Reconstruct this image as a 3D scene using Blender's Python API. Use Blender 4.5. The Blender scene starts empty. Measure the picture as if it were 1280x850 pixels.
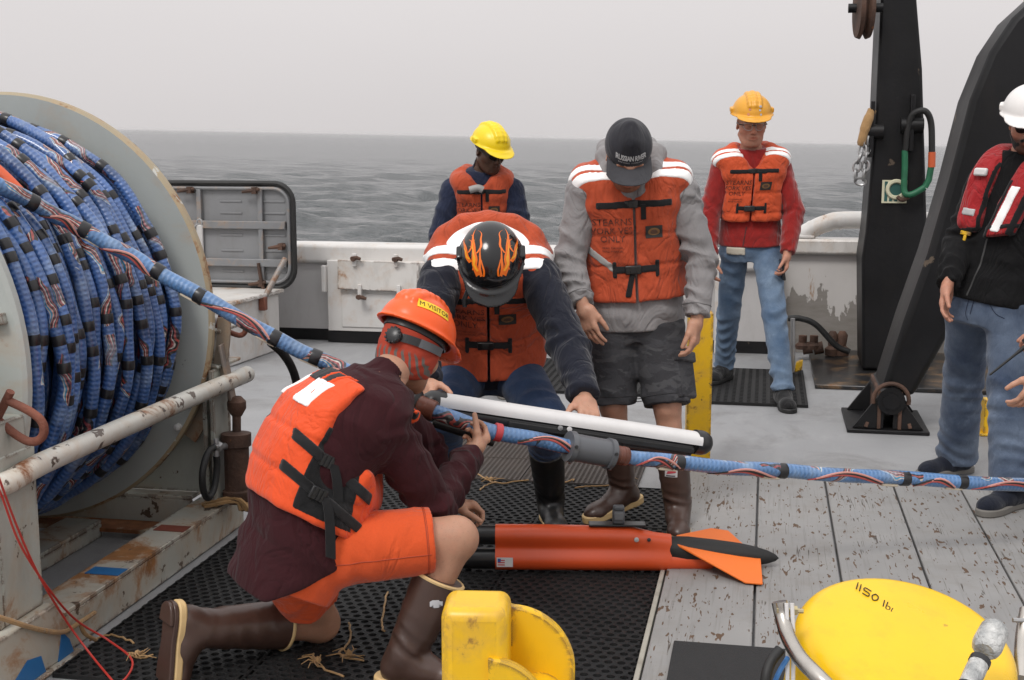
import bpy, bmesh, math, random
import numpy as np
from mathutils import Vector, Matrix
from mathutils.bvhtree import BVHTree
R_ = math.radians
random.seed(7); rng = np.random.default_rng(7)
SC = bpy.context.scene
COL = SC.collection

# ------------------------------------------------------------------ camera
# ship axes: +Y runs along the planking (aft), +X to the right, deck at z = 0; camera at eye height
YAW, PITCH, EYE, FPX = R_(11.2), R_(8.85), 1.6, 1600.0
cam_d = bpy.data.cameras.new('camera'); cam = bpy.data.objects.new('camera', cam_d); COL.objects.link(cam)
cam.location = (0, 0, EYE); cam.rotation_euler = (R_(90) - PITCH, 0, YAW)
cam_d.sensor_width = 36.0; cam_d.lens = 36.0 * FPX / 1280.0
cam_d.clip_start = 0.05; cam_d.clip_end = 60000
SC.camera = cam
SC.render.resolution_x, SC.render.resolution_y = 1024, 680

# ------------------------------------------------------------------ sky and light: flat grey overcast over the sea
SUN_EL, SUN_AZ = 52.0, 198.0       # soft brightest part of the cloud, behind the camera
w = bpy.data.worlds.new('World'); SC.world = w; w.use_nodes = True
nt = w.node_tree; nt.nodes.clear()
out = nt.nodes.new('ShaderNodeOutputWorld'); bg = nt.nodes.new('ShaderNodeBackground'); bg2 = nt.nodes.new('ShaderNodeBackground')
sky = nt.nodes.new('ShaderNodeTexSky'); sky.sky_type = 'NISHITA'; sky.sun_disc = False
sky.sun_elevation = R_(SUN_EL); sky.sun_rotation = R_(SUN_AZ); sky.dust_density = 6; sky.air_density = 1.0
hs = nt.nodes.new('ShaderNodeHueSaturation'); hs.inputs['Saturation'].default_value = 0.0
nt.links.new(sky.outputs[0], hs.inputs['Color']); nt.links.new(hs.outputs[0], bg.inputs['Color']); bg.inputs['Strength'].default_value = 0.012
tc = nt.nodes.new('ShaderNodeTexCoord'); sx = nt.nodes.new('ShaderNodeSeparateXYZ'); nt.links.new(tc.outputs['Generated'], sx.inputs[0])
ns = nt.nodes.new('ShaderNodeTexNoise'); ns.inputs['Scale'].default_value = 2.2; ns.inputs['Detail'].default_value = 3
mpn = nt.nodes.new('ShaderNodeMapping'); mpn.inputs['Scale'].default_value = (1, 1, 4); nt.links.new(tc.outputs['Generated'], mpn.inputs[0]); nt.links.new(mpn.outputs[0], ns.inputs['Vector'])
ma = nt.nodes.new('ShaderNodeMath'); ma.operation = 'MULTIPLY_ADD'; ma.inputs[1].default_value = 0.08; nt.links.new(ns.outputs[0], ma.inputs[0]); nt.links.new(sx.outputs['Z'], ma.inputs[2])
rp = nt.nodes.new('ShaderNodeValToRGB'); nt.links.new(ma.outputs[0], rp.inputs[0])
e = rp.color_ramp.elements
e[0].position = 0.0; e[0].color = (0.655, 0.625, 0.625, 1)
e[1].position = 1.0; e[1].color = (1.36, 1.345, 1.36, 1)
m_ = e.new(0.22); m_.color = (0.80, 0.765, 0.765, 1)
nt.links.new(rp.outputs[0], bg2.inputs['Color']); bg2.inputs['Strength'].default_value = 0.97
ad = nt.nodes.new('ShaderNodeAddShader'); nt.links.new(bg.outputs[0], ad.inputs[0]); nt.links.new(bg2.outputs[0], ad.inputs[1]); nt.links.new(ad.outputs[0], out.inputs['Surface'])
sun_d = bpy.data.lights.new('sun', 'SUN'); sun_d.energy = 1.5; sun_d.angle = R_(16); sun_d.color = (1.0, 0.965, 0.93)
sun = bpy.data.objects.new('sun', sun_d); COL.objects.link(sun)
_az = R_(SUN_AZ)
sun_dir = Vector((math.sin(_az) * math.cos(R_(SUN_EL)), math.cos(_az) * math.cos(R_(SUN_EL)), math.sin(R_(SUN_EL))))
sun.rotation_euler = sun_dir.to_track_quat('Z', 'Y').to_euler(); sun.location = (0, 0, 30)
SC.view_settings.view_transform = 'Standard'; SC.view_settings.look = 'None'; SC.view_settings.exposure = 0.0; SC.view_settings.gamma = 1.0
SC.render.engine = 'CYCLES'; SC.cycles.max_bounces = 6; SC.cycles.use_denoising = True
SC.cycles.caustics_reflective = False; SC.cycles.caustics_refractive = False

# ------------------------------------------------------------------ geometry helpers
V = lambda *a: np.array(a, float)
def nrm(v): v = np.asarray(v, float); return v / (np.linalg.norm(v) + 1e-12)
_fh = V(-math.sin(YAW), math.cos(YAW), 0); _rt = V(math.cos(YAW), math.sin(YAW), 0); _z = V(0, 0, 1)
def seen(a, D, b): return V(0, 0, EYE) + _fh * D + _rt * a + _z * b
def at(px, py, D):
    """sight line of the survey camera (1280x850 grid) at horizontal distance D, in ship axes"""
    fw = _fh * math.cos(PITCH) - _z * math.sin(PITCH); up = _fh * math.sin(PITCH) + _z * math.cos(PITCH)
    r = _rt * (px - 640) / FPX - up * (py - 425) / FPX + fw
    return V(0, 0, EYE) + r * (D / r.dot(_fh))

def link(o, parent=None):
    COL.objects.link(o)
    if parent is not None: o.parent = parent
    return o
def tag(o, label=None, cat=None, group=None, kind=None):
    if label: o['label'] = label
    if cat: o['category'] = cat
    if group: o['group'] = group
    if kind: o['kind'] = kind
    return o
def thing(name, label, cat, loc=(0, 0, 0), group=None, rz=0):
    o = bpy.data.objects.new(name, None); o.location = loc; o.rotation_euler.z = rz; o.empty_display_size = .1
    link(o); return tag(o, label, cat, group)
def base_of(p):
    l = V(0, 0, 0)
    while p is not None: l = l + np.array(p.location); p = p.parent
    return l

class MB:
    """collects shapes given in world (or local) coordinates; build() makes one mesh object"""
    def __init__(s): s.v = []; s.f = []; s.uv = []; s.mi = []; s.cm = 0; s.hasuv = False
    def add(s, vs, fs, uvs=None):
        b = len(s.v); s.v += [tuple(map(float, p)) for p in vs]
        for i, f in enumerate(fs):
            s.f.append(tuple(b + k for k in f)); s.mi.append(s.cm)
            s.uv.append(uvs[i] if uvs else [(0, 0)] * len(f))
        if uvs: s.hasuv = True
        return s
    def box(s, c, size, rot=None):
        c = V(*c); h = np.array(size) / 2.0
        P = [V(x, y, z) * h for x in (-1, 1) for y in (-1, 1) for z in (-1, 1)]
        if rot is not None:
            M = rot if isinstance(rot, np.ndarray) else np.array(Matrix.Rotation(rot, 3, 'Z'))
            P = [M @ p for p in P]
        return s.add([c + p for p in P], [(0, 1, 3, 2), (4, 6, 7, 5), (0, 4, 5, 1), (2, 3, 7, 6), (0, 2, 6, 4), (1, 5, 7, 3)])
    def span(s, a, b): a = V(*a); b = V(*b); return s.box((a + b) / 2, np.abs(b - a))
    def beam(s, a, b, wd, ht, up=(0, 0, 1)):
        a = V(*a); b = V(*b); d = nrm(b - a); r = nrm(np.cross(d, up)); u = np.cross(r, d)
        M = np.stack([r, d, u], 1)
        return s.box((a + b) / 2, (wd, np.linalg.norm(b - a), ht), M)
    def prism(s, poly, o, ax, ay, t):
        """polygon (2D) on axes ax, ay at o, extruded by vector t"""
        o, ax, ay, t = V(*o), V(*ax), V(*ay), V(*t); n = len(poly)
        if np.dot(np.cross(ax, ay), t) < 0: poly = poly[::-1]
        P = [o + ax * x + ay * y for x, y in poly]
        return s.add(P + [p + t for p in P], [tuple(range(n - 1, -1, -1)), tuple(range(n, 2 * n))] + [(i, (i + 1) % n, n + (i + 1) % n, n + i) for i in range(n)])
    def tube(s, path, r, seg=12, caps=True, closed=False, u0=0.0):
        P = [V(*p) for p in path]; n = len(P); rr = r if hasattr(r, '__len__') else [r] * n
        T = [nrm((P[(i + 1) % n] if (closed or i < n - 1) else P[i]) - (P[i - 1] if (closed or i > 0) else P[i])) for i in range(n)]
        a = V(0, 0, 1) if abs(T[0][2]) < .9 else V(1, 0, 0)
        N = nrm(np.cross(np.cross(T[0], a), T[0])); vs = []; L = u0; us = []
        for i in range(n):
            N = nrm(N - T[i] * N.dot(T[i])); B = np.cross(T[i], N)
            if i: L += np.linalg.norm(P[i] - P[i - 1])
            us.append(L)
            for k in range(seg):
                t = 2 * math.pi * k / seg; vs.append(P[i] + (N * math.cos(t) + B * math.sin(t)) * rr[i])
        fs = []; uv = []
        for i in range(n if closed else n - 1):
            j = (i + 1) % n
            for k in range(seg):
                k2 = (k + 1) % seg
                fs.append((i * seg + k, i * seg + k2, j * seg + k2, j * seg + k))
                u2 = us[j] if j else us[i] + .01
                uv.append([(us[i], k / seg), (us[i], (k + 1) / seg), (u2, (k + 1) / seg), (u2, k / seg)])
        if caps and not closed:
            fs.append(tuple(range(seg - 1, -1, -1))); uv.append([(us[0], 0)] * seg)
            fs.append(tuple((n - 1) * seg + k for k in range(seg))); uv.append([(us[-1], 0)] * seg)
        return s.add(vs, fs, uv)
    def lathe(s, prof, o, ax, seg=32, caps=True):
        """profile [(distance along ax, radius)]"""
        o = V(*o); ax = nrm(ax); return s.tube([o + ax * h for h, r in prof], [max(r, 1e-4) for h, r in prof], seg, caps) if len(set(round(h, 6) for h, r in prof)) == len(prof) else s._lathe(prof, o, ax, seg)
    def _lathe(s, prof, o, ax, seg):
        a = V(0, 0, 1) if abs(ax[2]) < .9 else V(1, 0, 0); N = nrm(np.cross(np.cross(ax, a), ax)); B = np.cross(ax, N); n = len(prof)
        vs = [o + ax * h + (N * math.cos(2 * math.pi * k / seg) + B * math.sin(2 * math.pi * k / seg)) * max(r, 1e-4) for h, r in prof for k in range(seg)]
        fs = [(i * seg + k, i * seg + (k + 1) % seg, (i + 1) * seg + (k + 1) % seg, (i + 1) * seg + k) for i in range(n - 1) for k in range(seg)]
        fs += [tuple(range(seg - 1, -1, -1)), tuple((n - 1) * seg + k for k in range(seg))]
        return s.add(vs, fs)
    def build(s, name, m, parent=None, smooth=False, bevel=0.0, angle=40, local=False, bseg=2):
        me = bpy.data.meshes.new(name)
        off = V(0, 0, 0) if local else base_of(parent)
        me.from_pydata([tuple(V(*p) - off) for p in s.v], [], s.f)
        if s.hasuv:
            l = me.uv_layers.new(name='UVMap'); l.data.foreach_set('uv', np.array([c for u in s.uv for c in u], np.float32).ravel())
        for q in (m if isinstance(m, (list, tuple)) else [m]): me.materials.append(q)
        if any(s.mi): me.polygons.foreach_set('material_index', s.mi)
        if smooth:
            me.polygons.foreach_set('use_smooth', [True] * len(me.polygons)); me.set_sharp_from_angle(angle=R_(angle))
        o = bpy.data.objects.new(name, me); link(o, parent)
        if bevel:
            b = o.modifiers.new('bevel', 'BEVEL'); b.width = bevel; b.segments = bseg; b.limit_method = 'ANGLE'; b.angle_limit = R_(30); b.harden_normals = False
            me.polygons.foreach_set('use_smooth', [True] * len(me.polygons)); me.set_sharp_from_angle(angle=R_(50))
        return o
def mcopy(o, parent, loc=None, mat=None, name=None):
    c = o.copy(); link(c, parent)
    if mat is not None: c.matrix_local = mat
    elif loc is not None: c.location = loc
    if name: c.name = name
    return c
def spline(pts, n=8):
    """Catmull-Rom through the points"""
    P = [V(*p) for p in pts]; P = [2 * P[0] - P[1]] + P + [2 * P[-1] - P[-2]]; o = []
    for i in range(1, len(P) - 2):
        for k in range(n):
            t = k / n; a, b, c, d = P[i - 1:i + 3]
            o.append(.5 * (2 * b + (c - a) * t + (2 * a - 5 * b + 4 * c - d) * t * t + (3 * b - a - 3 * c + d) * t ** 3))
    return o + [P[-2]]

# ------------------------------------------------------------------ materials
def newmat(name):
    m = bpy.data.materials.new(name); m.use_nodes = True; t = m.node_tree; t.nodes.clear()
    o = t.nodes.new('ShaderNodeOutputMaterial'); b = t.nodes.new('ShaderNodeBsdfPrincipled'); t.links.new(b.outputs[0], o.inputs[0])
    return m, t, b
class NG:
    def __init__(s, t): s.t = t
    def n(s, typ, **kw):
        q = s.t.nodes.new(typ)
        for k, v in kw.items(): setattr(q, k, v)
        return q
    def l(s, a, b): s.t.links.new(a, b)
    def noise(s, vec, scale, detail=4, rough=.55, dist=0.0):
        q = s.n('ShaderNodeTexNoise'); q.inputs['Scale'].default_value = scale; q.inputs['Detail'].default_value = detail; q.inputs['Roughness'].default_value = rough; q.inputs['Distortion'].default_value = dist
        if vec is not None: s.l(vec, q.inputs['Vector'])
        return q.outputs[0]
    def mapv(s, vec, sc=(1, 1, 1), loc=(0, 0, 0), rot=(0, 0, 0)):
        q = s.n('ShaderNodeMapping'); q.inputs['Scale'].default_value = sc; q.inputs['Location'].default_value = loc; q.inputs['Rotation'].default_value = rot; s.l(vec, q.inputs[0]); return q.outputs[0]
    def ramp(s, v, p0, p1, c0=(0, 0, 0), c1=(1, 1, 1)):
        if p0 > p1: p0, p1, c0, c1 = p1, p0, c1, c0
        q = s.n('ShaderNodeValToRGB'); q.color_ramp.elements[0].position = p0; q.color_ramp.elements[1].position = p1
        q.color_ramp.elements[0].color = (*c0, 1); q.color_ramp.elements[1].color = (*c1, 1); s.l(v, q.inputs[0]); return q.outputs[0]
    def mix(s, f, a, b, mode='MIX'):
        q = s.n('ShaderNodeMix', data_type='RGBA', blend_type=mode)
        for val, i in ((f, 0), (a, 6), (b, 7)):
            if isinstance(val, (int, float)): q.inputs[i].default_value = val
            elif isinstance(val, (tuple, list)): q.inputs[i].default_value = (*val[:3], 1)
            else: s.l(val, q.inputs[i])
        return q.outputs[2]
    def math(s, op, a, b=0.0, c=0.0):
        q = s.n('ShaderNodeMath', operation=op)
        for i, val in enumerate((a, b, c)):
            if isinstance(val, (int, float)): q.inputs[i].default_value = val
            else: s.l(val, q.inputs[i])
        return q.outputs[0]
    def bump(s, h, strength=.3, dist=.01, nrm_=None):
        q = s.n('ShaderNodeBump'); q.inputs['Strength'].default_value = strength; q.inputs['Distance'].default_value = dist; s.l(h, q.inputs['Height'])
        if nrm_ is not None: s.l(nrm_, q.inputs['Normal'])
        return q.outputs[0]
    def obj(s): return s.n('ShaderNodeTexCoord').outputs['Object']
    def uv(s): return s.n('ShaderNodeTexCoord').outputs['UV']
def scl(c, k): return tuple(min(1, x * k) for x in c)

def paint(name, col, rough=.45, metal=0.0, var=.12, vs=3.0, bump=.06, bs=40.0, rust=0.0, rs=5.0, rc=(.16, .06, .022), chip=0.0, chipc=(.05, .045, .04), cs=9.0, stretch=(1, 1, 1), dirt=0.0, spec=.5, edge=0.0, edgec=(.09, .05, .03)):
    """painted or plain solid: colour drift, fine relief, rust patches, chips"""
    m, t, b = newmat(name); g = NG(t); v = g.mapv(g.obj(), stretch)
    n1 = g.noise(v, vs, 5)
    c = g.mix(g.ramp(n1, .3, .7), scl(col, 1 - var), scl(col, 1 + var * .7))
    rg = rough
    if dirt:
        n3 = g.noise(g.mapv(v, (1, 1, .35)), vs * 2.3, 7, .7)
        c = g.mix(g.math('MULTIPLY', g.ramp(n3, .5, .75), dirt), c, (.10, .075, .05))
    if rust:
        n2 = g.noise(v, rs, 8, .68, .4); f = g.ramp(n2, .62 - rust * .3, .70 - rust * .28)
        rcol = g.mix(g.noise(v, rs * 6, 4), scl(rc, .5), scl(rc, 1.9))
        f2 = g.ramp(n2, .52 - rust * .3, .66 - rust * .28); c = g.mix(g.math('MULTIPLY', f2, .35), c, (.42, .24, .10)); c = g.mix(f, c, rcol)
        rg = g.math('MULTIPLY_ADD', f, .4, rough)
    if chip:
        n4 = g.noise(v, cs, 6, .62, .3); f4 = g.ramp(n4, .70 - chip * .3, .715 - chip * .3); c = g.mix(f4, c, chipc)
    if edge:      # paint worn off along real edges
        bv_ = g.n('ShaderNodeBevel'); bv_.samples = 4; bv_.inputs['Radius'].default_value = .022; ge = g.n('ShaderNodeNewGeometry'); dt = g.n('ShaderNodeVectorMath', operation='DOT_PRODUCT'); g.l(bv_.outputs[0], dt.inputs[0]); g.l(ge.outputs['Normal'], dt.inputs[1])
        em = g.math('MULTIPLY', g.ramp(dt.outputs['Value'], .990, .93), g.ramp(g.noise(g.obj(), 16, 6, .7, .4), .62 - edge * .3, .66 - edge * .3)); c = g.mix(em, c, g.mix(g.noise(g.obj(), 60, 3), scl(edgec, .5), scl(edgec, 1.8)))
    g.l(c, b.inputs['Base Color'])
    if isinstance(rg, float):
        rr = g.math('MULTIPLY_ADD', n1, .25, rough - .12); g.l(rr, b.inputs['Roughness'])
    else: g.l(rg, b.inputs['Roughness'])
    b.inputs['Metallic'].default_value = metal; b.inputs['Specular IOR Level'].default_value = spec
    if bump: g.l(g.bump(g.noise(v, bs, 5), bump, .01), b.inputs['Normal'])
    return m
def cloth(name, col, var=.15, vs=5.0, weave=260.0, wb=.25, fold=.35, fs=9.0, rough=.9, stretch=(1, 1, 1), stain=0.0, tint=False, sheen=.15, stainc=(.05, .035, .025)):
    m, t, b = newmat(name); g = NG(t); o = g.obj(); v = g.mapv(o, stretch)
    c = g.mix(g.ramp(g.noise(v, vs, 5), .3, .7), scl(col, 1 - var), scl(col, 1 + var))
    c = g.mix(g.math('MULTIPLY', g.noise(o, 190, 2), .35), c, scl(col, .6))
    if stain:
        f = g.ramp(g.noise(o, vs * 1.4, 7, .7, .5), .54, .72); c = g.mix(g.math('MULTIPLY', f, stain), c, stainc)
    g.l(c, b.inputs['Base Color']); b.inputs['Roughness'].default_value = rough; b.inputs['Specular IOR Level'].default_value = .25
    b.inputs['Sheen Weight'].default_value = sheen; b.inputs['Sheen Roughness'].default_value = .5
    h1 = g.noise(g.mapv(o, (1, 1, .6)), fs, 4, .55, .6); cr = g.math('MINIMUM', g.math('ABSOLUTE', g.math('SUBTRACT', g.noise(g.mapv(o, (1, 1, .55)), fs * .75, 3, .5, 1.1), .5)), .09)
    n0 = g.bump(cr, min(1, fold * 1.5), .07); n1 = g.bump(h1, fold, .03, n0)
    n2 = g.bump(g.noise(o, weave, 2), wb, .002, n1); g.l(n2, b.inputs['Normal'])
    return m
# ================================================================== materials of the ship
WHITE = paint('white_ship_paint', (.62, .60, .57), .42, rust=.10, rs=3.2, rc=(.22, .10, .035), dirt=.35, vs=2.2, bump=.05, edge=.5)
WHITE2 = paint('white_bulwark_paint', (.60, .585, .565), .45, rust=.02, rs=4, rc=(.24, .11, .04), dirt=.28, vs=1.4)
GREYBUL = paint('grey_bulwark_paint', (.47, .46, .455), .5, dirt=.3, vs=1.3)
WINCHP = paint('winch_grey_green_paint', (.40, .415, .375), .42, rust=.12, rs=2.6, rc=(.20, .085, .03), dirt=.35, vs=1.8, chip=.10, chipc=(.10, .07, .05), cs=12, edge=.5)
WINCHB = paint('winch_base_paint', (.42, .42, .375), .5, rust=.30, rs=2.3, rc=(.22, .095, .03), dirt=.45, vs=2.2, chip=.2, chipc=(.09, .06, .04), cs=10, edge=.5)
FLANGE = paint('flange_grey_paint', (.39, .415, .395), .4, dirt=.15, vs=.9, rust=.03, rs=3, chip=.05, cs=7)
RIM = paint('flange_rim_primer', (.36, .30, .20), .6, rust=.2, rs=7, chip=.25, chipc=(.5, .5, .46), cs=14)
RUSTM = paint('rusty_steel', (.085, .045, .03), .8, var=.5, vs=9, bump=.5, bs=70, chip=.1, chipc=(.19, .07, .02), cs=10)
RUSTR = paint('red_rusty_steel', (.19, .065, .04), .75, var=.35, vs=14, bump=.4, bs=90)
STEEL = paint('galvanised_steel', (.42, .42, .42), .42, .75, var=.2, vs=10, bump=.15)
INOX = paint('stainless_tube', (.50, .47, .43), .26, 1.0, var=.2, vs=12, bump=.06, stretch=(1, 1, .2))
BLACKP = paint('black_frame_paint', (.0075, .0075, .0085), .46, var=.5, vs=2.5, bump=.12, bs=30, dirt=.06, chip=.10, chipc=(.10, .075, .055), cs=6, spec=.28)
BLACKE = paint('lit_worn_black_edge_paint', (.055, .056, .06), .45, var=.35, vs=3, bump=.1, chip=.08, chipc=(.30, .22, .15), cs=4)  # unused copy of the black paint, lightened for edges catching sky light
YELP = paint('yellow_post_paint', (.78, .46, .008), .36, var=.07, vs=4, rust=.10, rs=7, rc=(.12, .04, .015), chip=.13, chipc=(.06, .03, .02), cs=13, dirt=.18, edge=.55)
BLACKR = paint('black_rubber', (.012, .012, .012), .6, var=.3, vs=12, bump=.15)
DARKP = paint('black_plastic', (.014, .014, .015), .32, var=.2)
GREYP = paint('grey_plastic', (.095, .10, .11), .38, var=.1)
DECKB = paint('black_deck_coating', (.016, .016, .017), .28, var=.4, vs=3, rust=.03, rs=4, bump=.1)
CREAM = paint('cream_rubber', (.60, .42, .20), .6, var=.15, vs=14, dirt=.2)
TWINE = cloth('hemp_twine', (.36, .22, .10), .3, weave=400)
ROPEW = cloth('grey_rope', (.42, .39, .34), .25, weave=200)
SILVER = paint('grey_marking', (.4, .4, .4), .6)
INK = paint('black_ink', (.012, .012, .013), .8, bump=0)
def worn_ink():
    m, t, b = newmat('worn_print_ink'); g = NG(t); o = g.obj(); g.l(g.mix(g.ramp(g.noise(o, 45, 5, .7), .42, .66), (.028, .014, .012), (.30, .055, .025)), b.inputs['Base Color']); b.inputs['Roughness'].default_value = .85; return m
WINK = worn_ink()

def deck_mat():
    m, t, b = newmat('grey_nonskid_deck_paint'); g = NG(t); o = g.obj()
    c = g.mix(g.ramp(g.noise(o, .9, 6, .6), .3, .7), (.235, .238, .245), (.305, .307, .313))
    c = g.mix(g.math('MULTIPLY', g.ramp(g.noise(o, 1.8, 8, .72, .6), .50, .66), .55), c, (.155, .15, .145)); c = g.mix(g.math('MULTIPLY', g.ramp(g.noise(g.mapv(o, (1, .25, 1)), 5, 6, .7, .3), .56, .66), .3), c, (.36, .36, .36))
    c = g.mix(g.ramp(g.noise(o, 5, 8, .7), .715, .74), c, (.17, .085, .04))
    c = g.mix(g.ramp(g.noise(o, 160, 2), .62, .75), c, (.36, .36, .36))
    g.l(c, b.inputs['Base Color'])
    g.l(g.math('MULTIPLY_ADD', g.noise(o, 1.3, 4), .35, .38), b.inputs['Roughness'])
    n1 = g.bump(g.noise(o, 170, 3, .7), .55, .004); g.l(g.bump(g.noise(o, 3, 3), .15, .02, n1), b.inputs['Normal']); return m
DECK = deck_mat()
def wood_mat():
    m, t, b = newmat('flaking_grey_painted_wood'); g = NG(t); o = g.obj()
    fine = g.noise(g.mapv(o, (1, .030, 1)), 85, 5, .6)
    c = g.mix(g.ramp(g.noise(o, 2.5, 5), .3, .7), (.235, .232, .228), (.298, .294, .288))
    c = g.mix(g.math('MULTIPLY', g.ramp(fine, .46, .34), .30), c, (.13, .12, .11))
    c = g.mix(g.math('MULTIPLY', g.ramp(g.noise(o, 6, 6, .7), .50, .68), .34), c, (.20, .18, .155))
    zone = g.noise(o, 4.0, 3); ch = g.math('MULTIPLY_ADD', zone, .22, g.noise(g.mapv(o, (1, .30, 1)), 46, 2, .5, .25)); f = g.ramp(ch, .770, .780)
    ch2 = g.math('MULTIPLY_ADD', zone, .20, g.noise(g.mapv(o, (1, .14, 1), (4, 2, 0)), 95, 2, .5, .1)); f = g.math('MAXIMUM', f, g.ramp(ch2, .775, .785))
    wood = g.mix(g.noise(g.mapv(o, (1, .05, 1)), 90, 4), (.045, .026, .017), (.17, .105, .065)); c = g.mix(f, c, wood)
    ck = g.noise(g.mapv(o, (1, .030, 1), (3, 1, 0)), 22, 3, .5, .1); f2 = g.ramp(g.math('ABSOLUTE', g.math('SUBTRACT', ck, .5)), .008, .003)
    f2 = g.math('MULTIPLY', f2, g.ramp(g.noise(o, 5, 3), .56, .60)); c = g.mix(f2, c, (.05, .035, .025)); g.l(c, b.inputs['Base Color'])
    g.l(g.math('MULTIPLY_ADD', f, .2, .55), b.inputs['Roughness']); b.inputs['Specular IOR Level'].default_value = .35
    h = g.math('SUBTRACT', g.math('MULTIPLY', fine, .35), f); g.l(g.bump(h, .22, .003), b.inputs['Normal']); return m
WOOD = wood_mat()

# ================================================================== sea
def build_sea():
    NRM = V(0, 0, 1) + .0198 * _rt - .0028 * _fh
    dz = np.arange(132, .45, -.85); rad = np.concatenate([V(4, 8, 14, 22, 30, 38, 44), 6560. / dz, V(20000., 30000.)])
    th = np.concatenate([np.linspace(-100, -26, 50)[:-1], np.linspace(-26, 26, 820), np.linspace(26, 100, 50)[1:]])
    R, T = np.meshgrid(rad, np.radians(th), indexing='ij')
    X = R * (-math.sin(YAW) * np.cos(T) + math.cos(YAW) * np.sin(T)); Y = R * (math.cos(YAW) * np.cos(T) + math.sin(YAW) * np.sin(T))
    dr = np.gradient(rad)[:, None] * np.ones_like(T); Z = np.zeros_like(X); r2 = np.random.default_rng(5)
    for i in range(70):
        lam = .8 * (12 / .8) ** r2.random(); a = r2.normal(YAW + math.pi / 2 + .25, .42); amp = .0095 * lam ** .80
        k = 2 * math.pi / lam; ph = r2.random() * 6.28; d = (math.cos(a), math.sin(a))
        eff = np.maximum(dr * abs(math.cos(a - math.pi / 2 - YAW)), .15 * dr); fade = np.clip((lam / eff - 1.3) / 1.7, 0, 1)
        q = k * (X * d[0] + Y * d[1]) + ph + .5 * np.sin(.07 * X + i) + .5 * np.sin(.09 * Y + 2 * i)
        s = np.sin(q); Z += amp * fade * (s + .35 * (s * s - .5))
    P = np.stack([X, Y, Z], -1).reshape(-1, 3); n, mth = R.shape
    i, j = np.meshgrid(np.arange(n - 1), np.arange(mth - 1), indexing='ij'); a = (i * mth + j).ravel()
    F = np.stack([a, a + 1, a + mth + 1, a + mth], 1)
    me = mesh_np('sea', P, F); m, t, b = newmat('grey_sea_water'); g = NG(t); o = g.obj()
    b.inputs['Base Color'].default_value = (.088, .096, .099, 1); b.inputs['Roughness'].default_value = .18; b.inputs['IOR'].default_value = 1.33
    v = g.mapv(o, (.42, 1, 1), rot=(0, 0, -.25))
    h = g.math('ADD', g.math('MULTIPLY', g.noise(v, .55, 6, .62, .5), 1.6), g.math('MULTIPLY', g.noise(g.mapv(o, (.5, 1, 1), rot=(0, 0, .3)), 2.3, 4, .6, .4), .45))
    h = g.math('ADD', h, g.math('MULTIPLY', g.noise(g.mapv(o, (.28, 1, 1), rot=(0, 0, -.2)), .17, 4, .6, .3), 3.0))
    big = g.noise(g.mapv(o, (.25, 1, 1)), .035, 4, .6); h = g.math('MULTIPLY', h, g.math('MULTIPLY_ADD', big, .9, .55))
    g.l(g.bump(h, 1.0, .60), b.inputs['Normal'])
    me.materials.append(m); ob = bpy.data.objects.new('sea', me); link(ob); tag(ob, 'choppy grey open sea reaching the horizon', kind='structure')
    ob.location = (0, 0, -2.5); ob.rotation_mode = 'QUATERNION'; ob.rotation_quaternion = Vector((0, 0, 1)).rotation_difference(Vector(NRM))
def mesh_np(name, P, F, smooth=True):
    P = np.asarray(P, np.float32); F = np.asarray(F, np.int32); me = bpy.data.meshes.new(name)
    me.vertices.add(len(P)); me.vertices.foreach_set('co', P.ravel()); nf, k = F.shape
    me.loops.add(nf * k); me.loops.foreach_set('vertex_index', F.ravel()); me.polygons.add(nf)
    me.polygons.foreach_set('loop_start', np.arange(0, nf * k, k, dtype=np.int32))
    try: me.polygons.foreach_set('loop_total', np.full(nf, k, np.int32))
    except Exception: pass
    if smooth: me.polygons.foreach_set('use_smooth', np.ones(nf, bool))
    me.update(calc_edges=True); return me
build_sea()
def build_haze():
    q = MB(); q.span((-31500, -31500, -1.6), (31500, 31500, 9.5)); m = bpy.data.materials.new('thin_sea_mist'); m.use_nodes = True; t = m.node_tree; t.nodes.clear()
    o_ = t.nodes.new('ShaderNodeOutputMaterial'); v = t.nodes.new('ShaderNodeVolumePrincipled'); v.inputs['Density'].default_value = 0.8e-4; v.inputs['Color'].default_value = (.96, .95, .95, 1); t.links.new(v.outputs[0], o_.inputs['Volume'])
    o = q.build('haze', m); o.location = bpy.data.objects['sea'].location; o.rotation_mode = 'QUATERNION'; o.rotation_quaternion = bpy.data.objects['sea'].rotation_quaternion; tag(o, 'thin grey mist over the sea', kind='stuff')
build_haze()

# ================================================================== deck and hull
d = MB(); d.span((-5.2, -4, -.02), (5.2, 10.05, 0)); o = d.build('deck', DECK); tag(o, 'pale grey painted steel deck', kind='structure')
d = MB(); d.span((-5.15, -4, -3.4), (5.15, 10.0, -.024)); o = d.build('hull', WHITE2); tag(o, 'white steel hull below the deck', kind='structure')

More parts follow.
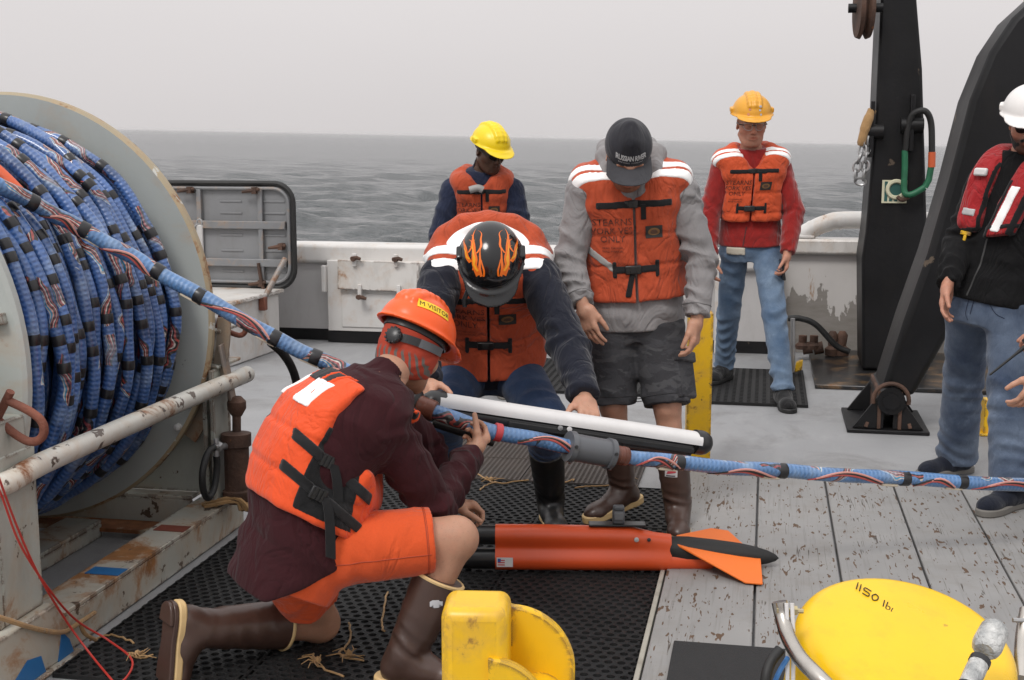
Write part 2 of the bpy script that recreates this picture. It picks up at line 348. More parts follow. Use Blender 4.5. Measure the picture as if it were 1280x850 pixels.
# planking: every plank its own piece
pl = bpy.data.objects.new('wooden_deck', None); link(pl); tag(pl, 'weathered grey painted plank deck with flaking paint', kind='structure')
xs = [-.325, 0, .305, .61, .905, 1.21, 1.51, 1.815, 2.12, 2.42, 2.72]
for i in range(len(xs) - 1):
    x0, x1 = xs[i] + .004, xs[i + 1] - .004; yo = rng.uniform(-9, 9); zt = .034 + rng.uniform(-.002, .002)
    q = MB(); q.span((x0 - xs[i], 1.0 - yo, .002), (x1 - xs[i], 6.16 - yo, zt)); p = q.build('plank', WOOD, local=True, bevel=.004); p.parent = pl; p.location = (xs[i], yo, 0)
    p.rotation_euler.z = 0
q = MB(); q.span((-.345, 1.0, .001), (-.328, 6.16, .03)); q.build('edge_strip', paint('pale_edge_strip', (.36, .34, .29), .7, dirt=.5, vs=5), pl, bevel=.003)
q = MB(); q.span((-.345, 6.163, .001), (2.72, 6.18, .03)); q.build('edge_strip', paint('rusty_edge_strip', (.22, .20, .18), .7, dirt=.5, rust=.3), pl, bevel=.003)

# ================================================================== rubber mats
def hex_mat(name, w_, l_, pitch, rh, m, z=.014, square=False):
    """perforated mat tile: every hole is cut, with a raised rim"""
    b = MB(); ny = max(1, round(l_ / (pitch * (1 if square else .866)))); py = l_ / ny; nx = max(1, round(w_ / pitch)); px = w_ / nx; S = 4 if square else 12
    vid = {}; vs = []; fs = []
    def vtx(p):
        k = (round(p[0], 4), round(p[1], 4), round(p[2], 4))
        if k not in vid: vid[k] = len(vs); vs.append(p)
        return vid[k]
    for j in range(ny):
        for i in range(nx):
            cx = (i + .5 + (0 if square else (.25 if j % 2 else -.25))) * px; cy = (j + .5) * py
            ou = []; r1 = []; r0 = []
            for k in range(S):
                a = 2 * math.pi * (k + (.5 if square else 0)) / S; c, s = math.cos(a), math.sin(a)
                q = .5 / max(abs(c), abs(s)) if square else .5 / max(abs(math.cos((a - math.pi * 2 * round(a * 6 / (2 * math.pi)) / 6))), .01) 
                ex, ey = cx + c * q * px * (1 if square else 1.0), cy + s * q * (py if square else px)
                ou.append(vtx((ex, ey, z - .002))); r1.append(vtx((cx + c * rh, cy + s * rh, z))); r0.append(vtx((cx + c * rh * .9, cy + s * rh * .9, .0045)))
            for k in range(S):
                k2 = (k + 1) % S; fs.append((ou[k], ou[k2], r1[k2], r1[k])); fs.append((r1[k], r1[k2], r0[k2], r0[k]))
    b.add(vs, fs)
    b.add([(0, 0, .004), (w_, 0, .004), (w_, l_, .004), (0, l_, .004)], [(0, 1, 2, 3)])
    for a_, c_ in (((-.004, -.004, .001), (w_ + .004, -.0, z)), ((-.004, l_, .001), (w_ + .004, l_ + .004, z)), ((-.004, 0, .001), (0, l_, z)), ((w_, 0, .001), (w_ + .004, l_, z))): b.span(a_, c_)
    return b.build(name, m, local=True)
MATB = paint('black_mat_rubber', (.011, .011, .0115), .62, var=.4, vs=5, bump=.2, bs=50, dirt=.05, spec=.3)
MATBR = paint('brown_mat_rubber', (.050, .038, .032), .6, var=.3, vs=5, bump=.2, dirt=.3)
tw, tl = .5765, .6105
first = None; k = 0
for j in range(2, 6):
    for i in range(3):
        x, y = -2.065 + i * tw, 2.10 + j * tl
        lab = 'black perforated mat tile, %s, %s' % (('nearest row at the bottom edge', 'second row from the bottom edge', 'third row from the bottom edge', 'farthest row by the twine')[j - 2], ('beside the winch base', 'middle column', 'against the plank edge')[i])
        if first is None: o = first = hex_mat('rubber_mat', tw - .009, tl - .009, .0415, .0135, MATB); o.location = (x, y, 0)
        else: o = mcopy(first, None, (x, y, 0), name='rubber_mat')
        o.rotation_euler.z = random.uniform(-.003, .003)
        tag(o, lab, 'mat', 'black perforated mat tiles around the kneeling worker')
first = None
for i in range(2):
    for j in range(3):
        x, y = -1.66 + i * .56, 5.79 + j * .415
        if first is None: o = first = hex_mat('rubber_mat', .545, .40, .0235, .0095, MATBR, .012, True); o.location = (x, y, 0)
        else: o = mcopy(first, None, (x, y, 0), name='rubber_mat')
        tag(o, 'brown square-grid mat behind the black mats, %s of the %s row' % (('left', 'right')[i], ('near', 'middle', 'far')[j]), 'mat', 'brown grid mats behind the black mats')
for (x, y, wd, lab) in ((-.66, 7.80, .94, 'dark rubber mat under the man in the red fleece'), (-1.62, 7.95, .93, 'dark rubber mat behind the man in shorts')):
    o = hex_mat('rubber_mat', wd, 1.2, .047, .016, MATB, .02, True); o.location = (x, y, 0); tag(o, lab, 'mat')
q = MB(); c = [at(843, 806, 3.85), at(975, 806, 3.85)]
q.span((-.245, 3.10, .036), (.10, 3.86, .048)); o = q.build('foam_pad', paint('black_foam', (.022, .022, .023), .9, bump=.6, bs=220), bevel=.004); tag(o, 'small flat black foam pad on the planks beside the yellow float', 'pad')

# twine lashings between the mats
def twine(pts, r=.0035, name='twine', frays=(), lab='', group=None):
    q = MB(); P = spline(pts, 6); q.tube([p + V(*rng.normal(0, .0018, 3)) for p in P], r, 6)
    for c in frays:
        for _ in range(9):
            a = rng.uniform(0, 6.28); l = rng.uniform(.03, .075); c0 = V(*c)
            q.tube([c0, c0 + V(math.cos(a) * l * .5, math.sin(a) * l * .5, rng.uniform(.004, .018)), c0 + V(math.cos(a + .3) * l, math.sin(a + .3) * l, rng.uniform(-.002, .012))], [.003, .0022, .001], 5)
        q.lathe([(-.01, .003), (-.004, .011), (.004, .012), (.011, .004)], c0 + V(0, 0, .008), (1, .4, .3), 8)
    o = q.build(name, TWINE, smooth=True); tag(o, lab, 'twine', group); return o
def g0(px, py, z=.018):
    D = 1.6
    lo, hi = .5, 40
    for _ in range(50):
        D = (lo + hi) / 2; lo, hi = (D, hi) if at(px, py, D)[2] > z else (lo, D)
    return at(px, py, D)
twine([g0(592, 588), g0(603, 596), g0(622, 604), g0(660, 600)], frays=[g0(614, 601)], lab='frayed twine knot beside the black boot on the mat edge')
twine([g0(600, 612), g0(608, 606), g0(620, 602)], lab='short twine end left of the black boot')
twine([g0(704, 603), g0(716, 599), g0(716.5, 600.5)], lab='short twine stub right of the black boot')
twine([g0(718, 610), g0(740, 608), g0(770, 606), g0(788, 602), g0(790, 612)], frays=[g0(786, 601)], lab='twine running behind the raised brown boot')
twine([g0(436, 778, .03), g0(438, 800), g0(424, 818), g0(455, 826)], frays=[g0(436, 820)], lab='frayed twine lashing in front of the bare knee')
twine([g0(392, 818), g0(398, 832), g0(430, 845)], frays=[g0(397, 828)], lab='frayed twine knot on the mat near the bottom edge')
twine([g0(112, 800), g0(140, 793), g0(168, 803)], frays=[], lab='twine tail tied at the winch foot')
twine([g0(160, 818), g0(176, 822), g0(192, 818)], frays=[g0(172, 820)], lab='frayed twine knot beside the upturned boot sole')
twine([g0(484, 740), g0(478, 775), g0(480, 790)], lab='thin twine hanging beside the bent leg')

# ================================================================== bulwark with its fittings
BY = 9.78
bw = thing('bulwark', 'white steel bulwark with rounded cap rail along the stern', 'bulwark', (-1.5, BY, 0))
q = MB(); q.span((-5.1, BY, .094), (.12, BY + .10, .66)); q.build('plating', GREYBUL, bw)
q = MB(); q.span((-5.1, BY - .004, .002), (-2.05, BY + .1, .092)); q.span((-2.05, BY - .004, .002), (.12, BY + .1, .092)); q.build('black_kick_strip', BLACKP, bw)
q = MB(); q.span((-5.1, BY - .05, .628), (.12, BY + .25, .785)); q.build('cap_rail', WHITE2, bw, bevel=.03, bseg=3)
for x in (-1.62, -.62): 
    q = MB(); q.span((x, BY - .04, .002), (x + .055, BY - .006, .64)); q.build('stiffener', WHITE2, bw, bevel=.006)
q = MB(); q.span((-.36, BY - .09, .002), (-.30, BY - .006, .72)); q.span((.055, BY - .09, .002), (.115, BY - .006, .72)); q.build('stiffener', WHITE2, bw, bevel=.006)
br = thing('bulwark', 'taller bulwark section with bare grey patches where white paint peeled', 'bulwark', (.8, 9.92, 0))
def peel():
    m, t, b = newmat('peeled_white_paint'); g = NG(t); o = g.obj(); sp = g.n('ShaderNodeSeparateXYZ'); g.l(o, sp.inputs[0])
    n = g.noise(g.mapv(o, (1.3, 1, .55)), 3.6, 7, .55, .35); hgt = g.math('MULTIPLY_ADD', sp.outputs['Z'], -.62, .80)
    f = g.ramp(g.math('ADD', g.math('MULTIPLY', n, .9), g.math('SUBTRACT', hgt, .52)), .475, .482)
    white = g.mix(g.ramp(g.noise(o, 2, 6), .35, .7), (.52, .50, .48), (.60, .58, .56)); grey = g.mix(g.ramp(g.noise(g.mapv(o, (1, 1, 4)), 4, 6, .7), .3, .7), (.20, .185, .165), (.285, .265, .245))
    c = g.mix(f, white, grey); c = g.mix(g.ramp(g.noise(g.mapv(o, (1, 1, .2)), 6, 6, .7), .66, .72), c, (.30, .15, .05)); g.l(c, b.inputs['Base Color']); b.inputs['Roughness'].default_value = .5
    g.l(g.bump(g.math('SUBTRACT', 1, f), .3, .003), b.inputs['Normal']); return m
q = MB(); q.span((.125, 9.90, .002), (5.1, 10.0, .76)); q.build('plating', peel(), br)
q = MB(); q.span((.125, 9.84, .755), (5.1, 10.10, .872)); q.build('cap_rail', WHITE, br, bevel=.02)
q = MB(); q.span((.13, 9.86, .874), (.36, 9.96, .895)); q.build('rail_foot', WHITE2, br, bevel=.006)
q = MB(); q.tube(spline([(.22, 9.95, .86), (.33, 9.95, .93), (.45, 9.95, .985), (.60, 9.95, 1.01), (1.2, 9.95, 1.01), (2.4, 9.95, 1.01)], 8), .066, 20)
q.tube([(.335, 9.95, .934), (.355, 9.95, .946)], .0675, 20); q.tube([(.53, 9.95, 1.0), (.545, 9.95, 1.003)], .0675, 20)
q.build('guard_rail_pipe', WHITE2, br, smooth=True)

# access panel on the bulwark
ap = thing('access_locker', 'white flat locker with a clamped hatch and rusty dogs on the bulwark', 'locker', (-3.1, BY - .12, 0))
q = MB(); q.span((-3.42, BY - .10, .094), (-2.47, BY - .007, .66)); q.build('box', WHITE2, ap, bevel=.006)
q = MB(); q.span((-3.42, BY - .106, .006), (-2.47, BY - .008, .090)); q.build('black_kick_strip', BLACKP, ap)
q = MB(); q.box((-2.985, BY - .135, .548), (.66, .035, .235), np.array(Matrix.Rotation(.02, 3, 'Y'))); q.build('hatch', WHITE, ap, bevel=.006)
q = MB(); q.span((-3.30, BY - .109, .13), (-2.55, BY - .1005, .40)); q.build('cover_plate', WHITE2, ap, bevel=.004)
for x, z, up in ((-3.17, .672, 1), (-2.83, .672, 1), (-3.13, .43, 0), (-2.81, .43, 0)):
    q = MB(); q.span((x - .015, BY - .175, z - .05), (x + .015, BY - .14, z + .05)); c_ = q.build('dog', WHITE2, ap, bevel=.004)
    q = MB(); q.tube([(x - .02, BY - .17, z - (.05 if not up else -.01)), (x + .03, BY - .19, z - (.05 if not up else -.02)), (x + .06, BY - .185, z - (.06 if not up else -.01))], [.018, .017, .012], 8); q.lathe([(0, .02), (.03, .022)], (x, BY - .2, z - (.05 if not up else -.01)), (0, 1, 0), 6); q.build('wing_nut', RUSTM, c_, smooth=True)
q = MB(); q.span((-3.455, BY - .14, .41), (-3.42, BY - .09, .62)); q.build('hinge', WHITE2, ap, bevel=.005)
sk = thing('power_socket', 'small grey electrical socket with a cable below the cap rail', 'socket', (-2.36, BY, .5))
q = MB(); q.span((-2.40, BY - .10, .47), (-2.30, BY - .002, .61)); q.build('socket_box', WHITE, sk, bevel=.01); q = MB(); q.lathe([(0, .034), (.05, .036), (.055, .02)], (-2.27, BY - .05, .56), (.7, -.7, 0), 14); q.lathe([(0, .03), (.05, .03)], (-2.27, BY - .05, .50), (.7, -.7, 0), 14); q.build('plug', WHITE2, sk, smooth=True)
q = MB(); q.tube(spline([(-2.35, BY - .05, .47), (-2.345, BY - .055, .35), (-2.32, BY - .04, .2), (-2.31, BY - .03, .1)], 5), .012, 8); q.build('cable', GREYBUL, sk, smooth=True)
lv = MB(); lv.tube([(-2.42, BY - .075, .665), (-2.30, BY - .09, .672), (-2.12, BY - .08, .668)], [.012, .022, .016], 10); o = lv.build('lever', WHITE2, smooth=True); tag(o, 'white lever handle clamped to the cap rail front', 'lever')
lv = MB(); lv.tube([(-2.12, BY - .08, .668), (-2.10, BY - .08, .667)], .015, 8); lv.build('tip', RUSTM, o, smooth=True)

# ================================================================== open hatch cover, coaming, stanchion
HG = paint('grey_hatch_paint', (.205, .21, .217), .45, var=.12, vs=2.5, dirt=.3, bump=.08, rust=.0, rs=5)
HG2 = paint('grey_hatch_frame_paint', (.195, .20, .207), .45, var=.12, vs=3, dirt=.3, rust=.08, rs=6)
hy = 9.3; hc = thing('hatch_cover', 'open grey steel hatch cover with rounded corners, stiffeners and black gasket', 'hatch', (-4.1, hy, .4))
def rrect(x0, x1, z0, z1, r, n=8):
    P = []
    for cx, cz, a0 in ((x1 - r, z0 + r, -90), (x1 - r, z1 - r, 0), (x0 + r, z1 - r, 90), (x0 + r, z0 + r, 180)):
        P += [(cx + r * math.cos(R_(a0 + 90 * k / n)), cz + r * math.sin(R_(a0 + 90 * k / n))) for k in range(n + 1)]
    return P
q = MB(); q.prism(rrect(-4.85, -3.535, .48, 1.28, .15), (0, hy, 0), (1, 0, 0), (0, 0, 1), (0, .03, 0)); q.build('plate', HG, hc)
P = rrect(-4.85, -3.535, .48, 1.28, .15); q = MB(); q.tube([(x, hy - .02, z) for x, z in P], .020, 8, closed=True); q.build('gasket', BLACKR, hc, smooth=True)
P = rrect(-4.81, -3.575, .52, 1.24, .12); q = MB(); q.tube([(x, hy - .022, z) for x, z in P], .014, 8, closed=True); q.build('inner_frame', HG2, hc, smooth=True)
for z in (.60, .76, .88, 1.05, 1.14):
    for x in (-4.62, -4.05, -3.70):
        q = MB(); q.span((x - .09, hy - .006, z - .008), (x + .09, hy - .001, z + .008)); q.build('weld_rib', HG, hc, bevel=.003)
for z in (.96, .67): q = MB(); q.span((-4.80, hy - .045, z - .03), (-3.60, hy - .002, z + .03)); q.build('stiffener', HG2, hc, bevel=.005)
for x in (-4.30, -3.80): q = MB(); q.span((x - .018, hy - .04, .53), (x + .018, hy - .003, 1.23)); q.build('rib', HG2, hc, bevel=.004)
for x, z in ((-4.36, 1.225), (-3.83, 1.225), (-3.63, .80), (-4.30, .52), (-3.80, .515), (-4.72, 1.225)):
    q = MB(); q.tube([(x - .10, hy - .06, z - .012), (x - .02, hy - .07, z), (x + .04, hy - .06, z + .01)], [.01, .016, .012], 8); q.box((x, hy - .045, z), (.035, .07, .05)); q.build('dog', RUSTM, hc, smooth=True)
q = MB(); q.tube(spline([(-3.82, hy - .05, .67), (-3.80, hy - .06, .55), (-3.77, hy - .08, .44), (-3.74, hy - .15, .33)], 4), .014, 6); q.build('chain', RUSTM, hc, smooth=True)
cm = thing('hatch_coaming', 'low white steel hatch coaming below the open hatch cover', 'coaming', (-4.2, 8.9, 0))
q = MB(); q.prism([(-4.9, 8.25), (-4.0, 8.25), (-3.72, 8.45), (-3.66, 9.25), (-4.9, 9.25)], (0, 0, .002), (1, 0, 0), (0, 1, 0), (0, 0, .44)); q.build('side', WHITE2, cm, bevel=.01)
q = MB(); q.prism([(-4.93, 8.21), (-3.99, 8.21), (-3.68, 8.43), (-3.625, 9.28), (-4.93, 9.28)], (0, 0, .444), (1, 0, 0), (0, 1, 0), (0, 0, .03)); q.build('rim', WHITE, cm, bevel=.008)
q = MB(); q.tube([(-3.68, 8.95, .40), (-3.56, 9.15, .72)], .022, 10); q.build('prop_strut', HG2, cm, smooth=True); q = MB(); q.box((-3.66, 8.93, .40), (.05, .06, .10)); q.build('bracket', RUSTR, cm, bevel=.006)
st = thing('stanchion', 'thin white flat-bar stanchion with a chain in front of the hatch', 'stanchion', (-3.805, 8.4, 0))
q = MB(); q.box((-3.805, 8.2, .60), (.04, .025, .86)); q.build('bar', WHITE2, st, bevel=.004); q = MB(); q.tube([(-3.805 + .02 * math.cos(t / 8 * 6.283), 8.2, 1.045 + .025 * math.sin(t / 8 * 6.283)) for t in range(8)], .006, 6, closed=True); q.build('eye', STEEL, st, smooth=True)
def chain(path, name, m, parent=None, r=.006, ln=.045, lab=None, cat=None, wd=.016):
    P = spline(path, 10); L = [0]
    for a, b in zip(P, P[1:]): L.append(L[-1] + np.linalg.norm(b - a))
    q = MB(); n = int(L[-1] / (ln * .72))
    for i in range(n):
        s_ = (i + .5) * L[-1] / n; k = min(np.searchsorted(L, s_), len(P) - 1); k = max(k, 1); f = (s_ - L[k - 1]) / (L[k] - L[k - 1]); c = P[k - 1] + (P[k] - P[k - 1]) * f; d_ = nrm(P[k] - P[k - 1])
        a = nrm(np.cross(d_, (0.3, 1, .2))); b_ = np.cross(d_, a); sd = a if i % 2 else b_
        q.tube([c + d_ * (ln / 2) * math.cos(t / 10 * 6.283) + sd * wd * math.sin(t / 10 * 6.283) for t in range(10)], r, 6, closed=True)
    o = q.build(name, m, parent, smooth=True)
    if lab: tag(o, lab, cat)
    return o
chain([(-3.82, 8.2, 1.03), (-3.90, 8.2, .94), (-4.02, 8.2, .90), (-4.2, 8.2, .93)], 'chain', STEEL, st)
MATW_ = paint('white_bolt_paint', (.62, .62, .6), .5)
# ================================================================== winch
WX, WZ, WR = -2.995, .92, .872
wn = thing('cable_winch', 'large pale grey cable winch with a wide drum and rusty steel frame', 'winch', (WX, 4.0, 0))
def disc(name, y0, y1, r, ri, m, m2, par):
    q = MB(); n = 96; c = [(math.cos(2 * math.pi * k / n), math.sin(2 * math.pi * k / n)) for k in range(n)]
    rings = [(ri, y0), (r - .012, y0), (r, y0 + .010), (r, y1 - .010), (r - .012, y1), (ri, y1)]
    vs = [(WX + rr * a, y, WZ + rr * b) for rr, y in rings for a, b in c]; fs = []
    for i in range(6):
        j = (i + 1) % 6
        for k in range(n): fs.append((i * n + k, j * n + k, j * n + (k + 1) % n, i * n + (k + 1) % n))
    q.add(vs, [f[::-1] for f in fs]); o = q.build(name, [m, m2], par, smooth=True, angle=30)
    me = o.data; mi = [1 if (n <= f.index < 4 * n) else 0 for f in me.polygons]; me.polygons.foreach_set('material_index', mi); return o
f1 = disc('flange', 4.65, 4.695, WR, .10, FLANGE, RIM, wn)
f2 = disc('flange', 3.355, 3.40, WR, .10, FLANGE, FLANGE, wn)
q = MB(); q.tube([(WX, 3.33, WZ), (WX, 3.355, WZ)], .40, 40); q.build('hub_plate', WINCHP, wn, smooth=True)
for k in range(8):
    a = k * math.pi / 4 + .2; q = MB(); q.beam((WX + .2 * math.cos(a), 3.335, WZ + .2 * math.sin(a)), (WX + .84 * math.cos(a), 3.345, WZ + .84 * math.sin(a)), .035, .04, (0, 1, 0)); q.build('flange_rib', WINCHP, wn, bevel=.005)
    q = MB(); q.beam((WX + .2 * math.cos(a), 4.715, WZ + .2 * math.sin(a)), (WX + .84 * math.cos(a), 4.715, WZ + .84 * math.sin(a)), .035, .04, (0, 1, 0)); q.build('flange_rib', WINCHP, wn, bevel=.005)
q = MB(); q.tube([(WX, 3.40, WZ), (WX, 4.65, WZ)], .58, 48); q.build('drum_core', DARKP, wn, smooth=True)
q = MB(); q.tube([(WX, 3.1, WZ), (WX, 4.98, WZ)], .07, 20); q.build('shaft', STEEL, wn, smooth=True)
# base: two channels along, cross members
for x0, nm in ((-2.27, 'base_rail'), (-3.86, 'base_rail')):
    q = MB(); q.span((x0, 3.40, .125), (x0 + .15, 4.90, .14)); q.span((x0 + .135, 3.41, .005), (x0 + .149, 4.895, .124)); q.span((x0, 3.41, .005), (x0 + .14, 4.895, .016)); q.build(nm, WINCHB, wn, bevel=.003)
q = MB(); q.span((-2.78, 3.40, .06), (-2.62, 4.62, .075)); q.span((-2.63, 3.41, .005), (-2.62, 4.62, .059)); q.build('base_rail', WINCHB, wn, bevel=.003)
for y in (3.25, 4.74):
    q = MB(); q.span((-3.86, y, .142), (-2.28, y + .16, .156)); q.span((-3.86, y, .02), (-2.28, y + .014, .141)); q.build('cross_member', WINCHB, wn, bevel=.003)
q = MB(); q.span((-3.8, 4.60, .03), (-2.28, 4.73, .045)); q.build('cross_member', paint('rusty_cross_member', (.30, .27, .2), .6, rust=.75, rs=4), wn)
# near end frame: post with flanges, gusset foot, ear
q = MB(); q.span((-2.62, 3.17, .20), (-2.135, 3.195, 1.0)); q.span((-2.16, 3.196, .20), (-2.135, 3.40, .70)); q.span((-2.36, 3.10, .20), (-2.34, 3.169, .98)); q.build('end_post', WINCHP, wn, bevel=.004)
q = MB(); q.prism([(3.05, .012), (3.50, .012), (3.50, .05), (3.42, .198), (3.05, .198)], (-2.22, 0, 0), (0, 1, 0), (0, 0, 1), (.12, 0, 0)); q.span((-2.75, 3.02, .001), (-2.08, 3.52, .012)); q.span((-2.6, 3.06, .013), (-2.222, 3.40, .196)); q.build('foot', WINCHB, wn, bevel=.006)
BLUEP = paint('blue_paint_mark', (.02, .13, .33), .5, var=.3, chip=.1, chipc=(.3, .3, .28))
q = MB(); q.span((-2.245, 3.83, .1405), (-2.122, 3.90, .1425)); q.build('blue_paint_mark', BLUEP, wn)
q = MB(); q.prism([(3.40, .013), (3.49, .013), (3.47, .06), (3.43, .10)], (-2.0995, 0, 0), (0, 1, 0), (0, 0, 1), (.0025, 0, 0)); q.build('blue_paint_mark', BLUEP, wn)
q = MB(); q.prism([(3.12, .013), (3.33, .013), (3.31, .07), (3.24, .085), (3.17, .05)], (-2.0995, 0, 0), (0, 1, 0), (0, 0, 1), (.0025, 0, 0)); q.build('blue_paint_mark', BLUEP, wn)
q = MB(); q.span((-2.245, 4.33, .1405), (-2.122, 4.40, .1425)); q.build('red_paint_mark', paint('red_primer_mark', (.20, .05, .03), .6, var=.4, chip=.15), wn)
q = MB(); q.span((-2.5, 3.197, .64), (-2.10, 3.40, .655)); q.span((-2.26, 3.2, .66), (-2.14, 3.37, .80)); q.build('bracket', WINCHP, wn, bevel=.006)
def shackle(c, ax, ay, name='shackle', r=.013, w_=.055, l=.13, m=RUSTR, par=wn):
    c, ax, ay = V(*c), nrm(ax), nrm(ay); P = [c - ay * w_ * .8, c - ay * w_ + ax * l * .4] + [c + ax * l * .62 + ay * w_ * math.sin(t) + ax * w_ * math.cos(t) for t in np.linspace(-1.5, 1.5, 9)] + [c + ay * w_ + ax * l * .4, c + ay * w_ * .8]
    q = MB(); q.tube(spline(P, 3), r, 10); q.tube([c - ay * w_ * 1.5, c + ay * w_ * 1.5], r * .95, 10); return q.build(name, m, par, smooth=True)
shackle(at(2, 512, 3.62), nrm(_rt * .86 - V(0, 0, .58)), nrm(_rt * .5 + V(0, 0, .8) - _fh * .2), l=.15, w_=.045)
# far end frame
q = MB(); q.span((-2.62, 4.80, .16), (-2.13, 4.82, .72)); q.span((-2.15, 4.66, .16), (-2.13, 4.798, .70)); q.prism([(4.70, .16), (4.90, .16), (4.86, .70), (4.70, .70)], (-2.20, 0, 0), (0, 1, 0), (0, 0, 1), (.02, 0, 0)); q.build('end_post', WINCHP, wn, bevel=.004)
q = MB(); q.span((-2.62, 4.70, .70), (-2.12, 4.92, .715)); q.span((-2.30, 4.74, .716), (-2.16, 4.90, .84)); q.span((-2.34, 4.72, .841), (-2.12, 4.92, .855)); q.build('bracket', WINCHP, wn, bevel=.005)
shackle(at(274, 402, 5.1), nrm(_rt * .95 - V(0, 0, .35)), nrm(_rt * .3 + V(0, 0, .9) - _fh * .3), l=.13, w_=.03, r=.011)
q = MB(); q.tube(spline([(-2.30, 4.80, .93), (-2.22, 4.78, .90), (-2.18, 4.84, .87), (-2.24, 4.86, .86)], 4), .022, 10); q.build('shackle', STEEL, wn, smooth=True)
for dy in (4.14, 4.30):
    q = MB(); q.span((-2.9, 4.78, .16 + (dy - 4.1)), (-2.63, 4.80, .17 + (dy - 4.1)))
# handrail
q = MB(); q.tube(spline([(-2.16, 3.19, .625), (-2.115, 3.22, .63), (-2.10, 3.32, .645), (-2.10, 3.5, .648), (-2.10, 4.4, .645), (-2.10, 4.93, .64)], 6), .034, 18); hr = q.build('hand_rail', paint('chipped_white_rail', (.56, .55, .50), .4, chip=.32, chipc=(.10, .075, .06), cs=14, rust=.12, rs=4), wn, smooth=True)
q = MB(); q.lathe([(0, .046), (.02, .046)], (-2.165, 3.195, .625), (.3, 1, 0), 14); q.build('bolt_flange', RUSTR, wn, smooth=True)
# brake band and hydraulic cylinder
q = MB(); n = 40
for k in range(n):
    a0, a1 = -.62 + .60 * k / n, -.62 + .60 * (k + 1) / n; rr = WR + .016
    q.beam((WX + rr * math.cos(a0), 4.735, WZ + rr * math.sin(a0)), (WX + rr * math.cos(a1), 4.735, WZ + rr * math.sin(a1)), .055, .010, (0, 1, 0))
q.build('brake_band', paint('worn_brake_band', (.24, .20, .16), .5, rust=.35, rs=5), wn)
q = MB(); q.beam((-2.115, 4.72, .80), (-2.085, 4.76, .52), .05, .012, (1, 0, 0)); q.build('pull_strap', paint('worn_pull_strap', (.22, .19, .17), .5, rust=.3, rs=6), wn, bevel=.003)
q = MB(); q.tube([(-2.075, 4.755, .55), (-2.075, 4.745, .43)], .018, 10); q.lathe([(0, .02), (.03, .038), (.06, .038), (.08, .02)], (-2.075, 4.755, .50), (0, 0, 1), 12); q.build('cylinder_rod', RUSTM, wn, smooth=True)
q = MB(); q.lathe([(0, .045), (.02, .058), (.05, .058), (.055, .05), (.23, .05), (.235, .06), (.285, .06), (.29, .03)], (-2.07, 4.72, .15), (0, .03, 1), 20); q.build('brake_cylinder', RUSTM, wn, smooth=True)
q = MB(); q.tube(spline([(-2.10, 4.66, .40), (-2.10, 4.58, .41), (-2.10, 4.52, .40), (-2.10, 4.47, .34), (-2.10, 4.47, .27), (-2.10, 4.51, .225), (-2.10, 4.57, .25), (-2.10, 4.60, .32), (-2.10, 4.60, .37)], 6), .0135, 10); q.build('hydraulic_hose', BLACKR, wn, smooth=True)
q = MB(); q.tube([(-2.09, 4.72, .385), (-2.10, 4.58, .41)], .014, 10); q.tube([(-2.10, 4.60, .36), (-2.10, 4.605, .44)], .011, 8); q.lathe([(0, .02), (.03, .02)], (-2.10, 4.60, .40), (0, 1, .2), 6); q.build('hose_fitting', STEEL, wn, smooth=True)
q = MB()
for k in range(7): q.tube(spline([(-2.16 + rng.uniform(-.04, .04), 4.66 + rng.uniform(-.03, .03), .15), (-2.06, 4.70 + rng.uniform(-.05, .05), .16 + rng.uniform(0, .03)), (-2.02 + rng.uniform(-.03, .03), 4.68, .13)], 4), .009, 6)
o = q.build('rope_lashing', TWINE, smooth=True); tag(o, 'bundle of frayed rope lashed around the foot of the rusty cylinder', 'rope')
for a in (-.42, -.56):
    q = MB(); q.lathe([(0, .014), (.018, .014), (.022, .006)], (WX + .845 * math.cos(a), 4.65, WZ + .845 * math.sin(a)), (0, -1, 0), 8); q.build('flange_bolt', MATW_, wn, smooth=True)
def on_x(px, py, X=-2.075):
    a, b = at(px, py, 1.0), at(px, py, 9.0); return a + (b - a) * ((X - a[0]) / (b[0] - a[0]))
q = MB(); q.tube(spline([on_x(-12, 585), on_x(4, 625), on_x(25, 680), on_x(60, 735), on_x(95, 775), g0(135, 800, .035), g0(165, 825, .03), g0(155, 850, .03), g0(130, 860, .02)], 8), .0035, 6)
q.tube(spline([on_x(-4, 590), on_x(22, 660), on_x(50, 722), on_x(84, 778), g0(115, 820, .03), g0(145, 856, .02)], 8), .0035, 6)
o = q.build('red_cord', paint('red_cord', (.45, .035, .025), .5), smooth=True); tag(o, 'doubled thin red cord hanging down the winch post to the deck', 'cord')
q = MB(); q.tube(spline([on_x(118, 766, -2.10), on_x(100, 778, -2.09), on_x(78, 790, -2.09), on_x(45, 786, -2.09), on_x(0, 772, -2.09), on_x(-30, 765, -2.09)], 5), .008, 8); q.tube(spline([on_x(100, 778, -2.085), on_x(106, 792, -2.08), on_x(120, 800, -2.07)], 5), .007, 8); o = q.build('rope_lashing', TWINE, smooth=True); tag(o, 'brown rope tied around the winch foot', 'rope')

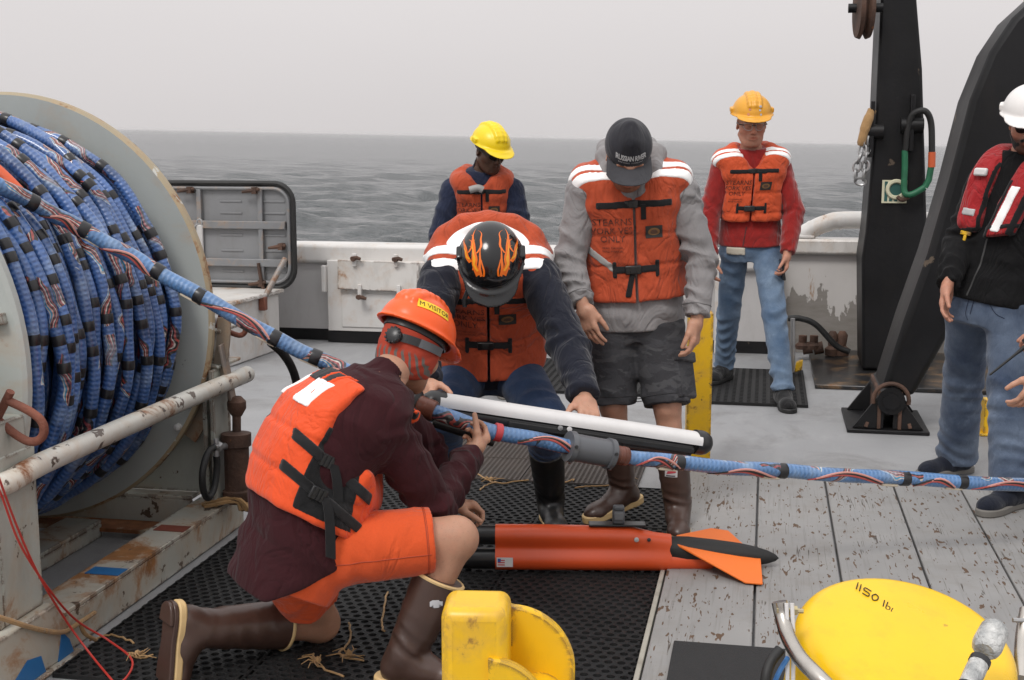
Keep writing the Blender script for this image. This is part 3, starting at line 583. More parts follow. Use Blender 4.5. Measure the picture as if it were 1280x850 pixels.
# ================================================================== streamer cable
def cable_mat(name, base, wires=.5):
    m, t, b = newmat(name); g = NG(t); sp = g.n('ShaderNodeSeparateXYZ'); g.l(g.uv(), sp.inputs[0]); u, v = sp.outputs['X'], sp.outputs['Y']; o = g.obj()
    bead = g.math('SINE', g.math('MULTIPLY', u, 2 * math.pi / .017)); bv = g.math('SINE', g.math('MULTIPLY', v, 2 * math.pi * 7)); bb = g.math('MULTIPLY_ADD', bead, .6, g.math('MULTIPLY', g.math('MULTIPLY', bead, bv), .4))
    c = g.mix(g.ramp(g.noise(o, 6, 4), .3, .7), scl(base, .72), scl(base, 1.25)); c = g.mix(g.math('MULTIPLY_ADD', bb, .06, .09), c, (.40, .55, .78))
    sw = g.math('ADD', g.math('MULTIPLY', g.noise(g.mapv(o, (1, 1, 1)), 2.6, 3), 3.2), g.math('MULTIPLY', u, .9)); tv = g.math('FRACT', g.math('ADD', v, sw))
    band = g.math('LESS_THAN', tv, .30); gate = g.math('GREATER_THAN', g.noise(o, 4.5, 2), .60 - .10 * wires); f = g.math('MULTIPLY', band, gate)
    q = g.n('ShaderNodeValToRGB'); q.color_ramp.interpolation = 'CONSTANT'; el = q.color_ramp.elements
    el[0].position = 0; el[0].color = (.03, .03, .035, 1); el[1].position = .055; el[1].color = (.34, .06, .05, 1)
    for p_, cc in ((.095, (.02, .02, .02)), (.13, (.55, .50, .46)), (.155, (.30, .05, .05)), (.19, (.05, .035, .03)), (.225, (.55, .28, .22)), (.25, (.03, .25, .42)), (.275, (.5, .5, .5))): z = el.new(p_); z.color = (*cc, 1)
    g.l(tv, q.inputs[0]); c = g.mix(f, c, q.outputs[0])
    dk = g.ramp(g.noise(o, 9, 4), .52, .66); c = g.mix(g.math('MULTIPLY', dk, .55), c, scl(base, .22)); pal = g.ramp(g.noise(g.mapv(o, (1, 1, 1), (7, 3, 1)), 7, 4), .55, .72); c = g.mix(g.math('MULTIPLY', pal, .4 * wires), c, (.40, .50, .60)); g.l(c, b.inputs['Base Color'])
    b.inputs['Roughness'].default_value = .4; b.inputs['Coat Weight'].default_value = .7; b.inputs['Coat Roughness'].default_value = .07
    g.l(g.bump(bb, .35, .004, g.bump(g.noise(o, 30, 3), .3, .008)), b.inputs['Normal']); return m
CAB = cable_mat('blue_streamer_jacket', (.024, .088, .285), 1.0); CABR = cable_mat('clear_blue_streamer_jacket', (.055, .155, .345), 1.0)
CORNG = paint('orange_sleeve', (.62, .10, .03), .4)
CLIPM = paint('ivory_clip', (.6, .52, .4), .5)
sc = thing('streamer_cable', 'blue streamer cable with taped wires wound on the winch drum and stretched across the deck', 'cable', (WX, 4.0, WZ))
CR = .0218; tape0 = None
def tape_at(p, d, parent, r=CR * 1.08, ln=.034, k=1.0):
    global tape0
    if tape0 is None:
        q = MB(); q.lathe([(-ln / 2, r * .96), (-ln / 2 + .003, r), (ln / 2 - .003, r), (ln / 2, r * .96)], (0, 0, 0), (0, 0, 1), 16)
        tape0 = q.build('tape_band', paint('black_tape', (.016, .016, .018), .3, var=.3), None, smooth=True, local=True); o = tape0; o.parent = parent
    else: o = tape0.copy(); link(o, parent); o.name = 'tape_band'
    o.location = V(*p) - base_of(parent); o.rotation_mode = 'QUATERNION'; o.rotation_quaternion = Vector(d).to_track_quat('Z', 'Y'); o.scale = (k, k, 1); return o
ntape = [0]
def turn(y0, y1, r, n=110, jit=.010, tapes=True, seed=0, a0=0.0, seg=12):
    rr = np.random.default_rng(seed); k1, k2, p1, p2 = rr.uniform(1, 3), rr.uniform(3, 6), rr.uniform(0, 6), rr.uniform(0, 6); P = []
    for i in range(n + 1):
        a = a0 - 2 * math.pi * i / n; f = i / n; y = y0 + (y1 - y0) * f + jit * (math.sin(a * k1 + p1) + .6 * math.sin(a * k2 + p2)); R = r + .010 * math.sin(a * k1 * 1.3 + p2) + .008 * math.sin(a * k2 * 1.4 + p1) + .003 * math.sin(a * 17 + p1)
        P.append(V(WX + R * math.cos(a), y, WZ + R * math.sin(a)))
    q = MB(); q.tube(P, CR, seg, u0=seed * .77); o = q.build('cable_turn', CAB, sc, smooth=True, angle=80)
    if tapes:
        a = rr.uniform(0, .5)
        while a < 6.1:
            i = int(a / (2 * math.pi) * n); i2 = min(i + 1, n); an = (a0 - a) % (2 * math.pi)
            if an < 2.1 or an > 5.3: ntape[0] += 1; tape_at((P[i] + P[i2]) / 2, P[i2] - P[i], o)
            a += rr.choice([.09, .15, .24, .32, .40])
    return o
nt_ = 20; ys = np.linspace(3.445, 4.60, nt_ + 1)
for i in range(nt_):
    turn(ys[i] + rng.uniform(-.012, .012), ys[i + 1] + rng.uniform(-.012, .012), .748 + (-.008 if i % 2 else .018) + rng.uniform(-.010, .010), seed=i + 1, a0=rng.uniform(2.2, 5.0), jit=.011)
for i in range(19): turn(3.43 + i * .0625, 3.49 + i * .0625, .690 + rng.uniform(-.004, .006), seed=40 + i, tapes=False, a0=rng.uniform(2.2, 5.0), jit=.005)
for i in range(18): turn(3.43 + i * .066, 3.49 + i * .066, .640, seed=70 + i, tapes=False, a0=3.0, jit=.005, n=60, seg=8)
for i, (a_, b_) in enumerate(((3.60, 3.80), (4.35, 4.2))): turn(a_, b_, .782, seed=30 + i, a0=rng.uniform(2.4, 4.6), jit=.03)
# a loose orange sleeved section on the drum
P = [V(WX + .778 * math.cos(a), 3.80 + .05 * (1.35 - a), WZ + .778 * math.sin(a)) for a in np.linspace(1.10, .70, 14)]
q = MB(); q.tube(P, CR, 14); q.build('orange_sleeve', CORNG, sc, smooth=True)
run = [(-60, 200, 3.97), (0, 232, 4.07), (50, 258, 4.16), (100, 285, 4.22), (160, 318, 4.25), (215, 350, 4.25), (300, 398, 4.22), (360, 431, 4.22), (420, 458, 4.22), (480, 488, 4.18), (540, 513, 4.12), (600, 535, 4.12), (680, 552, 4.18), (740, 563, 4.24), (800, 573, 4.30), (900, 583, 4.40), (1000, 590, 4.50), (1130, 598, 4.62), (1280, 606, 4.76), (1450, 613, 5.16), (1700, 618, 5.7)]
RP = spline([at(*p) for p in run], 14); RP0 = RP
q = MB(); q.tube([p + V(0, 0, .0025 * math.sin(i * .35)) for i, p in enumerate(RP)], .0262, 18); runo = q.build('cable_run', CABR, sc, smooth=True, angle=80)
def on_run(px):
    best = min(range(len(RP) - 1), key=lambda i: abs(pxof(RP[i])[0] - px)); return RP[best], nrm(RP[best + 1] - RP[best])
def pxof(p):
    fw = _fh * math.cos(PITCH) - _z * math.sin(PITCH); up = _fh * math.sin(PITCH) + _z * math.cos(PITCH); v = V(*p) - V(0, 0, EYE); d = v.dot(fw); return 640 + FPX * v.dot(_rt) / d, 425 - FPX * v.dot(up) / d
for px in (38, 102, 197, 248, 345, 395, 848, 980, 1128, 1203, 1330): p, d_ = on_run(px); tape_at(p, d_, runo, ln=.034, k=1.22)
for px in (112, 188, 236, 330, 386, 835, 965, 1110, 1190):       # little ivory saddle clips next to the tapes
    p, d_ = on_run(px); q = MB(); q.beam(p - d_ * .035 + V(0, 0, -.026), p + d_ * .035 + V(0, 0, -.026), .03, .010); q.build('clip', CLIPM, runo, bevel=.003)
def wire(px0, px1, col, ph, dz=.0):
    pts = []; i0 = min(range(len(RP)), key=lambda i: abs(pxof(RP[i])[0] - px0)); i1 = min(range(len(RP)), key=lambda i: abs(pxof(RP[i])[0] - px1)); pts = []
    for i in range(i0, i1 + 1):
        d_ = nrm(RP[min(i + 1, len(RP) - 1)] - RP[i - 1]); s_ = nrm(np.cross(d_, (0, 0, 1))); u_ = np.cross(s_, d_); f = (i - i0) / max(1, i1 - i0); a = ph + 1.2 * math.sin(f * math.pi)
        pts.append(RP[i] + (s_ * math.cos(a) + u_ * math.sin(a)) * (.0262 + dz * math.sin(f * math.pi)))
    if len(pts) > 2: q = MB(); q.tube(spline(pts, 2), .0042, 6); return q.build('wire', col, runo, smooth=True)
WR_ = [paint('red_wire', (.38, .07, .06), .4), paint('black_wire', (.02, .02, .02), .4), paint('pink_wire', (.55, .26, .22), .4), paint('teal_wire', (.03, .30, .42), .4)]
for a_, b_ in ((52, 100), (130, 190), (255, 335), (402, 440), (645, 712), (795, 840), (885, 965), (1010, 1100), (1140, 1190), (1215, 1300)):
    s_ = rng.uniform(-1.6, -.6)
    for k in range(3): wire(a_ + k * 3, b_ + k * 2, WR_[k], s_ + k * .20)

# ================================================================== depth-control bird clamped to the cable
bd = thing('instrument_tube', 'long white and black instrument tube with black end cap held above the blue cable', 'instrument', at(710, 528, 4.54))
B0, B1 = at(546, 501, 4.19), at(872, 550, 4.50); bdv = nrm(B1 - B0); bs = nrm(np.cross(bdv, (0, 0, 1))); bu = np.cross(bs, bdv); BL = np.linalg.norm(B1 - B0)
MATW = paint('matt_white_shell', (.64, .63, .625), .5, var=.05, dirt=.1)
wp = [(.0455 * math.cos(a) * (1 if abs(math.cos(a)) < .98 else 1), -.006 + .036 * math.sin(a) ** .8) for a in np.linspace(0, math.pi, 17)]
q = MB(); q.prism([(-.0455, -.012)] + wp[::-1] + [(.0455, -.012)], B0, bs, bu, bdv * BL); q.build('white_shell', MATW, bd, smooth=True, angle=35)
q = MB(); q.lathe([(-.05, .012), (-.045, .025), (-.025, .040), (0, .0445), (.02, .0445), (.025, .043)], B0 - bu * .008, bdv, 24); q.build('end_cap', DARKP, bd, smooth=True)
q = MB(); q.lathe([(-.012, .0445), (.012, .0450), (.020, .0445), (.034, .0405), (.047, .031), (.055, .018), (.058, .004)], B1 - bu * .008, bdv, 28); q.build('end_cap', DARKP, bd, smooth=True)
kp = [(-.040, -.0125), (-.0445, -.030), (-.038, -.058), (-.014, -.070), (.014, -.070), (.038, -.058), (.0445, -.030), (.040, -.0125)]
q = MB(); q.prism(kp, B0 - bdv * .03, bs, bu, bdv * (BL + .0)); q.build('black_keel', DARKP, bd, smooth=False, bevel=.008)
q = MB(); q.beam(B0 + bdv * .25 + bs * .044 - bu * .035, B0 + bdv * (BL - .03) + bs * .044 - bu * .035, .012, .022, bu); q.build('keel_rail', BLACKR, bd, bevel=.004)
for f, m_ in ((.44, STEEL), (.475, MATW)):
    q = MB(); q.lathe([(0, .009), (.006, .009), (.007, .004)], B0 + bdv * BL * f + bs * .046 * (1) - bu * .022, bs, 14); q.build('screw', m_, bd, smooth=True)
q = MB(); q.box(B0 + bdv * .07 + bs * .0405 * .72 + bu * .0425 * .74, (.085, .0, .022)) if False else None
p0, d0 = on_run(712); p1, d1 = on_run(763)
q = MB(); d_ = nrm(p1 - p0); L_ = np.linalg.norm(p1 - p0); q.lathe([(-.006, .03), (-.005, .052), (.014, .054), (.016, .047), (L_ - .016, .047), (L_ - .014, .054), (L_ + .005, .052), (L_ + .006, .03)], p0, d_, 28); col_ = q.build('grey_collar', GREYP, bd, smooth=True, angle=30)
for off in (.004, L_ - .004):
    for a in (-1.1, .2): q = MB(); q.lathe([(0, .006), (.006, .006)], p0 + d_ * off + (bs * math.cos(a) + bu * math.sin(a)) * .052, bs * math.cos(a) + bu * math.sin(a), 8); q.build('bolt', DARKP, col_, smooth=True)
BRT = paint('brown_tape', (.135, .045, .028), .35, var=.25, vs=30, stretch=(1, 1, 1))
for a_, b_, rr in ((766, 786, .0325), (520, 543, .034)):
    pa, _ = on_run(a_); pb, _ = on_run(b_); d_ = nrm(pb - pa); L_ = np.linalg.norm(pb - pa); q = MB(); q.lathe([(0, rr - .004), (.004, rr), (L_ * .3, rr + .001), (L_ * .32, rr), (L_ * .6, rr), (L_ * .62, rr + .0015), (L_ - .004, rr), (L_, rr - .004)], pa, d_, 20); q.build('brown_tape_wrap', BRT, bd, smooth=True)
pa, _ = on_run(540); pb, _ = on_run(616); q = MB(); q.tube([pa + V(0, .01, -.036), pb + V(0, .02, -.036)], .022, 14); q.build('lower_clamp', DARKP, bd, smooth=True)
pa, d_ = on_run(514); q = MB(); q.lathe([(-.03, .03), (-.02, .045), (.02, .048), (.03, .036)], pa, d_, 20); q.build('clamp_ring', DARKP, bd, smooth=True)
pa, d_ = on_run(621); q = MB(); q.lathe([(-.012, .0285), (-.01, .031), (.01, .031), (.012, .0285)], pa, d_, 18); q.build('red_band', paint('red_band', (.5, .05, .06), .4), bd, smooth=True)

# ================================================================== orange finned float on the mat
OR = paint('orange_float_paint', (.66, .085, .022), .34, var=.05, dirt=.06, bump=.03); ORF = paint('orange_fin', (.80, .17, .02), .55, var=.05)
fl = thing('finned_float', 'long orange twin-tube float with orange fins and black pointed tail on the mat', 'float', at(760, 700, 4.62))
zf = .018; A = at(618, 0, 4.60); B = at(852, 0, 4.585); A[2] = B[2] = zf; A2 = at(908, 0, 4.575); A2[2] = zf
fd = nrm(B - A); fs_ = nrm(np.cross(fd, (0, 0, 1))); FL = np.linalg.norm(B - A); FL2 = np.linalg.norm(A2 - A)
def eight(hu, r1, r2, n=40):
    """outline of a small tube stacked on a larger one, softly joined (x towards camera, z up)"""
    P = []
    for k in range(n):
        a = 2 * math.pi * k / n - math.pi / 2; dx, dz = math.cos(a), math.sin(a); c = V(0, .085)
        lo, hi = 0, .3
        for _ in range(24):
            m_ = (lo + hi) / 2; p = c + V(dx, dz) * m_; da = math.hypot(p[0] - .006, p[1] - .0425) - r1; db = math.hypot(p[0] + .0, p[1] - hu) - r2; kk = .045; h = max(kk - abs(da - db), 0) / kk; dd = min(da, db) - h * h * kk * .25
            lo, hi = (m_, hi) if dd < 0 else (lo, m_)
        p = c + V(dx, dz) * lo; P.append((p[0], p[1]))
    return P
secs = [(0, .132, .042, .040), (.28, .132, .042, .040), (.62, .130, .042, .039), (.78, .128, .042, .038), (.90, .112, .042, .034), (1.0, .105, .042, .033)]
q = MB(); n = 40; vs = []
for f, hu, r1, r2 in secs: vs += [A + fd * FL * f + fs_ * x + V(0, 0, z) for x, z in eight(hu, r1, r2, n)]
m_ = len(secs); q.add(vs, [(i * n + k, i * n + (k + 1) % n, (i + 1) * n + (k + 1) % n, (i + 1) * n + k) for i in range(m_ - 1) for k in range(n)] + [tuple(range(n - 1, -1, -1)), tuple((m_ - 1) * n + k for k in range(n))]); q.build('twin_body', OR, fl, smooth=True, angle=50)
q = MB(); c0 = A + fs_ * .006 + V(0, 0, .0425); q.lathe([(FL * .97, .040), (FL2 - .02, .0395), (FL2, .034), (FL2 + .004, .01)], c0, fd, 24); q.build('lower_tube', OR, fl, smooth=True, angle=50)
q = MB(); q.tube([A - fd * .14 + V(0, 0, .132), A + V(0, 0, .132)], .037, 22); q.tube([A - fd * .16 + fs_ * .006 + V(0, 0, .0425), A + fs_ * .006 + V(0, 0, .0425)], .039, 22); q.build('black_end', DARKP, fl, smooth=True)
tc0 = A + fd * FL + V(0, 0, .085)
q = MB(); q.lathe([(-.01, .036), (.0, .044), (.06, .049), (.16, .047), (.25, .043), (.31, .036), (.36, .025), (.39, .013), (.402, .002)], tc0, nrm(fd + V(0, 0, -.09)), 24); q.build('tail_cone', BLACKR, fl, smooth=True)
def fin(pts, t, name='fin'):
    P = [V(*p) for p in pts]; nn = nrm(np.cross(P[1] - P[0], P[2] - P[0])) * t; k = len(P)
    q = MB(); q.add([p - nn / 2 for p in P] + [p + nn / 2 for p in P], [tuple(range(k - 1, -1, -1)), tuple(range(k, 2 * k))] + [(i, (i + 1) % k, k + (i + 1) % k, k + i) for i in range(k)]); return q.build(name, ORF, fl, bevel=.003)
T0 = tc0 + V(0, 0, .025) + fd * .012 + fs_ * .03; T1 = tc0 + fd * .33 + fs_ * .020 + V(0, 0, -.03)
fin([T0, T1, T1 + fd * -.025 + fs_ * .20 + V(0, 0, -.030), T1 + fd * -.085 + fs_ * .19 + V(0, 0, -.028)], .009)
T0 = tc0 + V(0, 0, .04) + fd * .02 - fs_ * .02; T1 = tc0 + fd * .285 - fs_ * .018 + V(0, 0, -.005)
fin([T0, T1, T1 + fd * -.05 - fs_ * .14 + V(0, 0, .022), T1 + fd * -.115 - fs_ * .15 + V(0, 0, .028)], .009)
for f, m_, rr in ((.80, STEEL, .009), (.87, DARKP, .007)):
    q = MB(); q.lathe([(0, rr), (.004, rr), (.005, rr * .4)], A + fd * FL * f + fs_ * .037 + V(0, 0, .128), nrm(fs_ + V(0, 0, .25)), 12); q.build('screw', m_, fl, smooth=True)
q = MB(); q.span((-.12, -.04, 0), (.12, .04, .02)); 
gm = thing('grey_clip', 'small dark grey plastic clip standing on the orange float', 'clip', A + fd * FL * .70 + V(0, 0, .172))
q = MB(); c0 = A + fd * FL * .70 - fs_ * .0 + V(0, 0, .172); q.beam(c0 - fd * .11 + V(0, 0, .004), c0 + fd * .10 + V(0, 0, .004), .05, .008); q.build('base_strip', DARKP, gm, bevel=.002)
Mx = np.stack([fd, -fs_, V(0, 0, 1)], 1)
q = MB(); q.box(c0 + V(0, 0, .035), (.045, .035, .055), Mx); q.box(c0 + V(0, 0, .068) + fs_ * .005, (.042, .03, .02), Mx); q.build('clip_body', GREYP, gm, bevel=.007); q = MB(); q.box(c0 + V(0, 0, .040) + fs_ * .021, (.034, .006, .03), Mx); q.build('clip_cover', paint('mid_grey_plastic', (.16, .165, .175), .4), gm, bevel=.003)
# sticker with a small flag
STW = paint('sticker_white', (.7, .7, .7), .5, bump=0); STR = paint('sticker_red', (.55, .05, .06), .5, bump=0); STB = paint('sticker_blue', (.05, .10, .35), .5, bump=0)
def flag(c, ax, ay, nn, w_, h_, parent):
    c, ax, ay, nn = V(*c), nrm(ax), nrm(ay), nrm(nn)
    def rect(x0, x1, y0, y1, lift): q.add([c + ax * x * w_ + ay * y * h_ + nn * lift for x, y in ((x0, y0), (x1, y0), (x1, y1), (x0, y1))], [(0, 1, 2, 3)])
    q = MB(); q.cm = 0; rect(0, 1, 0, 1, .0012); q.cm = 1
    for k in range(3): rect(.06, .5, .16 + k * .24, .28 + k * .24, .0018)
    q.cm = 2; rect(.06, .25, .52, .88, .0022)
    q.cm = 1
    return q.build('flag_sticker', [STW, STR, STB], parent)
flag(A + fd * .006 + fs_ * .0485 + V(0, 0, .024), fd, V(0, 0, 1), fs_, .06, .036, fl)

# ================================================================== yellow posts
def ypost(name, label, c, h, wd, rz=0.0, lobes=False):
    t = thing(name, label, 'post', (c[0], c[1], 0)); M = np.array(Matrix.Rotation(rz, 3, 'Z')); c = V(c[0], c[1], 0)
    q = MB(); q.box(c + V(0, 0, h / 2), (wd, wd, h), M); q.build('column', YELP, t, bevel=.022 if lobes else .006, bseg=4)
    if lobes:
        for dy, dx, z0, r in ((.045, wd / 2 + .0, h - .16, .128), (-.075, wd / 2 - .035, h - .205, .115)):
            P = [(0, -.30), (r * .95, -.30)] + [(r * math.cos(a), r * math.sin(a)) for a in np.linspace(0, math.pi / 2, 14)] + [(0, r)]
            o_ = c + M @ V(dx - .002, dy, 0) + V(0, 0, z0); q = MB(); q.prism(P, o_, M @ V(1, 0, 0), (0, 0, 1), M @ V(0, .022, 0)); q.build('cheek_plate', YELP, t, bevel=.005)
        q = MB(); q.tube([c + M @ V(wd / 2 + .055, -.055, h - .22), c + M @ V(wd / 2 + .055, .046, h - .22)], .055, 20); q.build('roller', YELP, t, smooth=True)
    q = MB(); q.box(c + V(0, 0, .008), (wd * 1.5, wd * 1.5, .014), M); q.build('base_plate', YELP, t, bevel=.004)
    return t
p = at(596, 760, 2.36); ypost('yellow_post', 'chunky yellow square post with rounded roller cheeks in the foreground', p, .728, .128, .14, True)
p = at(871, 590, 6.12); ypost('yellow_post', 'yellow square post with rusty edges behind the man in camouflage shorts', p, .785, .118, .12)
p = at(1236, 560, 6.9); ypost('yellow_post', 'short yellow post glimpsed between the legs in wide jeans', p, .2, .09, .1)

# ================================================================== yellow float at the right
YB = paint('yellow_float_shell', (.82, .50, .003), .30, var=.06, vs=5, dirt=.16, bump=.06, bs=60, spec=.5, chip=.03, chipc=(.5, .3, .02), cs=18)
bc = at(1136, 790, 2.92); bf = thing('yellow_float', 'big round yellow float with rounded top and handwritten weight on the planks', 'float', (bc[0], bc[1], .035))
bax = nrm(V(0, 0, 1) - _fh * .30 + _rt * .075); RB = .262
prof = [(-.53, .12), (-.51, .20), (-.45, .244), (-.36, RB), (-.062, RB)] + [(-.062 + .052 * math.sin(a), RB - .052 + .052 * math.cos(a)) for a in np.linspace(.12, 1.35, 12)] + [(-.009, .13), (-.005, .06), (-.004, .001)]
q = MB(); q.lathe(prof, bc, bax, 72); body = q.build('shell', YB, bf, smooth=True, angle=60)
bx = nrm(_rt - bax * _rt.dot(bax)); by = np.cross(bax, bx)
def strokes(lines, o, ax, ay, s, r, name, m, par):
    q = MB()
    for L in lines: q.tube(spline([V(*o) + V(*ax) * x * s + V(*ay) * y * s for x, y in L], 3), r, 5)
    return q.build(name, m, par, smooth=True)
o_ = bc + bx * -.085 + by * .175 + bax * -.0075
wr = [[(0, 1), (.1, 0)], [(.35, 1), (.45, 0)], [(1.5, 1), (.85, .95), (.8, .55), (1.4, .5), (1.4, .05), (.8, 0)], [(2.0, 1), (1.75, .5), (2.0, 0), (2.35, .4), (2.3, .9), (2.0, 1)], [(3.0, .95), (3.1, 0)], [(3.35, 1), (3.4, 0), (3.75, .1), (3.7, .5), (3.45, .45)], [(4.0, .6), (3.95, 0), (4.05, .1)], [(4.35, .1), (4.4, 0)]]
strokes(wr, o_, nrm(bx * .60 - by * .80), nrm(by * .85 + bx * .45),   .028, .0015, 'handwritten_weight', INK, bf)
q = MB(); hb = [at(974, 752, 2.88), at(978, 770, 2.87), at(985, 795, 2.83), at(1000, 822, 2.76), at(1022, 845, 2.70), at(1045, 868, 2.66)]
q.tube(spline(hb, 6), .0185, 18); q.build('lifting_bar', INOX, bf, smooth=True)
q = MB(); q.tube([at(970, 762, 2.87), at(1004, 764, 2.87)], .006, 8); q.lathe([(0, .011), (.012, .011)], at(970, 762, 2.87), _rt, 6); q.lathe([(0, .011), (.012, .011)], at(990, 763, 2.87), _rt, 6); q.build('bolt', paint('brass_bolt', (.5, .42, .25), .35, .8), bf, smooth=True)
q = MB()
for dx in (983, 990): q.tube([at(dx, 754, 2.86), at(dx + 2, 800, 2.84), at(dx + 1, 870, 2.80)], .005, 8)
q.build('white_strap', MATW, bf, smooth=True)
q = MB(); q.tube(spline([at(975, 812, 2.8), at(963, 828, 2.78), at(957, 850, 2.76), at(958, 880, 2.75)], 5), .013, 10); q.build('black_hose', BLACKR, bf, smooth=True)
q = MB(); q.tube(spline([at(985, 822, 2.82), at(975, 838, 2.80), at(965, 860, 2.79)], 5), .006, 8); q.build('blue_cord', paint('blue_cord', (.05, .2, .5), .5), bf, smooth=True)
q = MB(); q.tube(spline([at(1284, 762, 3.05), at(1278, 800, 3.0), at(1276, 850, 2.9)], 5), .018, 14); q.build('lifting_bar', INOX, bf, smooth=True)
q = MB(); q.tube([at(1266, 775, 3.02), at(1284, 776, 3.02)], .006, 8); q.build('bolt', STEEL, bf, smooth=True)
sw_ = thing('wrapped_connector', 'grey connector wrapped in clear plastic and black tape lying on the yellow float', 'connector', at(1230, 800, 2.72))
PLW = newmat('crinkled_clear_wrap'); _g = NG(PLW[1]); _o = _g.obj(); PLW[2].inputs['Roughness'].default_value = .22; _g.l(_g.mix(_g.ramp(_g.noise(_o, 28, 5), .35, .65), (.30, .31, .31), (.62, .62, .60)), PLW[2].inputs['Base Color']); _g.l(_g.bump(_g.noise(_g.mapv(_o, (1, 1, 1)), 70, 4, .6, .6), .9, .012), PLW[2].inputs['Normal']); PLW = PLW[0]
w0, w1, w2 = at(1243, 788, 2.70), at(1225, 826, 2.62), at(1208, 862, 2.56)
q = MB(); q.lathe([(-.02, .010), (-.012, .024), (.0, .031), (.05, .033), (.065, .030), (.075, .022)], w0, nrm(w1 - w0), 18); q.build('plug', PLW, sw_, smooth=True)
q = MB(); q.lathe([(0, .021), (.03, .022), (.08, .021), (.12, .022)], w1, nrm(w2 - w1), 16); q.build('wrapped_cable', PLW, sw_, smooth=True)
q = MB(); q.lathe([(0, .023), (.014, .023)], w1 - nrm(w1 - w0) * .004, nrm(w2 - w1), 16); q.build('tape_ring', DARKP, sw_, smooth=True); q = MB(); q.lathe([(.078, .0235), (.095, .0235)], w1, nrm(w2 - w1), 16); q.build('tape_ring', DARKP, sw_, smooth=True)

# ================================================================== stern A-frame
def plane_pt(px, py, Y):
    lo, hi = 1, 60
    for _ in range(60):
        m_ = (lo + hi) / 2; lo, hi = (m_, hi) if at(px, py, m_)[1] < Y else (lo, m_)
    p = at(px, py, lo); return (p[0], p[2])
l1 = thing('frame_leg', 'upright black steel A-frame leg with placard and green hose at the stern', 'frame leg', (.75, 9.0, 0))
fr = [plane_pt(1078, 462, 9.0), plane_pt(1160, 462, 9.0), plane_pt(1160, 320, 9.0), plane_pt(1153, 86, 9.0), plane_pt(1146, 0, 9.0), plane_pt(1140, -160, 9.0), plane_pt(1108, -160, 9.0), plane_pt(1101, 0, 9.0), plane_pt(1095, 132, 9.0), plane_pt(1082, 290, 9.0), plane_pt(1077, 323, 9.0)]
fr = [(x, max(z, .035)) for x, z in fr]
q = MB(); q.prism(fr, (0, 9.0, 0), (1, 0, 0), (0, 0, 1), (0, .55, 0)); q.build('column', BLACKP, l1, bevel=.02, bseg=3)
for x, z in ((.66, 1.66), (.915, 1.70)):
    q = MB(); q.span((x, 8.93, z - .17), (x + .028, 8.998, z + .20)); q.build('lug_plate', BLACKP, l1, bevel=.004); q = MB(); q.tube([(x - .055, 8.97, z), (x + .09, 8.97, z)], .05, 16); q.build('lug_boss', BLACKP, l1, smooth=True)
q = MB(); q.span((.345, 8.43, .002), (1.75, 9.9, .03)); o = q.build('base_pad', DECKB, bevel=.006); tag(o, 'glossy black coated pad with rusty rim under the upright frame leg', 'deck pad')
PLC = paint('placard_cream', (.60, .58, .42), .5, bump=0); PLG = paint('placard_green', (.02, .09, .08), .5, bump=0)
pc = thing('placard', 'small cream and dark green square placard with a ring symbol on the black upright leg', 'sign', (.72, 8.99, 1.3)); x0, z1 = plane_pt(1103, 225, 8.99); x1, z0 = plane_pt(1133, 254, 8.99)
q = MB(); q.span((x0, 8.985, z0), (x1, 8.996, z1)); q.build('plate', PLC, pc)
q = MB(); wd, ht = x1 - x0, z1 - z0; q.span((x0 + .10 * wd, 8.9825, z0 + .08 * ht), (x0 + .22 * wd, 8.984, z1 - .06 * ht)); q.span((x0 + .30 * wd, 8.9825, z0 + .30 * ht), (x1 - .06 * wd, 8.984, z1 - .06 * ht))
for k in range(3): q.span((x0 + (.3 + k * .2) * wd, 8.9825, z0 + .08 * ht), (x0 + (.42 + k * .2) * wd, 8.984, z0 + .22 * ht))
q.build('printed_block', PLG, pc)
q = MB(); q.tube([(x0 + .56 * wd + .055 * math.cos(a), 8.981, z0 + .60 * ht + .055 * math.sin(a)) for a in np.linspace(0, 6.283, 24, endpoint=False)], .014, 6, closed=True); q.build('ring_symbol', PLC, pc, smooth=True)
hs_ = thing('looped_hose', 'black and green sleeved hose looped over a lug on the upright frame leg', 'hose', (.9, 8.9, 1.6))
def pp(px, py, Y): x, z = plane_pt(px, py, Y); return V(x, Y, z)
q = MB(); q.tube(spline([pp(1132, 188, 8.95), pp(1134, 165, 8.94), pp(1139, 146, 8.93), pp(1148, 139, 8.92), pp(1158, 140, 8.92), pp(1164, 155, 8.93), pp(1165, 190, 8.93)], 6), .021, 12); q.build('black_section', BLACKR, hs_, smooth=True)
q = MB(); q.tube(spline([pp(1131, 188, 8.95), pp(1131, 210, 8.95), pp(1130, 235, 8.94), pp(1133, 243, 8.93), pp(1142, 242, 8.93), pp(1156, 234, 8.93)], 6), .021, 12); q.tube([pp(1164, 208, 8.93), pp(1161, 225, 8.93), pp(1156, 234, 8.93)], .021, 12); q.build('green_section', paint('green_sleeve', (.012, .12, .055), .5, var=.25, vs=12), hs_, smooth=True)
q = MB(); q.tube([pp(1165, 190, 8.93), pp(1164.5, 209, 8.93)], .024, 12); q.build('orange_section', paint('orange_tape', (.55, .10, .03), .5), hs_, smooth=True)
q = MB(); q.tube(spline([pp(1122, 246, 8.97), pp(1128, 250, 8.95), pp(1136, 246, 8.93)], 4), .014, 8); q.build('hose_shackle', RUSTM, hs_, smooth=True)
chain([pp(1086, 150, 8.95), pp(1079, 185, 8.94), pp(1072, 205, 8.94), pp(1070, 222, 8.94), pp(1078, 226, 8.94), pp(1082, 205, 8.94), pp(1086, 170, 8.95)], 'hanging_chain', STEEL, None, .009, .075, 'loop of grey chain hanging from the upright frame leg', 'chain', .024)
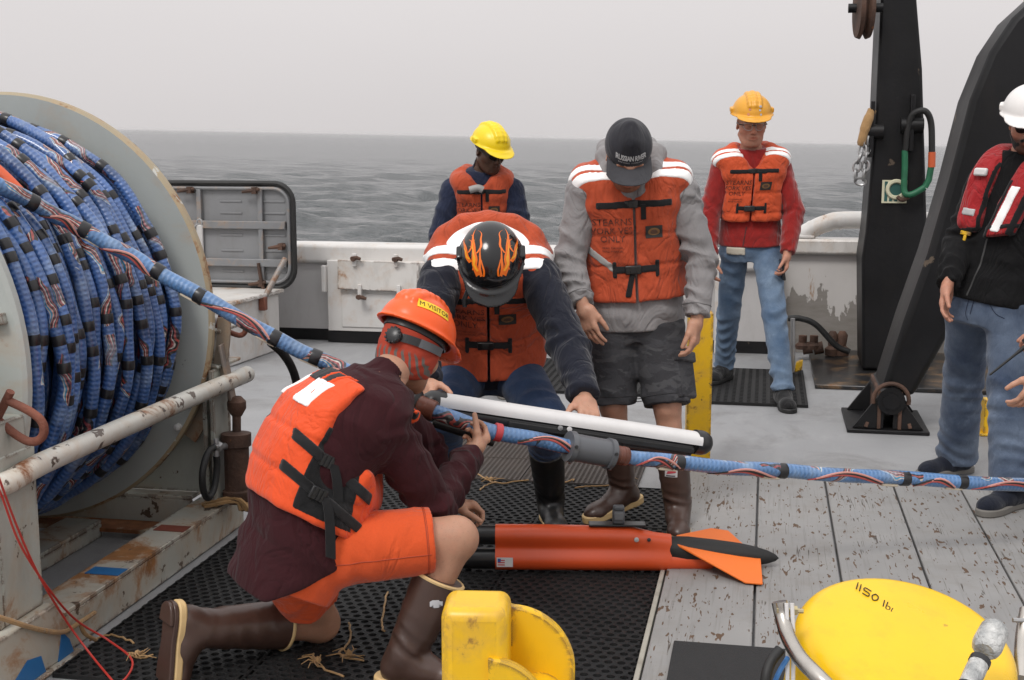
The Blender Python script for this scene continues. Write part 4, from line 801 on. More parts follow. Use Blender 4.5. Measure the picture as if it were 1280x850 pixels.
q = MB(); q.tube(spline([pp(1090, 138, 8.96), pp(1085, 150, 8.93), pp(1080, 165, 8.93), pp(1076, 182, 8.94)], 5), [.03] * 4 + [.034] * 6 + [.03] * 5 + [.022], 10); o = q.build('rust_rope', TWINE, smooth=True); tag(o, 'frayed orange-brown rope bound round the top of the hanging chain', 'rope')
q = MB(); c_ = pp(1080, 10, 8.9); q.lathe([(-.05, .02), (-.045, .19), (-.02, .20), (0, .16), (.02, .20), (.045, .19), (.05, .02)], c_, (1, .1, 0), 32); o = q.build('sheave', RUSTM, smooth=True, angle=35); tag(o, 'rusty brown sheave wheel high on the upright frame leg', 'sheave')
q = MB(); q.tube([pp(1080, 10, 8.9) + V(-.1, 0, 0), pp(1080, 10, 8.9) + V(.12, 0, 0)], .03, 12); q.build('axle', BLACKP, o, smooth=True)

l2 = thing('frame_leg', 'slanting curved black A-frame leg hinged on a gusseted deck bracket', 'frame leg', (.7, 7.3, 0))
LF = [(1100, 496), (1130, 402), (1160, 318), (1187, 225), (1213, 125), (1238, 64), (1266, 22), (1312, -20), (1370, -60)]; RT = [(1430, 20), (1395, 75), (1330, 180), (1258, 300), (1192, 408), (1143, 496)]
fr = [plane_pt(x, y, 7.2) for x, y in RT[::-1]] + [plane_pt(x, y, 7.2) for x, y in LF[::-1]]
q = MB(); q.prism(fr, (0, 7.2, 0), (1, 0, 0), (0, 0, 1), (0, .50, 0)); q.build('column', BLACKP, l2, bevel=.035, bseg=2)
bx0, bx1, by0 = .475, .915, 7.16
q = MB(); q.span((bx0, by0, .002), (bx1, by0 + .60, .022)); q.build('base_plate', BLACKP, l2, bevel=.004)
for dy in (.03, .53):
    for s in (0, 1):
        xa, xb, xc = (bx0 + .03, bx0 + .17, bx0 + .195) if s == 0 else (bx1 - .03, bx1 - .17, bx1 - .195)
        q = MB(); q.prism([(xa, .024), (xc, .024), (xc, .22), (xb, .22)], (0, by0 + dy, 0), (1, 0, 0), (0, 0, 1), (0, .025, 0)); q.build('gusset', BLACKP, l2, bevel=.003)
for x in (.635, .745): q = MB(); q.span((x, by0 + .02, .024), (x + .02, by0 + .58, .235)); q.build('cheek', RUSTM, l2, bevel=.003)
q = MB(); q.tube([(.705, by0 + .008, .185), (.705, by0 + .57, .185)], .075, 24); q.tube([(.705, by0 - .004, .185), (.705, by0 + .006, .185)], .045, 20); q.build('hinge_pin', BLACKP, l2, smooth=True)
q = MB(); q.tube([(.705 + .095 * math.cos(a), by0 + .03, .185 + .095 * math.sin(a)) for a in np.linspace(-.2, math.pi + .2, 16)], .012, 8); q.build('hinge_ring', RUSTM, l2, smooth=True)
for x in (bx0 + .10, bx1 - .10):
    q = MB(); q.beam((x, by0 + .03, .03), (.705 + (x - .705) * .42, by0 + .10, .23), .02, .02, (0, 1, 0)); q.build('rib', RUSTM, l2, bevel=.003)
q = MB(); q.lathe([(0, .06), (.05, .06), (.055, .03)], (1.15, 7.19, 1.32), (0, -1, 0), 18); q.tube([(1.15 + .07 * math.cos(a), 7.17, 1.32 + .09 * math.sin(a)) for a in np.linspace(0, 6.28, 16, endpoint=False)], .012, 6, closed=True); q.build('hose_boss', BLACKR, l2, smooth=True)

# small gear at the stern
q = MB(); q.tube(spline([pp(985, 398, 9.4), pp(1000, 398, 9.4), pp(1020, 406, 9.4), pp(1045, 432, 9.4), pp(1062, 440, 9.4)], 6), .022, 10); o = q.build('black_hose', BLACKR, smooth=True); tag(o, 'black rubber hose arching from a thin pipe beside the red-jacketed man', 'hose')
q = MB(); q.tube([pp(991, 465, 8.9), pp(991, 398, 8.9)], .016, 10); q.build('pipe', STEEL, o, smooth=True)
q = MB(); q.prism([(0, 0), (.05, .02), (.055, .09), (.01, .07)], pp(993, 466, 8.8), (1, 0, 0), (0, 0, 1), (0, .05, 0)); o = q.build('yellow_wedge', YELP, bevel=.006); tag(o, 'small yellow wedge at the foot of the thin pipe', 'wedge')
q = MB()
for px in (1003, 1017): q.tube([pp(px, 436, 9.55), pp(px + 12, 434, 9.55)], .045, 12); q.lathe([(0, .05), (.03, .055), (.05, .03), (.10, .03)], pp(px, 436, 9.55), (0, 0, 1), 12)
o = q.build('deck_valve', RUSTM, smooth=True); tag(o, 'pair of rusty valve bodies at the foot of the peeled bulwark', 'valve')
q = MB()
for px in (1040, 1052): q.lathe([(0, .05), (.05, .055), (.07, .03), (.15, .04), (.18, .02)], pp(px, 444, 9.6), (0, 0, 1), 12)
o = q.build('deck_valve', RUSTM, smooth=True); tag(o, 'rusty valve spindles next to the upright black leg', 'valve')
# hose with yellow stripe behind the kneeling man
q = MB(); hp = spline([at(338, 428, 4.55), at(352, 440, 4.6), at(364, 458, 4.65), at(371, 480, 4.7), at(374, 510, 4.75), at(372, 560, 4.7), at(371, 640, 4.6)], 6); q.tube(hp, .016, 12); o = q.build('striped_hose', BLACKR, smooth=True); tag(o, 'black hose with a yellow stripe hanging from the blue cable', 'hose')
q = MB(); q.tube([p + nrm(V(.4, -1, .1)) * .0135 for p in hp], .0045, 6); q.build('yellow_stripe', YELP, o, smooth=True)
# ================================================================== implicit-surface modelling for figures
class SDF:
    def __init__(s, lo, hi, h):
        s.lo = V(*lo); s.h = h; s.n = np.ceil((V(*hi) - s.lo) / h).astype(int) + 1; s.d = np.full(tuple(s.n), 9.0, np.float32)
        s.ax = [(s.lo[i] + h * np.arange(s.n[i])).astype(np.float32) for i in range(3)]
    def win(s, lo, hi, m):
        a = np.clip(np.floor((np.minimum(lo, hi) - m - s.lo) / s.h).astype(int), 0, s.n); b = np.clip(np.ceil((np.maximum(lo, hi) + m - s.lo) / s.h).astype(int) + 1, 0, s.n)
        if (b <= a).any(): return None
        sl = tuple(slice(a[i], b[i]) for i in range(3)); return sl, (s.ax[0][sl[0]][:, None, None], s.ax[1][sl[1]][None, :, None], s.ax[2][sl[2]][None, None, :])
    def put(s, lo, hi, fn, k=0.0, op='u', m=None):
        w_ = s.win(np.asarray(lo, float), np.asarray(hi, float), (k + 2.5 * s.h) if m is None else m)
        if w_ is None: return s
        sl, P = w_; b = fn(P); a = s.d[sl]
        if op == 'u':
            r = np.minimum(a, b)
            if k > 0: h = np.maximum(k - np.abs(a - b), 0) / k; r = r - h * h * k * .25
        elif op == 's':
            b = -b; r = np.maximum(a, b)
            if k > 0: h = np.maximum(k - np.abs(a - b), 0) / k; r = r + h * h * k * .25
        elif op == 'i':
            r = np.maximum(a, b)
            if k > 0: h = np.maximum(k - np.abs(a - b), 0) / k; r = r + h * h * k * .25
        elif op == 'd': r = a + b
        s.d[sl] = r; return s
    def cone(s, a, b, ra, rb, k=.02, op='u', flat=None, m=None):
        a, b = V(*a), V(*b); R = max(ra, rb)
        return s.put(np.minimum(a, b) - R, np.maximum(a, b) + R, lambda P: f_cone(P, a, b, ra, rb, flat), k, op, m)
    def ell(s, c, r, M=None, k=.02, op='u'):
        c = V(*c); r = V(*r); R = V(1, 1, 1) * max(r); return s.put(c - R, c + R, lambda P: f_ell(P, c, r, M), k, op)
    def half(s, o, n, k=0.0):
        """cut away the side n points to"""
        o, n = V(*o), nrm(n); hi = s.lo + s.h * s.n; return s.put(s.lo, hi, lambda P: (P[0] - o[0]) * n[0] + (P[1] - o[1]) * n[1] + (P[2] - o[2]) * n[2], k, 'i')
    def mesh(s, it=2):
        d = s.d; I = d < 0
        c = np.zeros(tuple(s.n - 1), np.uint8)
        for i in (0, 1):
            for j in (0, 1):
                for k in (0, 1): c += I[i:s.n[0] - 1 + i, j:s.n[1] - 1 + j, k:s.n[2] - 1 + k]
        act = np.argwhere((c > 0) & (c < 8)); idx = np.full(tuple(s.n - 1), -1, np.int32); idx[tuple(act.T)] = np.arange(len(act))
        acc = np.zeros((len(act), 3)); cnt = np.zeros(len(act)); x, y, z = act.T
        for axx in range(3):
            o1, o2 = [q for q in range(3) if q != axx]
            for u in (0, 1):
                for v in (0, 1):
                    off = np.zeros(3, int); off[o1] = u; off[o2] = v; off2 = off.copy(); off2[axx] = 1
                    A = d[x + off[0], y + off[1], z + off[2]]; B = d[x + off2[0], y + off2[1], z + off2[2]]; cr = (A < 0) != (B < 0)
                    t = np.where(cr, A / np.where(cr, A - B, 1), 0); p = np.tile(off.astype(float), (len(act), 1)); p[:, axx] = t
                    acc += p * cr[:, None]; cnt += cr
        P = s.lo + s.h * (act + acc / np.maximum(cnt, 1)[:, None]); F = []
        for axx in range(3):
            sl0 = [slice(None)] * 3; sl1 = [slice(None)] * 3; sl0[axx] = slice(0, -1); sl1[axx] = slice(1, None)
            e_ = np.argwhere(I[tuple(sl0)] != I[tuple(sl1)]); o1, o2 = (axx + 1) % 3, (axx + 2) % 3
            ok = (e_[:, o1] > 0) & (e_[:, o2] > 0) & (e_[:, o1] < s.n[o1] - 1) & (e_[:, o2] < s.n[o2] - 1); e_ = e_[ok]
            def cell(u, v):
                q = e_.copy(); q[:, o1] -= u; q[:, o2] -= v; return idx[tuple(q.T)]
            f = np.stack([cell(1, 1), cell(0, 1), cell(0, 0), cell(1, 0)], 1); ins = I[tuple(e_.T)]
            f[~ins] = f[~ins][:, ::-1]; F.append(f)
        F = np.concatenate(F) if F else np.zeros((0, 4), int); F = F[(F >= 0).all(1)]
        if len(F):
            e_ = np.concatenate([F[:, [0, 1]], F[:, [1, 2]], F[:, [2, 3]], F[:, [3, 0]]]); n = len(P); dg = np.bincount(e_.ravel(), minlength=n)
            for k in range(it):
                for lam in (.55, -.45 if k < it - 1 else -.30):
                    A = np.stack([np.bincount(e_[:, 0], P[e_[:, 1], i], n) + np.bincount(e_[:, 1], P[e_[:, 0], i], n) for i in range(3)], 1); P = P + lam * (A / np.maximum(dg, 1)[:, None] - P) * (dg > 0)[:, None]
        return P, F
def f_cone(P, a, b, ra, rb, flat=None):
    ab = (b - a).astype(np.float32); L2 = float(ab.dot(ab)) + 1e-9; px, py, pz = P[0] - a[0], P[1] - a[1], P[2] - a[2]
    tt = (px * ab[0] + py * ab[1] + pz * ab[2]) / L2; t = np.clip(tt, 0, 1)
    d = np.sqrt((px - t * ab[0]) ** 2 + (py - t * ab[1]) ** 2 + (pz - t * ab[2]) ** 2) - (ra + (rb - ra) * t)
    L = math.sqrt(L2)
    if flat in ('b', 'ab'): d = np.maximum(d, (tt - 1) * L)
    if flat in ('a', 'ab'): d = np.maximum(d, -tt * L)
    return d
def f_ell(P, c, r, M=None):
    q = [P[i] - c[i] for i in range(3)]
    if M is not None: q = [q[0] * M[0, i] + q[1] * M[1, i] + q[2] * M[2, i] for i in range(3)]   # columns of M = axes
    k0 = np.sqrt((q[0] / r[0]) ** 2 + (q[1] / r[1]) ** 2 + (q[2] / r[2]) ** 2); k1 = np.sqrt((q[0] / r[0] ** 2) ** 2 + (q[1] / r[1] ** 2) ** 2 + (q[2] / r[2] ** 2) ** 2)
    return k0 * (k0 - 1) / np.maximum(k1, 1e-6)
def f_box(P, c, hsz, M, rd=.0):
    q = [P[i] - c[i] for i in range(3)]; q = [np.abs(q[0] * M[0, i] + q[1] * M[1, i] + q[2] * M[2, i]) - (hsz[i] - rd) for i in range(3)]
    return np.sqrt(np.maximum(q[0], 0) ** 2 + np.maximum(q[1], 0) ** 2 + np.maximum(q[2], 0) ** 2) + np.minimum(np.maximum(q[0], np.maximum(q[1], q[2])), 0) - rd
def sobj(name, f, m, parent, fsmooth=0, tint=None):
    P, F = f if isinstance(f, tuple) else f.mesh()
    P = P - base_of(parent); me = mesh_np(name, P, F); me.materials.append(m)
    if tint is not None:
        a = me.color_attributes.new('tint', 'FLOAT_COLOR', 'POINT'); a.data.foreach_set('color', np.asarray(tint, np.float32).ravel())
    o = bpy.data.objects.new(name, me); link(o, parent); return o
def bbox(pts, m):
    P = np.array(pts); return P.min(0) - m, P.max(0) + m
def lerp(a, b, t): return V(*a) + (V(*b) - V(*a)) * t

class Frame:
    """orthonormal frame: r right, f forward, u up (columns)"""
    def __init__(s, o, f, u):
        s.o = V(*o); s.f = nrm(f); s.r = nrm(np.cross(s.f, u)); s.u = np.cross(s.r, s.f); s.M = np.stack([s.r, s.f, s.u], 1)
    def p(s, x, y, z): return s.o + s.r * x + s.f * y + s.u * z
    def loc(s, P): return (np.asarray(P) - s.o) @ s.M

# ------------------------------------------------------------------ torso: elliptical sections along a bowed spine
class Torso:
    def __init__(s, J, bulk=1.0, bow=.03, depth=1.0):
        s.P, s.N = V(*J['pel']), V(*J['neck']); s.u = nrm(s.N - s.P); s.L = np.linalg.norm(s.N - s.P)
        a = nrm(V(*J['hipR']) - V(*J['hipL'])); b = nrm(V(*J['shR']) - V(*J['shL']))
        s.ra = nrm(a - s.u * a.dot(s.u)); s.rb = nrm(b - s.u * b.dot(s.u)); s.bow = bow
        s.t = [-.30, -.12, .0, .25, .5, .75, .92, 1.06]; s.w = np.array([.150, .168, .172, .158, .168, .180, .150, .07]) * bulk; s.dp = np.array([.100, .120, .122, .118, .125, .122, .098, .06]) * bulk * depth
        s.f = nrm(np.cross(s.u, nrm(s.ra + s.rb)))
    def axes(s, t):
        r = nrm(s.ra + (s.rb - s.ra) * min(max(t, 0), 1)); return r, np.cross(s.u, r)
    def at(s, t, vr, vf):
        r, f = s.axes(t); return s.P + s.u * s.L * t + s.f * (-s.bow * 4 * t * (1 - t)) * (1 if 0 < t < 1 else 0) + r * vr + f * vf
    def coords(s, P):
        q = [P[i] - s.P[i] for i in range(3)]; t = (q[0] * s.u[0] + q[1] * s.u[1] + q[2] * s.u[2]) / s.L; tc = np.clip(t, 0, 1)
        bw_ = -s.bow * 4 * tc * (1 - tc); r = [s.ra[i] + (s.rb[i] - s.ra[i]) * tc for i in range(3)]; ln = np.sqrt(r[0] ** 2 + r[1] ** 2 + r[2] ** 2); r = [x / ln for x in r]
        f = [s.u[1] * r[2] - s.u[2] * r[1], s.u[2] * r[0] - s.u[0] * r[2], s.u[0] * r[1] - s.u[1] * r[0]]
        q = [q[i] - s.f[i] * bw_ for i in range(3)]; return t, q[0] * r[0] + q[1] * r[1] + q[2] * r[2], q[0] * f[0] + q[1] * f[1] + q[2] * f[2]
    def dist(s, P, inf=0.0, t0=-.30, t1=1.06, wk=None):
        t, vr, vf = s.coords(P); w_ = np.interp(t, s.t, s.w).astype(np.float32) + inf; d_ = np.interp(t, s.t, s.dp).astype(np.float32) + inf
        # superellipse section, a little boxy
        k0 = ((np.abs(vr) / w_) ** 2.4 + (np.abs(vf) / d_) ** 2.4) ** (1 / 2.4); k1 = np.sqrt((vr / w_ ** 2) ** 2 + (vf / d_ ** 2) ** 2)
        d = k0 * (k0 - 1) / np.maximum(k1, 1e-5); d = np.maximum(d, -np.minimum(w_, d_))
        return np.maximum(d, np.maximum((t - t1) * s.L, (t0 - t) * s.L))
    def put(s, F, inf=0.0, k=.03, t0=-.30, t1=1.06, op='u'):
        lo, hi = bbox([s.P + s.u * s.L * t0, s.N + s.u * .05], .26 + inf); return F.put(lo, hi, lambda P: s.dist(P, inf, t0, t1), k, op, 0)

def folds(F, a, b, rad, amp, n=6, ph=0.0, twist=1.5, wf=None):
    """drapery folds along a limb from a to b: slanted ridges that weave into each other"""
    a, b = V(*a), V(*b); ab = b - a; L = np.linalg.norm(ab); ax = ab / L; x = V(0, 0, 1) if abs(ax[2]) < .8 else V(1, 0, 0); e1 = nrm(np.cross(ax, x)); e2 = np.cross(ax, e1)
    def fn(P):
        q = [P[i] - a[i] for i in range(3)]; s_ = (q[0] * ax[0] + q[1] * ax[1] + q[2] * ax[2]) / L; c1 = q[0] * e1[0] + q[1] * e1[1] + q[2] * e1[2]; c2 = q[0] * e2[0] + q[1] * e2[1] + q[2] * e2[2]
        rr = np.sqrt(c1 ** 2 + c2 ** 2); th = np.arctan2(c2, c1); w_ = np.clip(1 - (rr / rad) ** 4, 0, 1) * np.clip(np.minimum(s_, 1 - s_) * 8 + .6, 0, 1)
        if wf is not None: w_ = w_ * np.interp(np.clip(s_, 0, 1), wf[0], wf[1])
        wv = np.sin(n * 3.14 * s_ + ph + twist * np.sin(th + ph) + .8 * np.sin(2 * th + 2.1 * ph + 4 * s_)); wv2 = np.sin(n * 5.3 * s_ - 1.7 * ph + 2 * np.sin(th * 2 - ph) + 1.3)
        mod = .55 + .45 * np.sin(th * 1 + 3 * ph + 5 * s_)
        return (-amp * w_ * mod * (.75 * (1 - 2 * np.abs(wv)) + .35 * wv2)).astype(np.float32)
    return F.put(np.minimum(a, b) - rad, np.maximum(a, b) + rad, fn, 0, 'd', 0)
def rumple(F, c, rad, amp, freq=30., seed=0, stretch=(1, 1, 1)):
    rr = np.random.default_rng(seed); K = rr.normal(0, 1, (7, 3)); K = K / np.linalg.norm(K, axis=1)[:, None] * freq * rr.uniform(.5, 1.5, (7, 1)) * np.array(stretch); ph = rr.uniform(0, 6.3, 7); c = V(*c)
    def fn(P):
        o = 0
        for i in range(7): o = o + (1 - 2 * np.abs(np.sin((P[0] - c[0]) * K[i, 0] + (P[1] - c[1]) * K[i, 1] + (P[2] - c[2]) * K[i, 2] + ph[i]))) / 7 * 1.6
        w_ = np.clip(1.4 - 1.4 * np.sqrt((P[0] - c[0]) ** 2 + (P[1] - c[1]) ** 2 + (P[2] - c[2]) ** 2) / rad, 0, 1); return (-amp * w_ * o).astype(np.float32)
    return F.put(c - rad, c + rad, fn, 0, 'd', 0)

# ------------------------------------------------------------------ hand
def hand(w, d, n, thumb, curl=(25, 30, 20), spread=1.0, tcurl=(20, 20), size=1.0, h=.0026, tdir=None, curls=None):
    """w wrist, d direction to the fingers, n the way the palm faces, thumb +1/-1: side of thumb along cross(d, n)"""
    d = nrm(d); n = nrm(V(*n) - d * np.dot(n, d)); s = np.cross(d, n) * thumb; S = size
    p = lambda x, y, z: V(*w) + (d * x + s * y + n * z) * S     # x along hand, y to the thumb, z out of the palm
    F = SDF(*bbox([p(.05, 0, 0) - .135 * S, p(.05, 0, 0) + .135 * S], .02), h)
    M = np.stack([d, s, n], 1)
    pm = SDF(F.lo, F.lo + F.h * (F.n - 1), h); pm.n = F.n; pm.d = np.full(tuple(F.n), 9.0, np.float32); pm.ax = F.ax
    pm.put(p(-.02, -.05, -.03), p(.11, .05, .03), lambda P: f_box(P, p(.052, 0, 0), V(.047, .0405, .0135) * S, M, .013 * S), .0, m=.03)
    pm.cone(p(-.05, 0, 0), p(.02, 0, 0), .027 * S, .026 * S, .02); pm.ell(p(.035, .024, .012), V(.034, .016, .014) * S, M, .018); pm.ell(p(.04, -.026, .009), V(.035, .013, .011) * S, M, .018)
    fy = (.0315, .0105, -.0105, -.030); fl = (.073, .081, .075, .060); fx = (.094, .098, .095, .087); fr = (.0088, .009, .0086, .0076); tips = []
    for i in range(4):
        G = 9.0; pos = p(fx[i] - .006, fy[i], .001); a = R_(0); sp = R_((2.2 - 1.6 * i) * 2.4 * spread); cc = curls[i] if curls else curl
        segs = []
        for j, (fr_, c_) in enumerate(zip((.45, .30, .25), cc)):
            a += R_(c_ * (1 + .10 * (i - 1.5))); dd = (d * math.cos(sp) + s * math.sin(sp)) * math.cos(a) + n * math.sin(a); q = pos + dd * fl[i] * fr_ * S; r0 = fr[i] * (1 - .10 * j) * S; segs.append((pos, q, r0, r0 * .9)); pos = q
            if j == 0: pm.cone(segs[0][0] - dd * .012 * S, segs[0][0] + dd * .010 * S, r0 * 1.04, r0, .008)
        ff = lambda P, segs=segs: np.minimum.reduce([f_cone(P, *sg) for sg in segs]) - .0004
        allp = [x for sg in segs for x in sg[:2]]; F.put(*bbox(allp, .012), ff, 0); tips.append((pos, dd, i))
    # thumb
    t0 = p(.020, .026, .010); td = nrm(d * .72 + s * .62 + n * .32) if tdir is None else nrm(d * tdir[0] + s * tdir[1] + n * tdir[2])
    axn = nrm(np.cross(td, nrm(np.cross(s, td)))) ; bend = nrm(-s * .45 + n * .35 + d * .6)
    t1 = t0 + td * .040 * S; td2 = nrm(td + bend * math.tan(R_(tcurl[0])) * .9); t2 = t1 + td2 * .033 * S; td3 = nrm(td2 + bend * math.tan(R_(tcurl[1])) * .9); t3 = t2 + td3 * .026 * S
    pm.cone(t0, t1, .0145 * S, .0115 * S, .016); F.put(*bbox([t1, t2, t3], .014), lambda P: np.minimum(f_cone(P, t1, t2, .0112 * S, .0102 * S), f_cone(P, t2, t3, .0104 * S, .0082 * S)), 0)
    kk = .007; A, B = F.d, pm.d; hh = np.maximum(kk - np.abs(A - B), 0) / kk; F.d = np.minimum(A, B) - hh * hh * kk * .25
    return F.mesh()

# ------------------------------------------------------------------ head
def head_field(fr, h=.004, S=1.0, jaw=1.0, brow=1.0, nose=1.0):
    F = SDF(*bbox([fr.p(0, .02, -.02)], .19 * S), h); p = lambda x, y, z: fr.p(x * S, y * S, z * S); M = fr.M; E = lambda c, r, k=.02, op='u', M_=M: F.ell(p(*c), V(*r) * S, M_, k, op)
    E((0, -.012, .035), (.076, .097, .088), 0); E((0, .030, -.030), (.063, .066, .088), .03); E((0, .042, -.082), (.047 * jaw, .046, .034), .035); E((0, .078, -.100), (.021, .016, .016), .03)
    for x in (-1, 1):
        E((.050 * x, .052, -.022), (.021, .026, .022), .03); F.cone(p(.060 * x, .0, -.060), p(.030 * x, .065, -.095), .014 * S, .013 * S, .03)
        F.cone(p(.012 * x, .094, .026), p(.045 * x, .080, .026), .0095 * S * brow, .008 * S, .014)
        E((.031 * x, .106, .006), (.0175, .020, .012), .014, 's'); E((.031 * x, .083, .006), (.0135, .0135, .0125), .006)
        F.cone(p(.018 * x, .0955, .0105), p(.045 * x, .088, .0095), .004 * S, .0035 * S, .005); F.cone(p(.020 * x, .095, -.004), p(.043 * x, .088, -.004), .0035 * S, .003 * S, .006)
        E((.013 * x, .104, -.030), (.009, .011, .008), .008); Me = Frame(fr.o, fr.f + fr.r * .45 * x, fr.u).M; E((.077 * x, -.008, -.004), (.010, .020, .032), .010, 'u', Me); E((.084 * x, -.004, .0), (.006, .011, .017), .008, 's', Me)
    F.cone(p(0, .095, .020), p(0, .116 * nose, -.022), .008 * S, .0125 * S, .016); E((0, .118 * nose, -.026), (.0115, .011, .010), .008)
    E((0, .094, -.058), (.028, .012, .016), .02)
    F.cone(p(-.021, .094, -.058), p(0, .1055, -.0555), .0045 * S, .006 * S, .006); F.cone(p(.021, .094, -.058), p(0, .1055, -.0555), .0045 * S, .006 * S, .006); F.cone(p(-.019, .094, -.067), p(.019, .094, -.067), .006 * S, .006 * S, .008); E((0, .101, -.067), (.012, .006, .006), .008)
    E((0, .108, -.0615), (.024, .010, .0014), .003, 's')
    return F
def head_tint(fr, P, S=1.0, base=(1, 1, 1), beard=0.0, beardc=(.25, .2, .18), lip=(1.05, .72, .68), red=.12, hairc=None):
    q = fr.loc(P) / S; n = len(q); C = np.tile(np.array([*base, 1.0]), (n, 1)); x, y, z = q.T
    def blend(wt, col):
        wt = np.clip(wt, 0, 1)[:, None]; C[:, :3] = C[:, :3] * (1 - wt) + np.array(col) * wt
    blend(np.exp(-((np.abs(x) - .045) ** 2 + (z + .03) ** 2) / .0006) * red * 2, np.array(base) * (1.12, .8, .76)); blend(np.exp(-(x ** 2 + (y - .118) ** 2 + (z + .024) ** 2) / .0004) * red * 2.2, np.array(base) * (1.1, .78, .72))
    if beard:
        bz = np.clip((-.035 - z + .25 * np.maximum(0, .03 - y)) / .02, 0, 1) * np.clip((y + .02) / .02, 0, 1) * np.clip((z + .16) / .02, 0, 1); up = np.exp(-((x / .028) ** 2 + ((z + .046) / .009) ** 2)) * (y > .07); blend(np.maximum(bz, up) * beard, beardc)
    blend(np.exp(-((x / .019) ** 4 + ((z + .061) / .0085) ** 4)) * (y > .08), np.array(base) * lip)
    for sx_ in (-1, 1): blend(np.exp(-(((x - .030 * sx_) / .019) ** 4 + ((z - .0245 - .004 * (1 - ((x - .03 * sx_) / .02) ** 2)) / .0045) ** 4)) * (y > .06) * .85, np.array(beardc))
    return C
def skin_mat(name, col, rough=.5):
    m, t, b = newmat(name); g = NG(t); o = g.obj(); at_ = g.n('ShaderNodeAttribute'); at_.attribute_name = 'tint'
    c = g.mix(g.ramp(g.noise(o, 18, 5, .6), .3, .7), scl(col, .88), scl(col, 1.1)); c = g.mix(g.math('MULTIPLY', g.ramp(g.noise(o, 45, 4), .5, .75), .25), c, scl((col[0] * 1.05, col[1] * .75, col[2] * .7), 1)); c = g.mix(g.math('MULTIPLY', g.ramp(g.noise(o, 240, 2, .5, .3), .60, .72), .30), c, scl(col, .35)); c = g.mix(1.0, c, at_.outputs['Color'], 'MULTIPLY'); g.l(c, b.inputs['Base Color'])
    b.inputs['Roughness'].default_value = rough; b.inputs['Subsurface Weight'].default_value = .12; b.inputs['Subsurface Radius'].default_value = (.012, .005, .003); b.inputs['Subsurface Scale'].default_value = .5; b.inputs['Specular IOR Level'].default_value = .35
    g.l(g.bump(g.noise(o, 260, 3), .18, .002), b.inputs['Normal']); return m

# ------------------------------------------------------------------ projected prints
def drape(name, polys, place, ray, bvh, m, parent, lift=.0022, maxe=.012, depth=.4):
    """polys: lists of 2D points or (verts, faces); place(x, y) -> 3D start; ray: direction onto the surface"""
    b = bmesh.new(); ray = nrm(ray)
    for P in polys:
        if isinstance(P, tuple): vs = [b.verts.new((x, y, 0)) for x, y in P[0]]; fl_ = P[1]
        else: vs = [b.verts.new((x, y, 0)) for x, y in P]; fl_ = [range(len(P))]
        for f in fl_:
            try: b.faces.new([vs[i] for i in f])
            except ValueError: pass
    bmesh.ops.triangulate(b, faces=b.faces[:])
    for _ in range(6):
        ed = [e for e in b.edges if e.calc_length() > maxe]
        if not ed: break
        bmesh.ops.subdivide_edges(b, edges=ed, cuts=1); bmesh.ops.triangulate(b, faces=b.faces[:])
    bad = []; off = base_of(parent)
    for v in b.verts:
        p = place(v.co.x, v.co.y); h = bvh.ray_cast(Vector(p), Vector(ray), depth)
        if h[0] is None: bad.append(v); continue
        nn = np.array(h[1]); nn = nn if nn.dot(ray) < 0 else -nn; v.co = Vector(np.array(h[0]) + nn * lift - off)
    bmesh.ops.delete(b, geom=bad, context='VERTS'); bmesh.ops.recalc_face_normals(b, faces=b.faces[:])
    me = bpy.data.meshes.new(name); b.to_mesh(me); b.free(); me.materials.append(m)
    for f in me.polygons: f.use_smooth = True
    o = bpy.data.objects.new(name, me); link(o, parent); return o
_tc = {}
def text_polys(s, size=1.0, align='CENTER', bold=0.0, spacing=1.0):
    k = (s, align, bold, spacing)
    if k not in _tc:
        c = bpy.data.curves.new('t', 'FONT'); c.body = s; c.align_x = align; c.resolution_u = 2; c.offset = bold; c.space_line = .85; c.space_character = spacing; o = bpy.data.objects.new('t', c); COL.objects.link(o)
        me = bpy.data.meshes.new_from_object(o.evaluated_get(bpy.context.evaluated_depsgraph_get())); _tc[k] = ([(v.co.x, v.co.y) for v in me.vertices], [tuple(p.vertices) for p in me.polygons]); bpy.data.objects.remove(o); bpy.data.curves.remove(c); bpy.data.meshes.remove(me)
    vs, fs = _tc[k]; return ([(x * size, y * size) for x, y in vs], fs)
def bvh_of(*objs):
    vs = []; fs = []
    for o in objs:
        b = len(vs); off = Vector(base_of(o)); me = o.data; vs += [v.co + off for v in me.vertices]; fs += [tuple(b + i for i in p.vertices) for p in me.polygons]
    return BVHTree.FromPolygons(vs, fs)
# ================================================================== people
SKIN_L = skin_mat('light_skin', (.46, .25, .17)); SKIN_T = skin_mat('ruddy_skin', (.45, .22, .15)); SKIN_D = skin_mat('dark_skin', (.075, .036, .022), .42); SKIN_K = skin_mat('tanned_skin', (.44, .24, .16))
VORG = cloth('faded_orange_vest_nylon', (.47, .075, .028), .16, 6, 320, .2, .45, 11, .8, stain=.35, stainc=(.16, .03, .015)); VORG2 = cloth('orange_vest_nylon', (.60, .085, .026), .10, 5, 320, .2, .4, 11, .75, stain=.12, stainc=(.25, .04, .02)); VBRT = cloth('bright_orange_vest_nylon', (.78, .085, .018), .08, 5, 320, .2, .35, 12, .7)
REFL = paint('silver_reflective_tape', (.93, .93, .92), .35, var=.03, bump=.05); WEB = cloth('black_webbing', (.012, .012, .013), .2, 20, 500, .4, .1); MESHB = cloth('black_mesh_fabric', (.010, .010, .011), .4, 60, 420, .9, .3)
